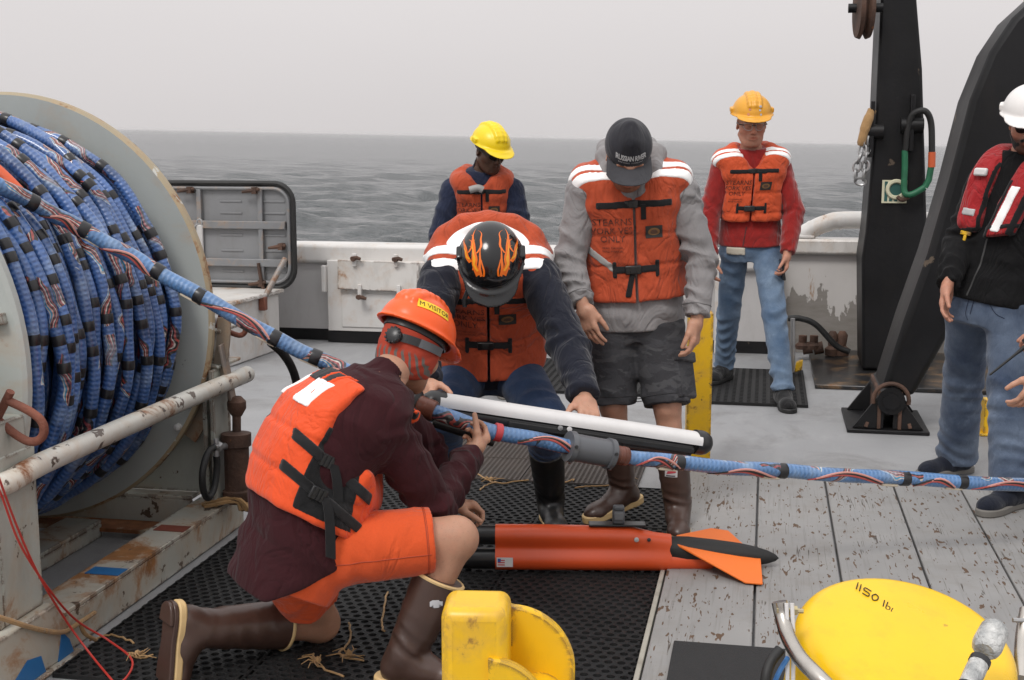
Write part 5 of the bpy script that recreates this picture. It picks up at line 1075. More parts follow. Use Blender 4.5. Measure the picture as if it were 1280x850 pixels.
MAROON = cloth('maroon_shirt', (.036, .0068, .0095), .16, 4, 300, .25, .5, 8, .95, sheen=.04); NAVY = cloth('navy_coverall', (.010, .012, .022), .18, 4, 280, .25, .45, 8, .9); NAVY2 = cloth('blue_work_jacket', (.013, .019, .045), .2, 4, 280, .2, .5, 9, .85); GREYH = cloth('heather_grey_hoodie', (.245, .235, .236), .10, 6, 260, .3, .45, 9, .95); RED = cloth('red_fleece', (.26, .014, .012), .14, 30, 180, .5, .4, 8, 1.0, sheen=.4); BLK = cloth('black_jacket', (.0065, .0065, .0072), .2, 5, 260, .3, .5, 8, .95, sheen=.02)
ORSH = cloth('orange_shorts_cloth', (.66, .088, .020), .07, 4, 300, .2, .4, 8, .85, stain=.08)
def denim(name, dark, light):
    m, t, b = newmat(name); g = NG(t); o = g.obj()
    c = g.mix(g.ramp(g.noise(o, 4.5, 5, .6), .32, .68), dark, light); c = g.mix(g.math('MULTIPLY', g.noise(g.mapv(o, (1, 1, .08)), 260, 3, .7), .5), c, scl(dark, .6)); c = g.mix(g.math('MULTIPLY', g.ramp(g.noise(o, 9, 5, .65), .58, .75), .4), c, scl(light, 1.35)); g.l(c, b.inputs['Base Color']); b.inputs['Roughness'].default_value = .9; b.inputs['Specular IOR Level'].default_value = .2; b.inputs['Sheen Weight'].default_value = .15
    g.l(g.bump(g.noise(o, 420, 2), .3, .002, g.bump(g.noise(g.mapv(o, (1, 1, .7)), 14, 5, .6, .6), .4, .022)), b.inputs['Normal']); return m
JEAN_L = denim('light_blue_jeans', (.065, .115, .20), (.20, .27, .36)); JEAN_W = denim('washed_blue_jeans', (.038, .058, .105), (.155, .20, .275)); JEAN_D = denim('dark_blue_jeans', (.018, .035, .085), (.05, .085, .16))
def camo():
    m, t, b = newmat('dark_camouflage_cloth'); g = NG(t); o = g.obj(); v = g.mapv(o, (1, 1, 2.4)); c = g.mix(g.ramp(g.noise(v, 11, 3, .5, .4), .50, .53), (.030, .030, .034), (.042, .042, .047)); c = g.mix(g.ramp(g.noise(g.mapv(v, (1, 1, 1), (5, 3, 1)), 10, 3, .5, .4), .57, .60), c, (.058, .058, .062)); g.l(c, b.inputs['Base Color']); b.inputs['Roughness'].default_value = .9
    g.l(g.bump(g.noise(o, 320, 2), .25, .002, g.bump(g.noise(o, 12, 5, .6, .5), .45, .02)), b.inputs['Normal']); return m
CAMO = camo(); BROWNB = paint('brown_rubber_boot', (.062, .034, .026), .34, var=.18, vs=7, dirt=.12, bump=.06); BLKB = paint('black_rubber_boot', (.011, .011, .012), .42, var=.4, vs=8, dirt=.3, bump=.1); SHOE = cloth('black_suede', (.010, .010, .011), .3, 20, 260, .5, .3); SHOEN = cloth('navy_canvas', (.010, .013, .024), .25, 30, 420, .5, .2)
SOLED = paint('grey_shoe_sole', (.17, .16, .145), .7, dirt=.3); NAVYC = cloth('charcoal_cap_cloth', (.022, .022, .028), .12, 10, 420, .35, .15); GLASS = paint('dark_lens', (.006, .006, .007), .12, bump=0)
HOR = paint('bright_orange_hard_hat', (.86, .105, .014), .3, var=.04, bump=.02, dirt=.06); HYE = paint('yellow_hard_hat', (.80, .58, .004), .32, var=.04, bump=.02, dirt=.08); HAM = paint('amber_hard_hat', (.70, .33, .025), .34, var=.06, bump=.02, dirt=.15); HWH = paint('white_hard_hat', (.72, .70, .68), .3, var=.04, bump=.02, dirt=.08); HBK = paint('gloss_black_hard_hat', (.010, .010, .011), .14, var=.1, bump=.01)
DBG = {}
def chk(nm, J):
    for a, b, r in (('shR', 'elR', .30), ('elR', 'wrR', .26), ('shL', 'elL', .30), ('elL', 'wrL', .26), ('hipR', 'knR', .43), ('knR', 'anR', .41), ('hipL', 'knL', .43), ('knL', 'anL', .41), ('pel', 'neck', .53), ('shR', 'shL', .37), ('neck', 'head', .2)):
        l = np.linalg.norm(V(*J[a]) - V(*J[b]))
        if DBG: print('LEN', nm, a, b, round(l, 3), 'want', r)
class Fig:
    def __init__(s, label, J, face, up, skin, hands, bulk=1.0, depth=1.0, bow=.03, S=1.0, tint=None, jaw=1.0, leg=1.0, group=None, hh=.0042):
        s.J = J; chk(label, J); g = (V(*J['anR']) + V(*J['anL'])) / 2; s.root = thing('person', label, 'person', (g[0], g[1], 0), group); s.T = Torso(J, bulk, bow, depth); s.bulk = bulk; s.S = S
        s.hf = Frame(J['head'], face, up); T = s.T
        F = SDF(*bbox([J[k] for k in J], .17), .009); T.put(F, -.012, .03, -.18); hd = V(*J['head'])
        F.cone(V(*J['neck']) - T.u * .02, hd - s.hf.u * .03 * S - s.hf.f * .02, .057 * S, .055 * S, .03)
        for c in 'RL':
            F.cone(lerp(J['neck'], J['sh' + c], .45), J['sh' + c], .045, .05, .04); F.cone(J['sh' + c], J['el' + c], .048, .038, .02); F.cone(J['el' + c], J['wr' + c], .040, .026, .02)
            F.cone(J['hip' + c], J['kn' + c], .080 * leg, .055 * leg, .04); k, a = V(*J['kn' + c]), V(*J['an' + c]); F.cone(k, a, .052 * leg, .032, .025)
            bk_ = nrm(np.cross(np.cross(k - a, k - V(*J['hip' + c])), k - a)); bk_ = bk_ if np.linalg.norm(bk_) > .5 else -T.f
            if bk_.dot(k - V(*J['hip' + c])) > 0: bk_ = bk_ * -1
            F.cone(lerp(k, a, .12) + bk_ * .018, lerp(k, a, .45) + bk_ * .016, .042 * leg, .036 * leg, .03); F.ell(k - bk_ * .022, V(.036, .036, .042) * leg, None, .02)
        P1, F1 = F.mesh(); H = head_field(s.hf, hh, S, jaw); H.cone(V(*J['neck']), hd - s.hf.u * .03 * S - s.hf.f * .02, .0575 * S, .0555 * S, .02); P2, F2 = H.mesh()
        t = dict(base=(1, 1, 1)); t.update(tint or {}); col = np.concatenate([np.ones((len(P1), 4)), head_tint(s.hf, P2, S, **t)]); Ps, Fs = [P1, P2], [F1, F2 + len(P1)]; n = len(P1) + len(P2)
        for hnd in hands:
            P3, F3 = hand(**hnd); q = np.ones((len(P3), 4)); Ps.append(P3); Fs.append(F3 + n); n += len(P3); col = np.concatenate([col, q])
        s.body = sobj('body', (np.concatenate(Ps), np.concatenate(Fs)), skin, s.root, tint=col)
    def top(s, m, h=.006, inf=.018, hem=-.14, sl=(.070, .060, .046), fold=.007, seed=0, collar=None, cuff=.0, name='jacket', hemtilt=0.0, k=.035, extra=None, sleeve_to=.97):
        J, T = s.J, s.T; F = SDF(*bbox([J[k_] for k_ in ('pel', 'neck', 'shR', 'shL', 'elR', 'elL', 'wrR', 'wrL')], .24), h); T.put(F, inf, .03, -.30, 1.04); rumple(F, T.at(.12, 0, 0), .36, fold * .9, 20, int(seed * 7) + 3, (1, 1, 1.5)); F.half(T.at(hem, 0, 0), -T.u + T.f * hemtilt, .01)
        for c in 'RL':
            sh, el, wr = V(*J['sh' + c]), V(*J['el' + c]), V(*J['wr' + c]); we = lerp(el, wr, sleeve_to)
            F.cone(lerp(J['neck'], sh, .25), sh, .060, .064 * s.bulk, .05); F.cone(sh, el, sl[0], sl[1], k); F.cone(el, we, sl[1], sl[2], .02, flat='b')
            if cuff: F.cone(lerp(el, we, .86), we, sl[2] + cuff, sl[2] + cuff * .6, .008, flat='b')
        if extra: extra(F)
        for i, c in enumerate('RL'):
            sh, el, wr = V(*J['sh' + c]), V(*J['el' + c]), V(*J['wr' + c]); folds(F, sh, el, .13, fold, 4, seed + i * 2.1, 1.6, ([0, .3, .8, 1], [.5, .6, 1, 1.2])); folds(F, el, lerp(el, wr, sleeve_to), .11, fold, 4, seed + 1 + i * 1.3, 1.4, ([0, .3, .7, 1], [1.3, .8, .8, 1]))
            rumple(F, lerp(sh, T.at(.6, 0, 0), .25), .2, fold * .7, 26, int(seed * 10) + i)
        if collar: F.cone(T.at(.96, 0, -.005), lerp(T.N, J['head'], collar[0]), collar[1] + .006, collar[1], .012, flat='b')
        hd = V(*J['head']); F.cone(T.N - T.u * .015 + T.f * .01, lerp(T.N, hd, 1.0), .060 * s.S, .064 * s.S, .008, 's')
        s.topo = sobj(name, F, m, s.root); return s.topo
    def legs(s, m, h=.0065, r=(.098, .078, .066), cut=.93, fold=.006, seed=0, name='trousers', short=False, flare=0.0, hemr=0.0, top_t=.06, cutL=None):
        J, T = s.J, s.T; F = SDF(*bbox([J[k_] for k_ in ('pel', 'hipR', 'hipL', 'knR', 'knL', 'anR', 'anL')], .2), h); T.put(F, .008, .03, -.20, top_t)
        for c in 'RL':
            hp, kn, an = V(*J['hip' + c]), V(*J['kn' + c]), V(*J['an' + c])
            if short: e_ = lerp(hp, kn, cutL if (cutL and c == 'L') else cut); F.cone(hp, e_, r[0], r[1] + flare, .035, flat='b')
            else:
                e_ = lerp(kn, an, cut); F.cone(hp, kn, r[0], r[1], .035); F.cone(kn, e_, r[1], r[2] + flare, .02, flat='b')
                if hemr: F.cone(lerp(kn, an, cut - hemr), e_, r[2] + flare + .004, r[2] + flare + .006, .004, flat='b')
        for i, c in enumerate('RL'):
            hp, kn, an = V(*J['hip' + c]), V(*J['kn' + c]), V(*J['an' + c]); folds(F, hp, kn if not short else lerp(hp, kn, cut), .15, fold, 4, seed + i * 1.9, 1.5, ([0, .4, .8, 1], [1.1, .5, .8, 1.2]))
            if not short: folds(F, kn, lerp(kn, an, cut), .12, fold * 1.1, 6, seed + 2 + i, 1.3, ([0, .3, .7, 1], [1.1, .5, .9, 1.5]))
        rumple(F, V(*J['pel']) - T.u * .05, .25, fold * .9, 24, int(seed * 5) + 1)
        return sobj(name, F, m, s.root)
    def vest(s, m, h=.0055, inf=.048, t0=.16, armr=.088, collar=.048, dep=1.0, zip_=True, name='life_vest', yoke=.16, fold=.004, v=.80, belly=False, flap=False):
        J, T = s.J, s.T; L = T.L; F = SDF(*bbox([T.at(t0, 0, 0), T.at(1.05, 0, 0), T.at(t0, .15, 0), T.at(t0, -.15, 0), J['shR'], J['shL']], .20), h)
        T.put(F, inf, .0, t0, .95)
        if belly: F.ell(T.at(.36, 0, .085), (.15, .15, .17), None, .06)
        F.half(T.at(t0, 0, 0), -T.u, .03)
        for c, x in (('R', 1), ('L', -1)):
            el, sh = V(*J['el' + c]), V(*J['sh' + c]); out = nrm(sh - V(*J['sh' + ('L' if c == 'R' else 'R')]))
            F.cone(T.at(.76, x * .245 * s.bulk, .01), T.at(.50, x * .262 * s.bulk, .0), armr, armr * .95, .03, 's'); F.cone(sh + out * .05, lerp(sh, el, 1.1) + out * .02, armr * .92, armr * .9, .03, 's')
        if collar:
            shw = np.linalg.norm(V(*J['shR']) - V(*J['shL'])) / 2
            for c, x in (('R', 1), ('L', -1)):
                A = [T.at(.80, x * .10, .125), T.at(.92, x * .115, .085), T.at(1.0, x * .11, .0), T.at(1.0, x * .09, -.075), T.at(.96, 0, -.115)]
                for a, b in zip(A, A[1:]): F.cone(a, b, collar, collar, .04)
                sh = V(*J['sh' + c]); up = T.u * (.040 + .03 * s.bulk)
                A = [T.at(.80, x * yoke * .88, .110), lerp(T.at(.92, x * yoke, .06), sh + up + T.f * .05, .45), lerp(T.at(.95, x * yoke, -.01), sh + up, .5), lerp(T.at(.93, x * yoke, -.08), sh + up - T.f * .06, .4), T.at(.86, x * .08, -.125)]
                for a, b in zip(A, A[1:]): F.cone(a, b, collar * .72, collar * .72, .05)
                F.put(*bbox(A + [T.at(.9, x * .1, 0)], .08), lambda P, x=x: f_ell(P, T.at(.93, x * (yoke - .045), .0), V(.10, .125, .045), np.stack([T.ra, T.f, T.u], 1)), .05)
        if flap:
            A = [T.at(.92, -.215, -.08), T.at(1.07, -.165, -.105), T.at(1.155, -.09, -.12), T.at(1.18, 0, -.125), T.at(1.155, .09, -.12), T.at(1.07, .165, -.105), T.at(.92, .215, -.08)]
            for a, b in zip(A, A[1:]): F.cone(a, b, .042, .042, .04)
            F.ell(T.at(1.0, 0, -.125), V(.20, .045, .12), np.stack([T.ra, T.f, T.u], 1), .04)
        hd = V(*J['head']); F.cone(T.at(.93, 0, .005), lerp(T.N, hd, 1.1), .070 * s.S, .085 * s.S, .02, 's'); F.cone(T.at(1.0, 0, .12), T.at(v, 0, .19), .055, .018, .02, 's')
        rumple(F, T.at(.55, 0, 0), .45, fold * 1.6, 26, 5); rumple(F, T.at(.3, 0, .1), .3, fold, 55, 8, (1, 1, .5))
        P = (F.ax[0][:, None, None], F.ax[1][None, :, None], F.ax[2][None, None, :]); s.vt, s.vr, s.vf = T.coords(P); s.vF = F
        w_ = (s.vf - (s.vt - .90) * L * .62).astype(np.float32); s.vw = w_
        for tt in (.36, .58): F.d += (.0055 * np.exp(-((s.vt - tt) * L / .009) ** 2) * (np.abs(s.vf) > .03)).astype(np.float32)
        if zip_: F.d = np.maximum(F.d, -np.maximum(np.abs(s.vr) - .005, .10 - s.vf) - .0)
        s.vesto = sobj(name, F, m, s.root); return s.vesto
    def patch(s, name, reg, m, lift=.0035, parent=None, thick=.010):
        """a strap, tape or panel that lies on the vest: reg(t, vr, vf, w) < 0 inside"""
        d = np.maximum(np.maximum(s.vF.d - lift, -(s.vF.d + thick)), reg(s.vt, s.vr, s.vf, s.vw).astype(np.float32)); G = object.__new__(SDF); G.lo, G.h, G.n, G.d, G.ax = s.vF.lo, s.vF.h, s.vF.n, d, s.vF.ax
        P, Fc = G.mesh()
        if len(Fc) == 0: return None
        return sobj(name, (P, Fc), m, parent or s.vesto)
    def std_vest_trim(s, chest=.76, waist=.34, text=True, tt=.66, tx=.085, badge=True, stripes=((.040, .082), (.098, .140)), wr=(.062, .30), tail=True, tmin=.72, short=False, bt=.60):
        L = s.T.L; T = s.T; slab = lambda v, a, b: np.maximum(a - v, v - b)
        for a, b in stripes:
            for sg in (-1, 1): s.patch('reflective_stripe', lambda t, vr, vf, w_, a=a, b=b, sg=sg: np.maximum(np.maximum(slab(w_, a, b), slab(vr * sg, *wr)), (tmin - t) * L), REFL, .0035)
        s.patch('chest_strap', lambda t, vr, vf, w_: np.maximum(np.maximum(np.abs((t - chest) * L) - .014, .02 - vf), np.abs(vr) - .15), WEB, .004)
        s.patch('waist_strap', lambda t, vr, vf, w_: np.maximum(np.maximum(np.abs((t - waist) * L) - .014, .06 - vf), np.abs(vr) - .085), WEB, .005)
        for sg in (-1, 1): s.patch('strap_end', lambda t, vr, vf, w_, sg=sg: np.maximum(np.maximum(np.abs((t - waist) * L) - .034, .06 - vf), np.abs(vr * sg - .085) - .0085), WEB, .006)
        if tail: s.patch('strap_tail', lambda t, vr, vf, w_: np.maximum(np.maximum(slab((t - waist) * L, -.11, 0), .06 - vf), np.abs(vr - .01 - (waist - t) * L * .25) - .012), WEB, .006)
        bv = bvh_of(s.vesto)
        def on(t, vr): 
            r, f = T.axes(t); p = T.at(t, vr, .4); h = bv.ray_cast(Vector(p), Vector(-f), .6); return (np.array(h[0]) if h[0] is not None else T.at(t, vr, .18)), r, f
        for t_, sz in ((chest, (.055, .030)), (waist, (.065, .036))):
            p, r, f = on(t_, .012); q = MB(); q.box(p + f * .007, (sz[0], .014, sz[1]), np.stack([r, f, T.u], 1)); b_ = q.build('buckle', DARKP, s.vesto, bevel=.004)
            q = MB(); q.box(p + f * .0155, (sz[0] * .4, .004, sz[1] * .66), np.stack([r, f, T.u], 1)); q.build('buckle_latch', BLACKR, b_, bevel=.0015)
        p, r, f = on(chest - .01, -.035); q = MB(); q.box(p + f * .006 - T.u * .025, (.020, .004, .06), np.stack([r, f, T.u], 1)); q.build('strap_end', WEB, s.vesto)
        if text:
            for k, (tx_, sz) in enumerate((('STEARNS', .038), ('WORK VEST', .036), ('ONLY', .036))):
                drape('lettering', [text_polys(tx_, sz, bold=.004)], lambda x, y, k=k: T.at(tt + (y - k * .034) / L, tx - x, .4), -T.axes(tt)[1], bv, WINK, s.vesto, .0025)
            for k in range(2): drape('lettering', [text_polys('READ MANUAL', .012)], lambda x, y, k=k: T.at(tt + (y - .095 - k * .014) / L, tx - x, .4), -T.axes(tt)[1], bv, WINK, s.vesto, .0025)
        if badge:
            pl = lambda x, y: T.at(bt + y / L, -.075 - x, .4); rf = -T.axes(bt)[1]; bd_ = drape('badge', [[(-.034, -.025), (.034, -.025), (.034, .025), (-.034, .025)]], pl, rf, bv, paint_c('badge_black', (.02, .018, .016)), s.vesto, .003)
            el_ = [(.024 * math.cos(a), .016 * math.sin(a)) for a in np.linspace(0, 6.283, 20, endpoint=False)]; drape('badge_oval', [el_], pl, rf, bv, paint_c('badge_tan', (.20, .10, .035)), bd_, .004); drape('badge_core', [[(x * .6, y * .6) for x, y in el_]], pl, rf, bv, paint_c('badge_brown', (.10, .05, .03)), bd_, .005)
        s.zipper = s.patch('zip', lambda t, vr, vf, w_: np.maximum(np.maximum(np.abs(vr) - .007, .05 - vf), (t - .80) * L), DARKP, -.002)
def seams(s, obj_, lines, m, r=.0016, front=True):
    bv = bvh_of(obj_); T = s.T
    for L_ in lines:
        pts = []
        for t, x in L_:
            f_ = T.axes(t)[1]; h = bv.ray_cast(Vector(T.at(t, x, .45)), Vector(-f_), .8)
            if h[0] is not None: pts.append(np.array(h[0]) + f_ * r * .3)
        if len(pts) > 1: q = MB(); q.tube(spline(pts, 3), r, 5); q.build('seam', m, obj_, smooth=True)
def ring(obj_, c, ax, R, m, r=.0022, parent=None, n=40, name='seam', inset=.0):
    """a stitched seam round a limb: found on the cloth by casting inwards"""
    bv = bvh_of(obj_); ax = nrm(ax); e1 = nrm(np.cross(ax, V(.31, .2, 1))); e2 = np.cross(ax, e1); P = []
    for k in range(n):
        a = 6.2832 * k / n; d = e1 * math.cos(a) + e2 * math.sin(a); h = bv.ray_cast(Vector(V(*c) + d * R), Vector(-d), R)
        if h[0] is not None: P.append(np.array(h[0]) - d * inset)
    if len(P) > n * .7: q = MB(); q.tube(P, r, 5, closed=True); return q.build(name, m, obj_, smooth=True)
_pc = {}
def paint_c(n, c):
    if n not in _pc: _pc[n] = paint(n, c, .6, bump=0)
    return _pc[n]

def hat(fr, m, root, h=.004, S=1.0, ridge=True, name='hard_hat', visor=1.0, rim=.006, slots=True):
    p = lambda x, y, z: fr.p(x * S, y * S, z * S + .010); M = fr.M; F = SDF(*bbox([p(0, .02, .06)], .20 * S), h)
    F.ell(p(0, -.006, .045), V(.110, .134, .106) * S, M, 0)
    if ridge:
        for x in (-.028, 0, .028):
            pts = [p(x, .132 * math.cos(a) - .006, .045 + .106 * math.sin(a) * (1 - (x / .11) ** 2) ** .5) for a in np.linspace(.55, 2.5, 10)]
            for a, b in zip(pts, pts[1:]): F.cone(a, b, (.013 if x == 0 else .010) * S, (.013 if x == 0 else .010) * S, .014)
    F.half(p(0, 0, .040), -fr.u)
    F.ell(p(0, .0, .038), V(.122, .150, .0085) * S, M, .012); Mv = Frame(fr.o, fr.f - fr.u * .20, fr.u).M; F.ell(p(0, .108, .033), V(.092, .083 * visor, .0085) * S, Mv, .012)
    if slots:
        for x in (-1, 1): F.put(*bbox([p(.113 * x, -.01, .062)], .05), lambda P, x=x: f_box(P, p(.112 * x, -.01, .060), V(.010, .026, .013) * S, M, .004), .008)
    F.ell(p(0, -.006, .036), V(.102, .126, .098) * S, M, .004, 's')
    o = sobj(name, F, m, root); q = MB(); q.lathe([(-.002, .098), (0, .101), (.024, .101), (.026, .098)], p(0, -.004, .02), fr.u, 32)
    vs = np.array(q.v); c = p(0, -.004, .03); l = (vs - c) @ M; l[:, 1] *= 1.18; l[:, 0] *= .93; q.v = [tuple(x) for x in (c + l @ M.T)]
    q.f = q.f[:-2]; q.mi = q.mi[:-2]; q.uv = q.uv[:-2]; q.build('headband', DARKP, o, smooth=True); return o
def boot(s, c, up_to, toe, m, sole, shaft=(.062, .058), h=.005, trim=None, trimw=.007, name='boot', low=False, label=None, size=1.0, ankle_h=.10, soleh=.028, upv=None, outsole=None):
    """boot or shoe on ankle c: up_to = point at the top of the shaft, toe = direction of the toes"""
    a = V(*s.J['an' + c]); fr = Frame(a, toe, (V(0, 0, 1) if upv is None else upv)); Z = size; p = lambda x, y, z: fr.p(x * Z, y * Z, z * Z); ax = nrm(V(*up_to) - a)
    F = SDF(*bbox([a, up_to, p(0, .2, -.1), p(0, -.1, -.1)], .09), h); gz = -ankle_h + soleh * .55
    if not low: F.cone(up_to, a, shaft[0], shaft[1], 0, flat='a'); folds(F, up_to, a, .1, .0035, 5, 1.2, 1.3, ([0, .5, 1], [.3, .6, 1.4]))
    else: F.cone(p(0, -.005, .0), p(0, -.005, -.04), .047 * Z, .046 * Z, 0, flat='a')
    F.cone(p(0, -.028, -.045), p(0, .05, -.052), .045 * Z, .044 * Z, .03); F.cone(p(0, .04, -.045), p(0, .155, -.066), .044 * Z, .034 * Z, .03); F.ell(p(0, .155, -.066), V(.046, .060, .036) * Z, fr.M, .025); F.ell(p(0, -.03, -.06), V(.040, .045, .045) * Z, fr.M, .02)
    rumple(F, p(0, .05, 0), .12, .003, 45, 3); F.half(p(0, 0, gz), -fr.u, .004); o = sobj(name, F, m, s.root)
    if label: o['label'] = label
    fp = [(.036, -.075), (.043, -.03), (.041, .03), (.050, .10), (.052, .15), (.042, .195), (.018, .220), (-.012, .220), (-.036, .195), (-.046, .15), (-.044, .10), (-.038, .03), (-.042, -.03), (-.034, -.075), (-.015, -.093), (.016, -.093)]
    fp = [(x * (1 if c == 'R' else -1) * Z * 1.02, y * Z * 1.0) for x, y in fp]; fp = [(q[0], q[1]) for q in spline([(x, y, 0) for x, y in fp + fp[:1]], 3)[:-1]]
    q = MB(); oz = .012 if outsole is not None else 0
    q.prism(fp, fr.p(0, 0, -ankle_h * Z + oz), fr.r, fr.f, fr.u * (soleh - oz * .3)); so = q.build('sole', sole, o, bevel=.006)
    if outsole is not None:
        q = MB(); q.prism([(x * .97, y * .985) for x, y in fp], fr.p(0, 0, -ankle_h * Z - .004), fr.r, fr.f, fr.u * .015); q.prism([(x * .97, y * .97) for x, y in fp if y < -.02], fr.p(0, 0, -ankle_h * Z - .016), fr.r, fr.f, fr.u * .0118); q.build('outsole', outsole, o, bevel=.003)
    if trim is not None:
        e1 = nrm(np.cross(ax, V(.3, 1, .1))); e2 = np.cross(ax, e1); q = MB(); q.tube([V(*up_to) - ax * .004 + (e1 * math.cos(t) + e2 * math.sin(t)) * (shaft[0] - .001) for t in np.linspace(0, 6.283, 28, endpoint=False)], trimw, 6, closed=True); q.build('top_trim', trim, o, smooth=True)
    return o, fr
def glasses(fr, root, S=1.0, m=None, name='sunglasses', clear=False):
    p = lambda x, y, z: fr.p(x * S, y * S, z * S); q = MB()
    for x in (-1, 1):
        pts = [(.010, .016), (.050, .017), (.057, .006), (.050, -.016), (.030, -.022), (.012, -.014)]
        P = [p(x * a, .113 - 1.8 * max(0, a - .018) ** 2 * 8, z + .006) for a, z in spline2(pts)]
        if clear: q.tube(P, .0018, 6, closed=True)
        else: n = len(P); q.add(P + [v_ - fr.f * .004 for v_ in P], [tuple(range(n)), tuple(range(2 * n - 1, n - 1, -1))] + [(i, (i + 1) % n, n + (i + 1) % n, n + i) for i in range(n)])
    o = q.build(name, m or GLASS, root, smooth=True, angle=30); q = MB(); q.tube([p(-.012, .1135, .012), p(0, .116, .014), p(.012, .1135, .012)], .0022, 6)
    for x in (-1, 1): q.tube([p(x * .056, .098, .012), p(x * .078, .075, .012), p(x * .0815, .0, .012), p(x * .080, -.02, .0)], .003, 6)
    q.build('temple', DARKP, o, smooth=True); return o
def spline2(pts): return [(v_[0], v_[1]) for v_ in spline([(a, b, 0) for a, b in pts + pts[:1]], 3)[:-1]]
def cvec(x, d_, z): return nrm(_rt * x + _fh * d_ + V(0, 0, z))
def JJ(**k): return {a: (at(*b) if len(b) == 3 else b) for a, b in k.items()}
def snap(J, **g):
    """stand the soles on what carries them"""
    for c, z in g.items(): J['an' + c] = V(J['an' + c][0], J['an' + c][1], z)
PPL = globals().get('PPL', 'KFGYRWX')

# ---- kneeling worker in the orange hard hat
if 'K' in PPL:
    J = JJ(pel=(373, 684, 3.62), hipR=(392, 690, 3.55), hipL=(354, 684, 3.70), knR=(570, 672, 3.62), anR=(509, 842, 3.58), knL=(400, 778, 3.93), anL=(252, 786, 3.68), neck=(476, 480, 3.74), shR=(474, 524, 3.61), shL=(458, 492, 3.92), elR=(542, 634, 3.72), wrR=(590, 567, 4.0), elL=(532, 560, 4.10), wrL=(558, 628, 4.04), head=(514, 436, 3.88))
    snap(J, R=.114)
    J['toeR'] = J['anR'] + cvec(.8, .2, -.3) * .2; J['toeL'] = J['anL'] + V(0, 0, -.16)
    gp = RP_at(606) if 'RP_at' in globals() else on_run(606)[0]
    hdR = nrm(gp + V(0, 0, .0) - J['wrR'])
    f = Fig('kneeling man in bright orange hard hat and vest, maroon shirt, orange shorts and brown boots', J, cvec(.46, .74, -.50), V(0, 0, 1) + .12 * _rt, SKIN_K,
            [dict(w=J['wrR'], d=cvec(.22, .85, .22), n=cvec(-.50, .0, .85), thumb=1, curl=(52, 60, 40), tcurl=(4, 6), tdir=(.42, .30, .85), spread=.4),
             dict(w=J['wrL'], d=cvec(.80, .25, -.15), n=cvec(.05, -.2, -.95), thumb=-1, curl=(40, 55, 40), spread=.5)], bulk=1.12, bow=.07, S=1.0, tint=dict(beard=.55, beardc=(.42, .36, .34)), leg=1.12)
    T = f.T
    f.top(MAROON, .0055, .022, -.13, (.082, .066, .047), .014, 1.0, collar=(.30, .064), name='shirt', hemtilt=1.25)
    for c in 'RL':
        ring(f.topo, lerp(J['sh' + c], J['el' + c], .02), nrm(V(*J['el' + c]) - V(*J['sh' + c])) * .5 + (T.ra if c == 'R' else -T.ra) * .9, .17, paint_c('maroon_seam', (.016, .004, .005))); ring(f.topo, lerp(J['el' + c], J['wr' + c], .80), V(*J['wr' + c]) - V(*J['el' + c]), .1, paint_c('maroon_seam', (.016, .004, .005)))
    f.legs(ORSH, .006, (.108, .092, .084), .83, .007, 2.0, 'shorts', cutL=.66, short=True, flare=.006, top_t=.05)
    shs = [o for o in f.root.children if o.name.startswith('shorts')][0]; sg_ = paint_c('orange_seam', (.36, .045, .012)); hp, kn = V(*J['hipR']), V(*J['knR'])
    ring(shs, lerp(hp, kn, .775), kn - hp, .16, sg_, .0016); ring(shs, lerp(hp, kn, .785), kn - hp, .16, sg_, .0012); ax_ = nrm(kn - hp); bvs = bvh_of(shs); pts = []
    for k in range(24):
        c_ = lerp(hp, kn, -.05 + .86 * k / 23); d_ = nrm(T.ra * 1.0 + T.f * .1 - ax_ * (T.ra.dot(ax_))); h = bvs.ray_cast(Vector(c_ + d_ * .3), Vector(-d_), .4)
        if h[0] is not None: pts.append(np.array(h[0]))
    q = MB(); q.tube(pts, .0018, 5); q.build('seam', sg_, shs, smooth=True)
    # vest with open black mesh sides
    f.vest(VBRT, .005, .042, .17, .112, .0, name='life_vest', zip_=False, fold=.004, v=.86, belly=True)
    L = T.L; slab = lambda v_, a, b: np.maximum(a - v_, v_ - b)
    for sg in (-1, 1):
        f.patch('mesh_side_panel', lambda t, vr, vf, w_, sg=sg: np.maximum(np.maximum(np.abs(vf + .01) - (.072 + .06 * np.clip(.6 - t, 0, 1)), (t - .68) * L), np.maximum(.10 - vr * sg, (.225 - t) * L)), MESHB, .003)
        for tt, sl_, nm in ((.50, .30, 'side_strap'), (.33, .30, 'side_strap')):
            f.patch(nm, lambda t, vr, vf, w_, sg=sg, tt=tt: np.maximum(np.maximum(np.abs((t - tt) * L - (vf + .02) * -.28) - .016, np.abs(vf + .01) - .140), .03 - vr * sg), WEB, .008, thick=.004)
        f.patch('shoulder_webbing', lambda t, vr, vf, w_, sg=sg: np.maximum(np.maximum(np.abs(vr * sg - .105) - .020, (.74 - t) * L), -.0 + np.abs(vf) - .20), WEB, .004)
        f.patch('shoulder_piping', lambda t, vr, vf, w_, sg=sg: np.maximum(np.abs(np.abs(vr * sg - .105) - .024) - .004, (.74 - t) * L), VBRT, .008)
        f.patch('reflective_patch', lambda t, vr, vf, w_, sg=sg: np.maximum(np.maximum(slab((t - .80) * L, -.045, .045), vf + .03), np.abs(vr * sg - .105) - .045), REFL, .007)
        f.patch('reflective_patch', lambda t, vr, vf, w_, sg=sg: np.maximum(np.maximum(slab((t - .70) * L, -.05, .05), .03 - vf), np.abs(vr * sg - .10) - .04), REFL, .007)
    f.patch('mesh_back_yoke', lambda t, vr, vf, w_: np.maximum(np.maximum((.865 - t) * L, vf), np.abs(vr) - .085), MESHB, .005)
    bv = bvh_of(f.vesto); r_, f_ = T.axes(.5)
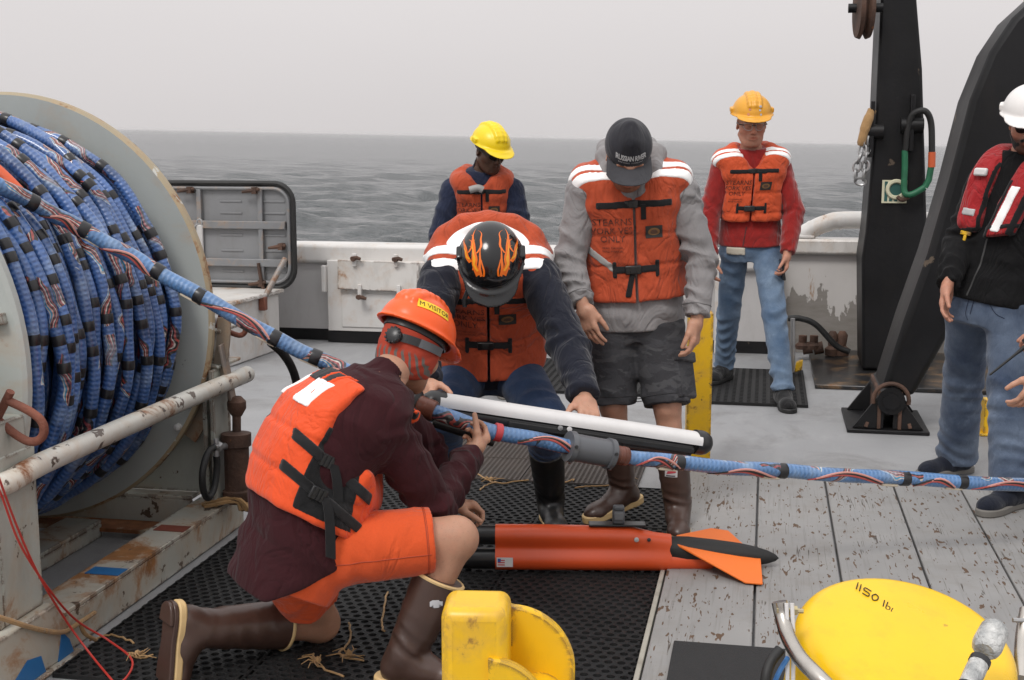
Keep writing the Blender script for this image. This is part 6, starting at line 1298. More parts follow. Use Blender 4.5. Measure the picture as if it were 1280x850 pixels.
    def onside(t, vf, sg=1):
        r, ff = T.axes(t); p_ = T.at(t, .4 * sg, vf); h = bv.ray_cast(Vector(p_), Vector(-r * sg), .6); return (np.array(h[0]) if h[0] is not None else T.at(t, .2 * sg, vf)), r * sg, ff
    for t_, vf_ in ((.515, -.045), (.345, -.045)):
        p_, r, ff = onside(t_, vf_); Mx = np.stack([ff, r, T.u], 1); q = MB(); q.box(p_ + r * .012, (.05, .012, .036), Mx); b_ = q.build('side_buckle', DARKP, f.vesto, bevel=.003)
        for o_ in (-.013, 0, .013): q = MB(); q.box(p_ + r * .0195 + ff * o_, (.006, .004, .034), Mx); q.build('buckle_bar', BLACKR, b_)
        ln = .17 if t_ < .4 else .15
        pts = [p_ + r * .016 + ff * .022, p_ + r * .022 + ff * .03 - V(0, 0, .04), p_ + r * .020 + ff * .034 - V(0, 0, ln * .6), p_ + r * .014 + ff * .036 - V(0, 0, ln)]
        q = MB(); P_ = spline(pts, 4); wv = nrm(ff + T.u * .1) * .0155; q.add([v_ + wv * s_ + r * e_ for v_ in P_ for s_, e_ in ((-1, 0), (1, 0), (1, .0025), (-1, .0025))], [(i * 4 + k, i * 4 + (k + 1) % 4, i * 4 + 4 + (k + 1) % 4, i * 4 + 4 + k) for i in range(len(P_) - 1) for k in range(4)] + [(3, 2, 1, 0), tuple((len(P_) - 1) * 4 + k for k in range(4))]); q.build('strap_tail', WEB, f.vesto)
    # head gear
    hf = f.hf; F = SDF(*bbox([hf.o], .19), .004); p = hf.p
    F.ell(p(0, -.012, .035), (.087, .107, .097), hf.M, 0); F.ell(p(0, -.008, -.03), (.089, .104, .10), hf.M, .03); F.half(p(0, 0, -.095), -hf.u + hf.f * .42, .01); F.half(p(0, .092, 0), hf.f - hf.u * .1, .012)
    rumple(F, p(0, 0, -.03), .14, .005, 45, 4, (1, 1, 2.2))
    def buffm():
        m, t, b = newmat('red_patterned_neck_gaiter'); g = NG(t); o = g.obj(); w_ = g.n('ShaderNodeTexWave'); w_.inputs['Scale'].default_value = 16; w_.inputs['Distortion'].default_value = 6; w_.inputs['Detail'].default_value = 1.5; w_.inputs['Detail Scale'].default_value = 1.2; g.l(o, w_.inputs['Vector'])
        at_ = g.n('ShaderNodeAttribute'); at_.attribute_name = 'tint'; sp = g.n('ShaderNodeSeparateColor'); g.l(at_.outputs['Color'], sp.inputs[0])
        fx = g.math('MULTIPLY', g.ramp(w_.outputs['Fac'], .60, .66), sp.outputs[0]); c = g.mix(fx, (.37, .045, .022), (.13, .11, .10)); g.l(c, b.inputs['Base Color']); b.inputs['Roughness'].default_value = .95; g.l(g.bump(g.noise(o, 300, 2), .3, .002, g.bump(g.noise(o, 25, 3), .3, .01)), b.inputs['Normal']); return m
    P_, F_ = F.mesh(); q_ = hf.loc(P_); band = np.clip(1 - np.abs(q_[:, 2] + .055 - .1 * q_[:, 1]) / .036, 0, 1) * 3; band = np.clip(band, 0, 1); bf_ = sobj('neck_gaiter', (P_, F_), buffm(), f.root, tint=np.stack([band, band, band, np.ones_like(band)], 1))
    hh_ = hat(Frame(hf.o + hf.u * .004, hf.f, hf.u), HOR, f.root, .004, 1.03, slots=False)
    bv = bvh_of(hh_); dn_ = nrm(hf.r * .88 - hf.f * .35 + hf.u * .25); tr_ = nrm(np.cross(-dn_, hf.u)); lc = lambda x, y: hf.o + hf.u * .098 - hf.f * .035 + dn_ * .30 + tr_ * x + hf.u * y
    st_ = drape('sticker', [[(-.056, -.015), (.056, -.015), (.056, .015), (-.056, .015)]], lc, -dn_, bv, paint_c('yellow_sticker', (.80, .52, .02)), hh_, .002, .008)
    drape('lettering', [text_polys('M VISITOR', .023)], lambda x, y: lc(x + .002, y - .008), -dn_, bv, INK, st_, .003, .008)
    q = MB(); q.lathe([(0, .018), (.004, .024), (.018, .024), (.022, .018)], p(.02, -.118, -.004), -hf.f + hf.r * .25, 18)
    for k in range(12): a = k * .5236; q.box(p(.02, -.131, -.004) + hf.r * .024 * math.cos(a) + hf.u * .024 * math.sin(a), (.006, .012, .006), hf.M)
    kn_ = q.build('adjuster_knob', DARKP, hh_, smooth=True)
    arc = [p(.097 * math.sin(a), -.117 * math.cos(a) - .006, -.006 + .012 * a) for a in np.linspace(.15, 1.9, 18)]
    q = MB(); q.add([v_ + hf.u * s_ for v_ in arc[:9] for s_ in (-.013, .013)], [(2 * i, 2 * i + 2, 2 * i + 3, 2 * i + 1) for i in range(8)]); q.build('suspension_strap', DARKP, hh_); q = MB(); q.add([v_ + hf.u * s_ for v_ in arc[8:] for s_ in (-.013, .013)], [(2 * i, 2 * i + 2, 2 * i + 3, 2 * i + 1) for i in range(len(arc) - 9)]); q.build('suspension_strap', GREYP, hh_)
    # boots
    kR, aR = J['knR'], J['anR']; bR, frb = boot(f, 'R', lerp(aR, kR, .66), cvec(.85, -.15, -.05), BROWNB, CREAM, (.078, .060), .005, CREAM, .006, upv=V(0, 0, 1), soleh=.022)
    bv = bvh_of(bR); c_ = lerp(aR, kR, .50); 
    lb = drape('boot_label', [[(-.018, -.008), (-.006, -.008), (-.006, -.013), (.006, -.013), (.006, -.008), (.018, -.008), (.018, .006), (.008, .006), (.008, .011), (-.010, .011), (-.010, .006), (-.018, .006)]], lambda x, y: c_ + _rt * (x + .018) + V(0, 0, y) - _fh * .3, _fh, bv, paint_c('label_grey', (.5, .5, .52)), bR, .002)
    kL, aL = J['knL'], J['anL']; sd = nrm(aL - kL); boot(f, 'L', lerp(aL, kL, .68), V(0, 0, -1) + sd * .15, BROWNB, CREAM, (.078, .060), .005, CREAM, .006, upv=-sd, soleh=.030, ankle_h=.105, outsole=BROWNB)

# ---- bending man in the flame-painted helmet
if 'F' in PPL:
    J = JJ(pel=(612, 448, 5.20), hipR=(584, 455, 5.22), hipL=(640, 455, 5.22), knR=(556, 522, 4.90), anR=(552, 632, 5.18), knL=(680, 520, 4.92), anL=(688, 630, 5.20), neck=(610, 324, 4.98), shR=(553, 348, 4.93), shL=(673, 348, 4.93), elR=(528, 428, 4.64), wrR=(531, 480, 4.38), elL=(712, 436, 4.70), wrL=(731, 498, 4.50), head=(614, 334, 4.70))
    snap(J, R=.115, L=.115)
    J['toeR'] = J['anR'] + cvec(-.2, -1, -.3) * .2; J['toeL'] = J['anL'] + cvec(.1, -1, -.3) * .2
    f = Fig('man bending forward in flame-painted black hard hat and orange vest holding the white tube', J, cvec(.02, -.62, -.78), cvec(0, -.78, .62), SKIN_L,
            [dict(w=J['wrR'], d=cvec(.15, -.75, -.4), n=cvec(.7, .1, -.5), thumb=1, curl=(30, 40, 30)), dict(w=J['wrL'], d=cvec(.12, -.80, -.42), n=cvec(-.1, -.45, -.9), thumb=-1, curl=(18, 34, 34), spread=.5, tdir=(.7, .75, .1))], bulk=1.08, bow=.05)
    T = f.T; f.top(NAVY, .0065, .018, -.12, (.088, .074, .056), .012, 3.0, name='coverall_top', cuff=.003, collar=(.3, .068)); f.legs(JEAN_D, .007, (.108, .086, .07), .42, .007, 4.0, 'jeans')
    f.vest(VORG, .0055, .055, .0, .100, .056, yoke=.18, v=.9, flap=True)
    f.std_vest_trim(chest=.80, waist=.34, stripes=((-.075, -.012), (.012, .070)), wr=(.075, .36), tt=.66, tx=.09, bt=.60, tail=False)
    L = T.L; f.patch('reflective_stripe', lambda t, vr, vf, w_: np.maximum(np.maximum(np.abs((t - 1.205) * L + vr * vr * 2.5) - .021, vf - .02), np.abs(vr) - .19), REFL, .004)
    hf = f.hf; hh_ = hat(Frame(hf.o + hf.u * .006, hf.f, hf.u), HBK, f.root, .004, 1.03, ridge=False, visor=1.0); bv = bvh_of(hh_)
    FLA = paint('flame_orange_print', (.80, .16, .012), .2, bump=0); FLY = paint('flame_yellow_print', (.85, .36, .02), .2, bump=0)
    def flame(x0, y0, x1, y1, w_, bend, k=10):
        P = [(x0 + (x1 - x0) * i / k + bend * math.sin(math.pi * i / k) + .25 * bend * math.sin(3 * math.pi * i / k), y0 + (y1 - y0) * i / k) for i in range(k + 1)]; W = [w_ * (1 - i / k) ** .7 * (.6 + .4 * math.sin(2.5 * i / k + .5)) for i in range(k + 1)]
        return ([(x - w0, y) for (x, y), w0 in zip(P, W)] + [(x + w0, y) for (x, y), w0 in zip(P, W)], [(i, i + k + 1, i + k + 2, i + 1) for i in range(k)])
    for sg in (-1, 1):
        A = [flame(sg * .045, .105, sg * .050, -.075, .010, sg * .016), flame(sg * .060, .085, sg * .078, -.030, .009, -sg * .012), flame(sg * .034, .110, sg * .030, .015, .006, sg * .008), flame(sg * .072, .06, sg * .092, -.06, .007, sg * .010), flame(sg * .050, .04, sg * .046, -.06, .005, -sg * .018), flame(sg * .080, .025, sg * .072, -.05, .006, -sg * .014), flame(sg * .026, .112, sg * .044, .05, .004, -sg * .006)]
        fl_ = drape('flame_print', A, lambda x, y: hf.p(x, y, .35), -hf.u, bv, FLA, hh_, .0012, .010)
        drape('flame_print', [flame(sg * .046, .095, sg * .052, -.02, .004, sg * .015), flame(sg * .062, .075, sg * .077, .0, .0035, -sg * .011), flame(sg * .074, .05, sg * .090, -.02, .003, sg * .009)], lambda x, y: hf.p(x, y, .35), -hf.u, bv, FLY, fl_, .0022, .010)
    q = MB(); q.tube([hf.p(.085, .11, .02), hf.p(.10, .14, .0), hf.p(.098, .155, -.02)], .009, 8); q.build('lamp_clip', DARKP, hh_, smooth=True)
    dn = cvec(0, -1, 0)
    for c in 'RL': boot(f, c, lerp(J['an' + c], J['kn' + c], .62), cvec(-.25 if c == 'R' else .12, -1, 0), BLKB, CREAM, (.074, .060), .0055, CREAM if c == 'R' else None, .006, upv=V(0, 0, 1), soleh=.022)

# ---- man in the grey hoodie looking down
if 'G' in PPL:
    J = JJ(pel=(793, 384, 5.25), hipR=(765, 390, 5.25), hipL=(821, 390, 5.25), knR=(766, 506, 5.20), anR=(778, 607, 5.26), knL=(834, 508, 5.12), anL=(847, 636, 5.12), neck=(787, 212, 5.18), shR=(730, 240, 5.15), shL=(850, 240, 5.15), elR=(712, 326, 5.12), wrR=(729, 384, 5.0), elL=(877, 326, 5.12), wrL=(871, 400, 5.04), head=(785, 194, 5.03))
    snap(J, L=.115)
    J['toeR'] = J['anR'] + cvec(-.75, -.55, -.3) * .2; J['toeL'] = J['anL'] + cvec(-.1, -1, -.3) * .2
    f = Fig('man in grey hoodie, dark cap and camouflage shorts looking down with arms hanging', J, cvec(.02, -.74, -.67), cvec(0, -.67, .74), SKIN_L,
            [dict(w=J['wrR'], d=cvec(.28, -.15, -.95), n=cvec(.55, .55, -.05), thumb=1, curl=(14, 22, 14), spread=.8, tdir=(.85, .45, .25)), dict(w=J['wrL'], d=cvec(-.10, -.12, -1), n=cvec(-.85, .35, .1), thumb=-1, curl=(20, 34, 24), spread=.5, tdir=(.9, .35, .2))], bulk=1.08, tint=dict(beard=.7, beardc=(.34, .19, .12)))
    T = f.T
    def hood(F):
        for sg in (-1, 1):
            A = [T.at(.88, sg * .045, .125), T.at(1.0, sg * .090, .07), T.at(1.10, sg * (.112 if sg < 0 else .100), .0), T.at(1.14, sg * .085, -.08), T.at(1.10, 0, -.12)]
            for a, b in zip(A, A[1:]): F.cone(a, b, .034, .034, .03)
        F.ell(T.at(.98, 0, -.13), (.11, .07, .12), None, .05); rumple(F, T.at(1.0, 0, -.05), .2, .012, 30, 8)
    f.top(GREYH, .006, .024, -.12, (.073, .062, .049), .014, 5.0, name='hoodie', cuff=.004, extra=hood, sleeve_to=.93)
    f.legs(CAMO, .006, (.108, .092, .09), .99, .006, 1.0, 'shorts', short=True, flare=.006, top_t=.04)
    gs_ = paint_c('grey_seam', (.12, .115, .115))
    for c in 'RL':
        ring(f.topo, lerp(J['sh' + c], J['el' + c], .04), nrm(V(*J['el' + c]) - V(*J['sh' + c])) * .45 + (T.ra if c == 'R' else -T.ra) * .9, .18, gs_); ring(f.topo, lerp(J['el' + c], J['wr' + c], .76), V(*J['wr' + c]) - V(*J['el' + c]), .11, gs_)
    shs = [o for o in f.root.children if o.name.startswith('shorts')][0]
    for c in 'RL': ring(shs, lerp(J['hip' + c], J['kn' + c], .90), V(*J['kn' + c]) - V(*J['hip' + c]), .16, paint_c('camo_seam', (.016, .016, .018)), .0018)
    q = MB()
    kn, hp = J['knL'], J['hipL']; pc_ = lerp(hp, kn, .60) + _rt * .078 - _fh * .045
    fx = nrm(kn - hp); sx_ = nrm(-_fh * .65 - _rt * -.75); pr = nrm(np.cross(fx, np.cross(sx_, fx))); tn = np.cross(fx, pr); Mx = np.stack([tn, pr, fx], 1)
    q.box(pc_ + fx * .03, (.13, .03, .17), Mx); pk = q.build('cargo_pocket', CAMO, f.root, bevel=.012); q = MB(); q.box(pc_ + pr * .012 - fx * .055, (.138, .028, .045), Mx); q.build('pocket_flap', CAMO, pk, bevel=.008)
    f.vest(VORG, .0055, .052, .09, .096, .048, yoke=.18)
    f.std_vest_trim(chest=.80, waist=.34, stripes=((-.005, .045), (.062, .112)), wr=(.07, .36), tt=.66, tx=.088, bt=.60)
    f.patch('reflective_tab', lambda t, vr, vf, w_: np.maximum(np.maximum(np.abs((t - .42) * T.L - (vr - .14) * .8) - .018, np.abs(vr - .14) - .05), .0 - vf), paint_c('dull_silver_tape', (.30, .29, .28)), .003)
    # cap
    hf = f.hf; p = hf.p; F = SDF(*bbox([hf.o], .22), .0035); F.ell(p(0, -.010, .045), (.092, .112, .098), hf.M, 0); F.cone(p(0, .06, .125), p(0, .0, .142), .02, .02, .05); F.half(p(0, 0, .004), -hf.u + hf.f * .16, .004)
    F.ell(p(0, -.008, .02), (.086, .106, .095), hf.M, .004, 's')
    Mv = Frame(hf.o, hf.f - hf.u * .22, hf.u).M
    cap = sobj('cap', F, NAVYC, f.root)
    BRC = cloth('faded_cap_brim_cloth', (.052, .052, .058), .12, 10, 420, .35, .15)
    q = MB(); br_ = []; n_ = 14
    for lay in (0, -.004):
        for i in range(n_ + 1):
            a = -1.25 + 2.5 * i / n_
            for kx in (0, .5, 1): x = math.sin(a) * (.090 + .004 * kx); y = .085 * math.cos(a) + kx * .092 * math.cos(a * .7); br_.append(p(x, y, .030 - .022 * kx - 3.2 * x * x * (.4 + .6 * kx) + lay))
    q.add(br_, [(l_ * (n_ + 1) * 3 + i * 3 + k, l_ * (n_ + 1) * 3 + i * 3 + k + 1, l_ * (n_ + 1) * 3 + i * 3 + 4 + k, l_ * (n_ + 1) * 3 + i * 3 + 3 + k) for l_ in (0, 1) for i in range(n_) for k in (0, 1)] + [(i * 3 + 2, i * 3 + 5, (n_ + 1) * 3 + i * 3 + 5, (n_ + 1) * 3 + i * 3 + 2) for i in range(n_)]); q.build('brim', BRC, cap, smooth=True)
    q = MB(); q.lathe([(0, .009), (.005, .008), (.008, .003)], p(0, .012, .148), hf.u, 12); q.build('button', NAVYC, cap, smooth=True); bv = bvh_of(cap)
    WT = paint_c('white_thread', (.42, .42, .42))
    drape('lettering', [text_polys('RUSSIAN RIVER', .0185, bold=.03, spacing=.9)], lambda x, y: p(-x, .30, .062 + y * 1.5), -hf.f, bv, WT, cap, .0018, .008); drape('lettering', [text_polys('BREWING  COMPANY', .0085, spacing=1.15)], lambda x, y: p(-x, .30, .050 + y), -hf.f, bv, WT, cap, .0018, .008)
    for x in (-.026, .026):
        drape('eyelet', [[(x + .0035 * math.cos(a), .004 * math.sin(a)) for a in np.linspace(0, 6.283, 10, endpoint=False)]], lambda xx, y: p(xx, .30, .108 + y), -hf.f, bv, INK, cap, .0018)
    for x0 in (0, .062, -.062): drape('seam', [[(x0 * (1 - i / 8) - .0008, -.035 + .15 * i / 8) for i in range(9)] + [(x0 * (1 - i / 8) + .0008, -.035 + .15 * i / 8) for i in range(8, -1, -1)]], lambda xx, y: p(xx, .12 - y * .9, .30), -hf.u, bv, paint_c('seam_dark', (.010, .010, .013)), cap, .001, .012)
    upR = V(0, 0, 1) + cvec(-.75, -.55, 0) * .28
    boot(f, 'R', lerp(J['anR'], J['knR'], .50), cvec(-.80, -.60, -.16), BROWNB, CREAM, (.066, .056), .0055, None, upv=upR, soleh=.034)
    bL, _ = boot(f, 'L', lerp(J['anL'], J['knL'], .52), cvec(-.10, -1, 0), BROWNB, CREAM, (.068, .058), .0055, None, upv=V(0, 0, 1), soleh=.030, label='brown boot with a small red and white label')
    bv = bvh_of(bL); c_ = lerp(J['anL'], J['knL'], .36) - _rt * .018; lb = drape('boot_label', [[(-.024, -.016), (.024, -.016), (.024, .016), (-.024, .016)]], lambda x, y: c_ + _rt * x + V(0, 0, y) - _fh * .3, _fh, bv, paint_c('label_white', (.55, .53, .53)), bL, .002)
    drape('boot_label', [[(-.018, -.004), (.018, .004), (.016, .011), (-.014, .009)]], lambda x, y: c_ + _rt * x + V(0, 0, y) - _fh * .3, _fh, bv, paint_c('label_red', (.5, .06, .08)), lb, .003)
    drape('boot_label', [[(-.019, -.013), (.015, -.013), (.015, -.008), (-.019, -.008)]], lambda x, y: c_ + _rt * x + V(0, 0, y) - _fh * .3, _fh, bv, paint_c('label_dark', (.05, .05, .06)), lb, .003)

# ---- man behind in the bright yellow helmet
if 'Y' in PPL:
    J = JJ(pel=(604, 324, 7.98), hipR=(585, 330, 7.98), hipL=(623, 330, 7.98), knR=(583, 412, 7.9), anR=(586, 476, 8.05), knL=(623, 412, 7.9), anL=(627, 476, 8.05), neck=(602, 216, 7.9), shR=(566, 238, 7.9), shL=(640, 238, 7.9), elR=(549, 294, 7.85), wrR=(560, 340, 7.65), elL=(654, 294, 7.85), wrL=(640, 340, 7.65), head=(612, 189, 7.83))
    snap(J, R=.10, L=.10)
    for c in 'RL': J['toe' + c] = J['an' + c] + cvec(.1, -1, -.3) * .2
    f = Fig('man in bright yellow hard hat and sunglasses standing behind the bending man', J, cvec(.50, -.80, -.38), cvec(.20, -.30, .92), SKIN_D, [dict(w=J['wrR'], d=cvec(.5, -.5, -.5), n=cvec(.6, .3, -.5), thumb=1, h=.004), dict(w=J['wrL'], d=cvec(-.5, -.5, -.5), n=cvec(-.6, .3, -.5), thumb=-1, h=.004)], hh=.005, tint=dict(beard=.3, beardc=(.5, .45, .42), red=.03, lip=(1.1, .85, .85)))
    T = f.T; f.top(NAVY2, .0085, .018, -.15, (.076, .064, .05), .009, 6.0, name='jacket', collar=(.55, .066)); f.legs(JEAN_L, .010, (.095, .075, .07), .95, .006, 3.0, 'jeans', hemr=.12)
    f.vest(VORG, .007, .040, .20, .098, .036, yoke=.12, v=.84); f.std_vest_trim(chest=.83, waist=.36, stripes=(), tt=.66, tx=.085, bt=.62, tail=False)
    q = MB(); b0 = T.at(.86, .02, .175); q.tube(spline([b0 - T.axes(.8)[0] * .03, b0 + T.u * .012, b0 + T.axes(.8)[0] * .05], 5), .022, 10); q.build('grey_ribbon_roll', paint_c('grey_ribbon', (.3, .29, .28)), f.vesto, smooth=True)
    hf = f.hf; hh_ = hat(hf, HYE, f.root, .0045, 1.02); glasses(hf, f.root)
    F = SDF(*bbox([hf.o], .17), .005); F.ell(hf.p(0, -.016, .03), (.082, .104, .085), hf.M, 0); F.half(hf.p(0, 0, .005), -hf.u); F.half(hf.p(0, .035, 0), hf.f, .01); sobj('knit_cap', F, cloth('grey_knit', (.06, .058, .055)), f.root)
    for c in 'RL': boot(f, c, None if False else J['an' + c] + V(0, 0, .02), cvec(.15, -1, 0), paint_c('brown_shoe', (.07, .04, .025)), SOLED, low=True, upv=V(0, 0, 1), name='shoe', h=.008)

# ---- man in the red fleece
if 'R' in PPL:
    J = JJ(pel=(938, 303, 8.1), hipR=(919, 309, 8.12), hipL=(957, 309, 8.07), knR=(911, 392, 8.28), anR=(905, 461, 8.42), knL=(968, 393, 7.82), anL=(979, 483, 7.66), neck=(939, 190, 8.05), shR=(904, 212, 8.05), shL=(974, 212, 8.05), elR=(887, 265, 8.05), wrR=(887, 322, 7.95), elL=(992, 265, 8.0), wrL=(984, 318, 7.88), head=(939, 155, 7.99))
    snap(J, R=.128, L=.108)
    J['toeR'] = J['anR'] + cvec(-.5, -.9, -.3) * .2; J['toeL'] = J['anL'] + cvec(.0, -1, -.3) * .2
    f = Fig('man in red fleece and amber hard hat standing on a mat with a phone', J, cvec(-.03, -.98, -.20), V(0, 0, 1), SKIN_T, [dict(w=J['wrR'], d=cvec(.05, -.1, -1), n=cvec(.8, .2, 0), thumb=1, h=.0038), dict(w=J['wrL'], d=cvec(-.12, -.22, -1), n=cvec(-.85, .1, .1), thumb=-1, h=.0038, curl=(30, 45, 30))], hh=.0045, jaw=1.15, bulk=1.05, S=1.07, tint=dict(red=.3, beardc=(.5, .38, .33), beard=.12))
    T = f.T; f.top(RED, .008, .022, -.02, (.080, .068, .050), .008, 7.0, name='fleece_jacket', collar=(.30, .066), hemtilt=0.0); f.legs(JEAN_L, .008, (.094, .074, .064), 1.04, .011, 2.0, 'jeans', hemr=.03)
    q = MB(); tu = T.at(-.04, .06, .125); F = SDF(*bbox([T.at(-.05, .07, .1)], .15), .007); T.put(F, .020, 0, -.10, -.015); F.half(T.at(0, .02, 0), -T.axes(0)[0]); F.half(T.at(0, .14, 0), T.axes(0)[0]); F.half(T.at(0, 0, .03), -T.f); sobj('shirt_tail', F, paint_c('cream_shirt', (.5, .46, .38)), f.root)
    f.vest(VORG2, .007, .060, .25, .104, .050, yoke=.18); f.std_vest_trim(chest=.82, waist=.42, stripes=((.0, .045), (.058, .103)), wr=(.066, .36), tt=.68, tx=.09, bt=.66, tail=False)
    for sg in (-1, 1): f.patch('side_tab', lambda t, vr, vf, w_, sg=sg: np.maximum(np.abs((t - .40) * T.L) - .03, np.maximum(np.abs(vr * sg - .20) - .012, -.06 - vf)), WEB, .004)
    q = MB(); z0 = [T.at(t_, 0, .4) for t_ in (.24, .12, .0)]; bv = bvh_of(f.topo)
    drape('zip', [[(-.003, -.0), (.003, 0), (.003, .12), (-.003, .12)]], lambda x, y: T.at(.0 + y / T.L, x, .4), -T.f, bv, paint_c('dark_red_zip', (.05, .01, .01)), f.topo, .002)
    hf = f.hf; hh_ = hat(Frame(hf.o + hf.u * .012, hf.f, hf.u), HAM, f.root, .0042, 1.09, visor=.78); glasses(hf, f.root, 1.07, STEEL, 'spectacles', True)
    bv = bvh_of(hh_)
    for (x, z, cn) in ((-.030, .130, 'sticker_pale'), (-.028, .108, 'sticker_pale'), (-.034, .082, 'sticker_pale'), (.032, .112, 'sticker_pink'), (.040, .084, 'sticker_pink')):
        drape('sticker', [[(x + .007 * math.cos(a), z + .007 * math.sin(a)) for a in np.linspace(0, 6.283, 10, endpoint=False)]], lambda xx, y: hf.p(xx, .3, y), -hf.f, bv, paint_c(cn, (.45, .45, .48) if cn == 'sticker_pale' else (.62, .25, .16)), hh_, .002)
    q = MB()
    for x in (-1, 1): q.lathe([(0, .008), (.006, .008), (.007, .003)], hf.p(.108 * x, .03, .075), hf.r * x, 8)
    q.build('slot_plug', DARKP, hh_, smooth=True)
    F = SDF(*bbox([hf.o], .16), .005); F.ell(hf.p(0, -.016, .03), (.080, .100, .085), hf.M, 0); F.half(hf.p(0, 0, -.02), -hf.u); F.half(hf.p(0, .012, 0), hf.f, .01); sobj('hair', F, cloth('grey_hair', (.16, .14, .125), .3, 40, 300, .6), f.root)
    q = MB()
    for x in (-1, 1): q.lathe([(-.004, .001), (-.003, .006), (0, .0075), (.003, .006), (.004, .001)], hf.p(.031 * x, .0935, .006), hf.f, 10)
    q.build('eye', paint_c('eye_dark', (.03, .022, .018)), f.root, smooth=True)
    ph = thing('phone', 'dark mobile phone held in the hand of the man in red fleece', 'phone', J['wrL']); c_ = J['wrL'] + cvec(-.35, -.25, -1) * .10; q = MB(); q.box(c_, (.016, .075, .13), np.stack([nrm(_rt + V(0, 0, .15)), -_fh, nrm(V(0, 0, 1) - _rt * .15)], 1)); q.build('case', DARKP, ph, bevel=.005); q = MB(); q.box(c_ - _rt * .0085, (.001, .066, .115), np.stack([nrm(_rt + V(0, 0, .15)), -_fh, nrm(V(0, 0, 1) - _rt * .15)], 1)); q.build('screen', GLASS, ph)
    for c, td in (('R', cvec(-.55, -.85, 0)), ('L', cvec(-.03, -1, 0))): boot(f, c, J['an' + c] + V(0, 0, .02), td, SHOE, BLACKR, low=True, upv=V(0, 0, 1), name='shoe', h=.006, size=1.08)

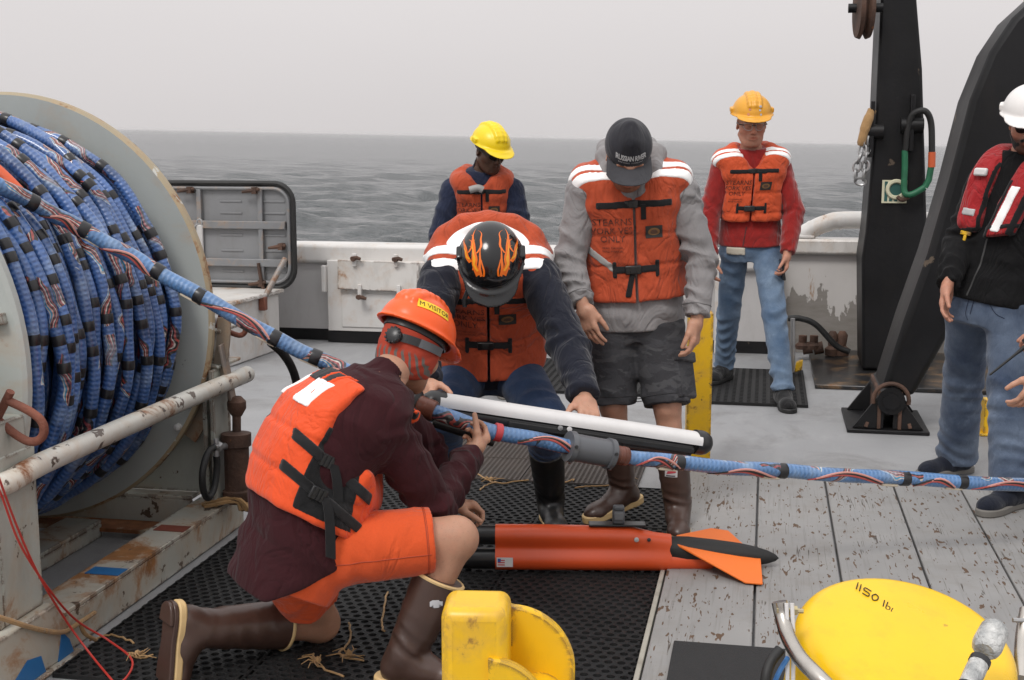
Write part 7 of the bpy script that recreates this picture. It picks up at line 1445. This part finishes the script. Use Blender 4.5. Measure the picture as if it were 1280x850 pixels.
# ---- man in the white hard hat at the right edge
if 'W' in PPL:
    J = JJ(pel=(1240, 374, 5.66), hipR=(1214, 380, 5.73), hipL=(1264, 380, 5.58), knR=(1204, 478, 5.92), anR=(1196, 571, 6.06), knL=(1262, 502, 5.44), anL=(1264, 622, 5.35), neck=(1282, 200, 5.66), shR=(1232, 232, 5.78), shL=(1334, 238, 5.52), elR=(1200, 304, 5.74), wrR=(1184, 358, 5.56), elL=(1342, 336, 5.36), wrL=(1312, 412, 5.22), head=(1288, 154, 5.60))
    snap(J, R=.105, L=.139)
    J['toeR'] = J['anR'] + cvec(-.9, -.4, -.3) * .2; J['toeL'] = J['anL'] + cvec(-.8, -.6, -.3) * .2
    f = Fig('bearded man in white hard hat with red inflatable life vest, black jacket and wide jeans', J, cvec(-.40, -.88, -.26), V(0, 0, 1), SKIN_T, [dict(w=J['wrR'], d=cvec(-.20, -.30, -.85), n=cvec(.75, -.45, .2), thumb=1, curl=(12, 26, 20), spread=1.2, tdir=(.85, .5, .25)), dict(w=J['wrL'], d=cvec(-.75, -.25, -.35), n=cvec(-.2, .3, -.9), thumb=-1, curl=(40, 55, 35))], bulk=1.10, tint=dict(beard=.9, beardc=(.10, .08, .075)))
    T = f.T; f.top(BLK, .0065, .024, -.03, (.084, .074, .050), .013, 9.0, name='jacket', collar=(.32, .070)); f.legs(JEAN_W, .0065, (.108, .090, .086), 1.06, .010, 5.0, 'jeans', flare=.010, hemr=.03)
    # inflatable vest: two thick red lobes joined behind the neck
    F = SDF(*bbox([T.at(.3, 0, 0), T.at(1.1, 0, 0), J['shR'], J['shL']], .2), .005); RT_, LB = [], []
    lob = {1: [(1.04, .02, -.10), (1.05, .075, -.06), (1.02, .095, .03), (.90, .105, .125), (.74, .115, .150), (.58, .120, .155), (.49, .118, .155)], -1: [(1.04, -.02, -.10), (1.05, -.075, -.06), (1.02, -.095, .03), (.90, -.090, .125), (.74, -.068, .155), (.58, -.050, .165), (.42, -.030, .17)]}
    def lobe(F, sg, w0, th):
        A = spline([T.at(*a) for a in lob[sg]], 5)
        for a, b in zip(A, A[1:]): 
            F.cone(a + T.ra * w0, b + T.ra * w0, th, th, .015); F.cone(a - T.ra * w0, b - T.ra * w0, th, th, .015); F.cone(a, b, th, th, .015)
    lobe(F, 1, .026, .030); lobe(F, -1, .030, .030); F.half(T.at(.425, 0, 0), -T.u - T.ra * .3, .01); F2 = F.d.copy()
    rumple(F, T.at(.8, 0, .1), .35, .004, 40, 2)
    RV = cloth('red_vest_nylon', (.36, .016, .020), .12, 6, 300, .25, .5, 14, .75); s_ = f; s_.vF = F; P = (F.ax[0][:, None, None], F.ax[1][None, :, None], F.ax[2][None, None, :]); s_.vt, s_.vr, s_.vf = T.coords(P); s_.vw = s_.vf
    f.vesto = sobj('life_vest', F, RV, f.root); L = T.L
    c1 = lambda t: np.interp(t, [.42, .58, .74, .90, 1.02], [-.030, -.050, -.068, -.090, -.095]); c2 = lambda t: np.interp(t, [.49, .58, .74, .90, 1.02], [.118, .120, .115, .105, .095])
    f.patch('reflective_stripe', lambda t, vr, vf, w_: np.maximum(np.maximum(np.abs(vr - c1(t) - .012) - .021, (t - .80) * L), np.maximum((.47 - t) * L, .02 - vf)), REFL, .004)
    f.patch('reflective_patch', lambda t, vr, vf, w_: np.maximum(np.maximum(np.abs(vr - c2(t)) - .030, np.abs((t - .575) * L) - .016), .02 - vf), paint_c('silver_patch', (.45, .45, .45)), .004)
    f.patch('black_edging', lambda t, vr, vf, w_: np.maximum(np.maximum(np.abs(vr - c1(t) - .048) - .010, (t - .84) * L), .02 - vf), WEB, .003); f.patch('black_edging', lambda t, vr, vf, w_: np.maximum(np.maximum(np.abs(vr - c1(t) + .050) - .012, (t - .84) * L), .02 - vf), WEB, .003); f.patch('black_edging', lambda t, vr, vf, w_: np.maximum(np.maximum(np.abs(vr - c2(t) + .050) - .007, (t - .95) * L), .02 - vf), WEB, .003)
    f.patch('black_edging', lambda t, vr, vf, w_: np.maximum(np.abs((t - .455) * L + (vr - .1) * .25) - .010, .02 - vf), WEB, .003)
    r, ff = T.axes(.8); q = MB(); q.box(T.at(.86, .105, .185), (.06, .022, .035), np.stack([nrm(r + T.u * -.1), ff, T.u], 1)); q.build('strobe_light', MATW, f.vesto, bevel=.008)
    q = MB(); c_ = T.at(.425, .118, .17); q.box(c_, (.05, .012, .018), np.stack([r, ff, T.u], 1)); q.box(c_ - T.u * .02, (.014, .01, .03), np.stack([r, ff, T.u], 1)); q.build('pull_tab', YELP, f.vesto, bevel=.004)
    bv = bvh_of(f.topo); drape('zip', [[(-.004, 0), (.004, 0), (.004, .30), (-.004, .30)]], lambda x, y: T.at(.0 + y / L, x + .015, .4), -T.f, bv, paint_c('steel_zip', (.05, .05, .05)), f.topo, .002)
    hf = f.hf; hh_ = hat(hf, HWH, f.root, .004, 1.05, ridge=False); glasses(hf, f.root, 1.0)
    F = SDF(*bbox([hf.o], .17), .004); F.ell(hf.p(0, .045, -.075), (.058, .056, .052), hf.M, 0); F.cone(hf.p(-.07, .0, -.03), hf.p(-.045, .05, -.08), .018, .02, .02); F.cone(hf.p(.07, .0, -.03), hf.p(.045, .05, -.08), .018, .02, .02); F.cone(hf.p(-.026, .098, -.052), hf.p(0, .108, -.045), .009, .010, .01); F.cone(hf.p(.026, .098, -.052), hf.p(0, .108, -.045), .009, .010, .01); F.ell(hf.p(0, .110, -.062), (.020, .02, .007), hf.M, .004, 's'); F.half(hf.p(0, 0, -.03), hf.u - hf.f * .1, .015); rumple(F, hf.p(0, .06, -.07), .12, .003, 160, 5)
    sobj('beard', F, cloth('black_beard', (.010, .008, .008), .4, 60, 500, .9), f.root); F = SDF(*bbox([hf.o], .16), .005); F.ell(hf.p(0, -.016, .03), (.080, .100, .085), hf.M, 0); F.half(hf.p(0, 0, -.01), -hf.u); F.half(hf.p(0, .012, 0), hf.f, .01); sobj('hair', F, cloth('dark_hair', (.012, .010, .009), .3, 40, 300, .6), f.root)
    # jeans details
    for c, td in (('R', cvec(-.92, -.40, 0)), ('L', cvec(-.80, -.60, 0))): boot(f, c, J['an' + c] + V(0, 0, .02), td, SHOEN, SOLED, low=True, upv=V(0, 0, 1), name='shoe', h=.005, size=1.05, soleh=.032)
    sm_ = cloth('jean_stitching', (.02, .03, .06), .2); jn = [o for o in f.root.children if o.name.startswith('jeans')][0]
    seams(f, jn, [[(-.02, .0), (-.12, .004), (-.2, .012)], [(-.02, .025), (-.12, .028), (-.17, .012)], [(-.02, .09), (-.08, .13), (-.1, .17)], [(-.02, -.07), (-.08, -.11), (-.1, -.15)]], sm_, .002)
    rd = thing('radio', 'black handheld radio with a long antenna held by the man in wide jeans', 'radio', at(1285, 432, 5.16)); c_ = at(1283, 432, 5.15); q = MB(); ad_ = nrm(at(1238, 468, 5.10) - c_); q.beam(c_ - ad_ * .11, c_, .055, .034, _fh); q.build('case', DARKP, rd, bevel=.006); q = MB(); q.lathe([(-.01, .010), (.03, .008), (.06, .0055), (.20, .0045), (.205, .002)], c_, ad_, 10); q.build('antenna', BLACKR, rd, smooth=True); q = MB(); q.lathe([(0, .009), (.016, .008)], c_ + np.cross(ad_, _fh) * .018, ad_, 10); q.build('dial', DARKP, rd, smooth=True)

# ---- the person just past the right edge whose hand hangs into view
if 'X' in PPL:
    J = JJ(pel=(1440, 420, 4.75), hipR=(1425, 424, 4.86), hipL=(1440, 424, 4.66), knR=(1425, 560, 4.9), anR=(1440, 680, 4.9), knL=(1445, 570, 4.6), anL=(1460, 700, 4.6), neck=(1400, 232, 4.72), shR=(1400, 262, 4.90), shL=(1404, 268, 4.54), elR=(1400, 370, 5.0), wrR=(1400, 470, 5.0), elL=(1372, 372, 4.52), wrL=(1303, 470, 4.50), head=(1385, 160, 4.70))
    snap(J, R=.134, L=.134)
    for c in 'RL': J['toe' + c] = J['an' + c] + cvec(-1, 0, -.3) * .2
    f = Fig('person mostly outside the right edge with one hand hanging into view', J, cvec(-.95, .1, -.3), V(0, 0, 1), SKIN_L, [dict(w=J['wrL'], d=cvec(-.45, -.05, -.80), n=cvec(-.25, .7, .15), thumb=-1, curl=(24, 34, 24), spread=.7), dict(w=J['wrR'], d=cvec(-.1, 0, -1), n=cvec(0, -1, 0), thumb=1, h=.004)])
    f.top(NAVY2, .009, .018, -.14, name='jacket'); f.legs(JEAN_D, .010, name='jeans'); hat(f.hf, HWH, f.root, .005)
    for c in 'RL': boot(f, c, J['an' + c] + V(0, 0, .02), cvec(-1, 0, 0), SHOE, BLACKR, low=True, upv=V(0, 0, 1), name='shoe', h=.008)
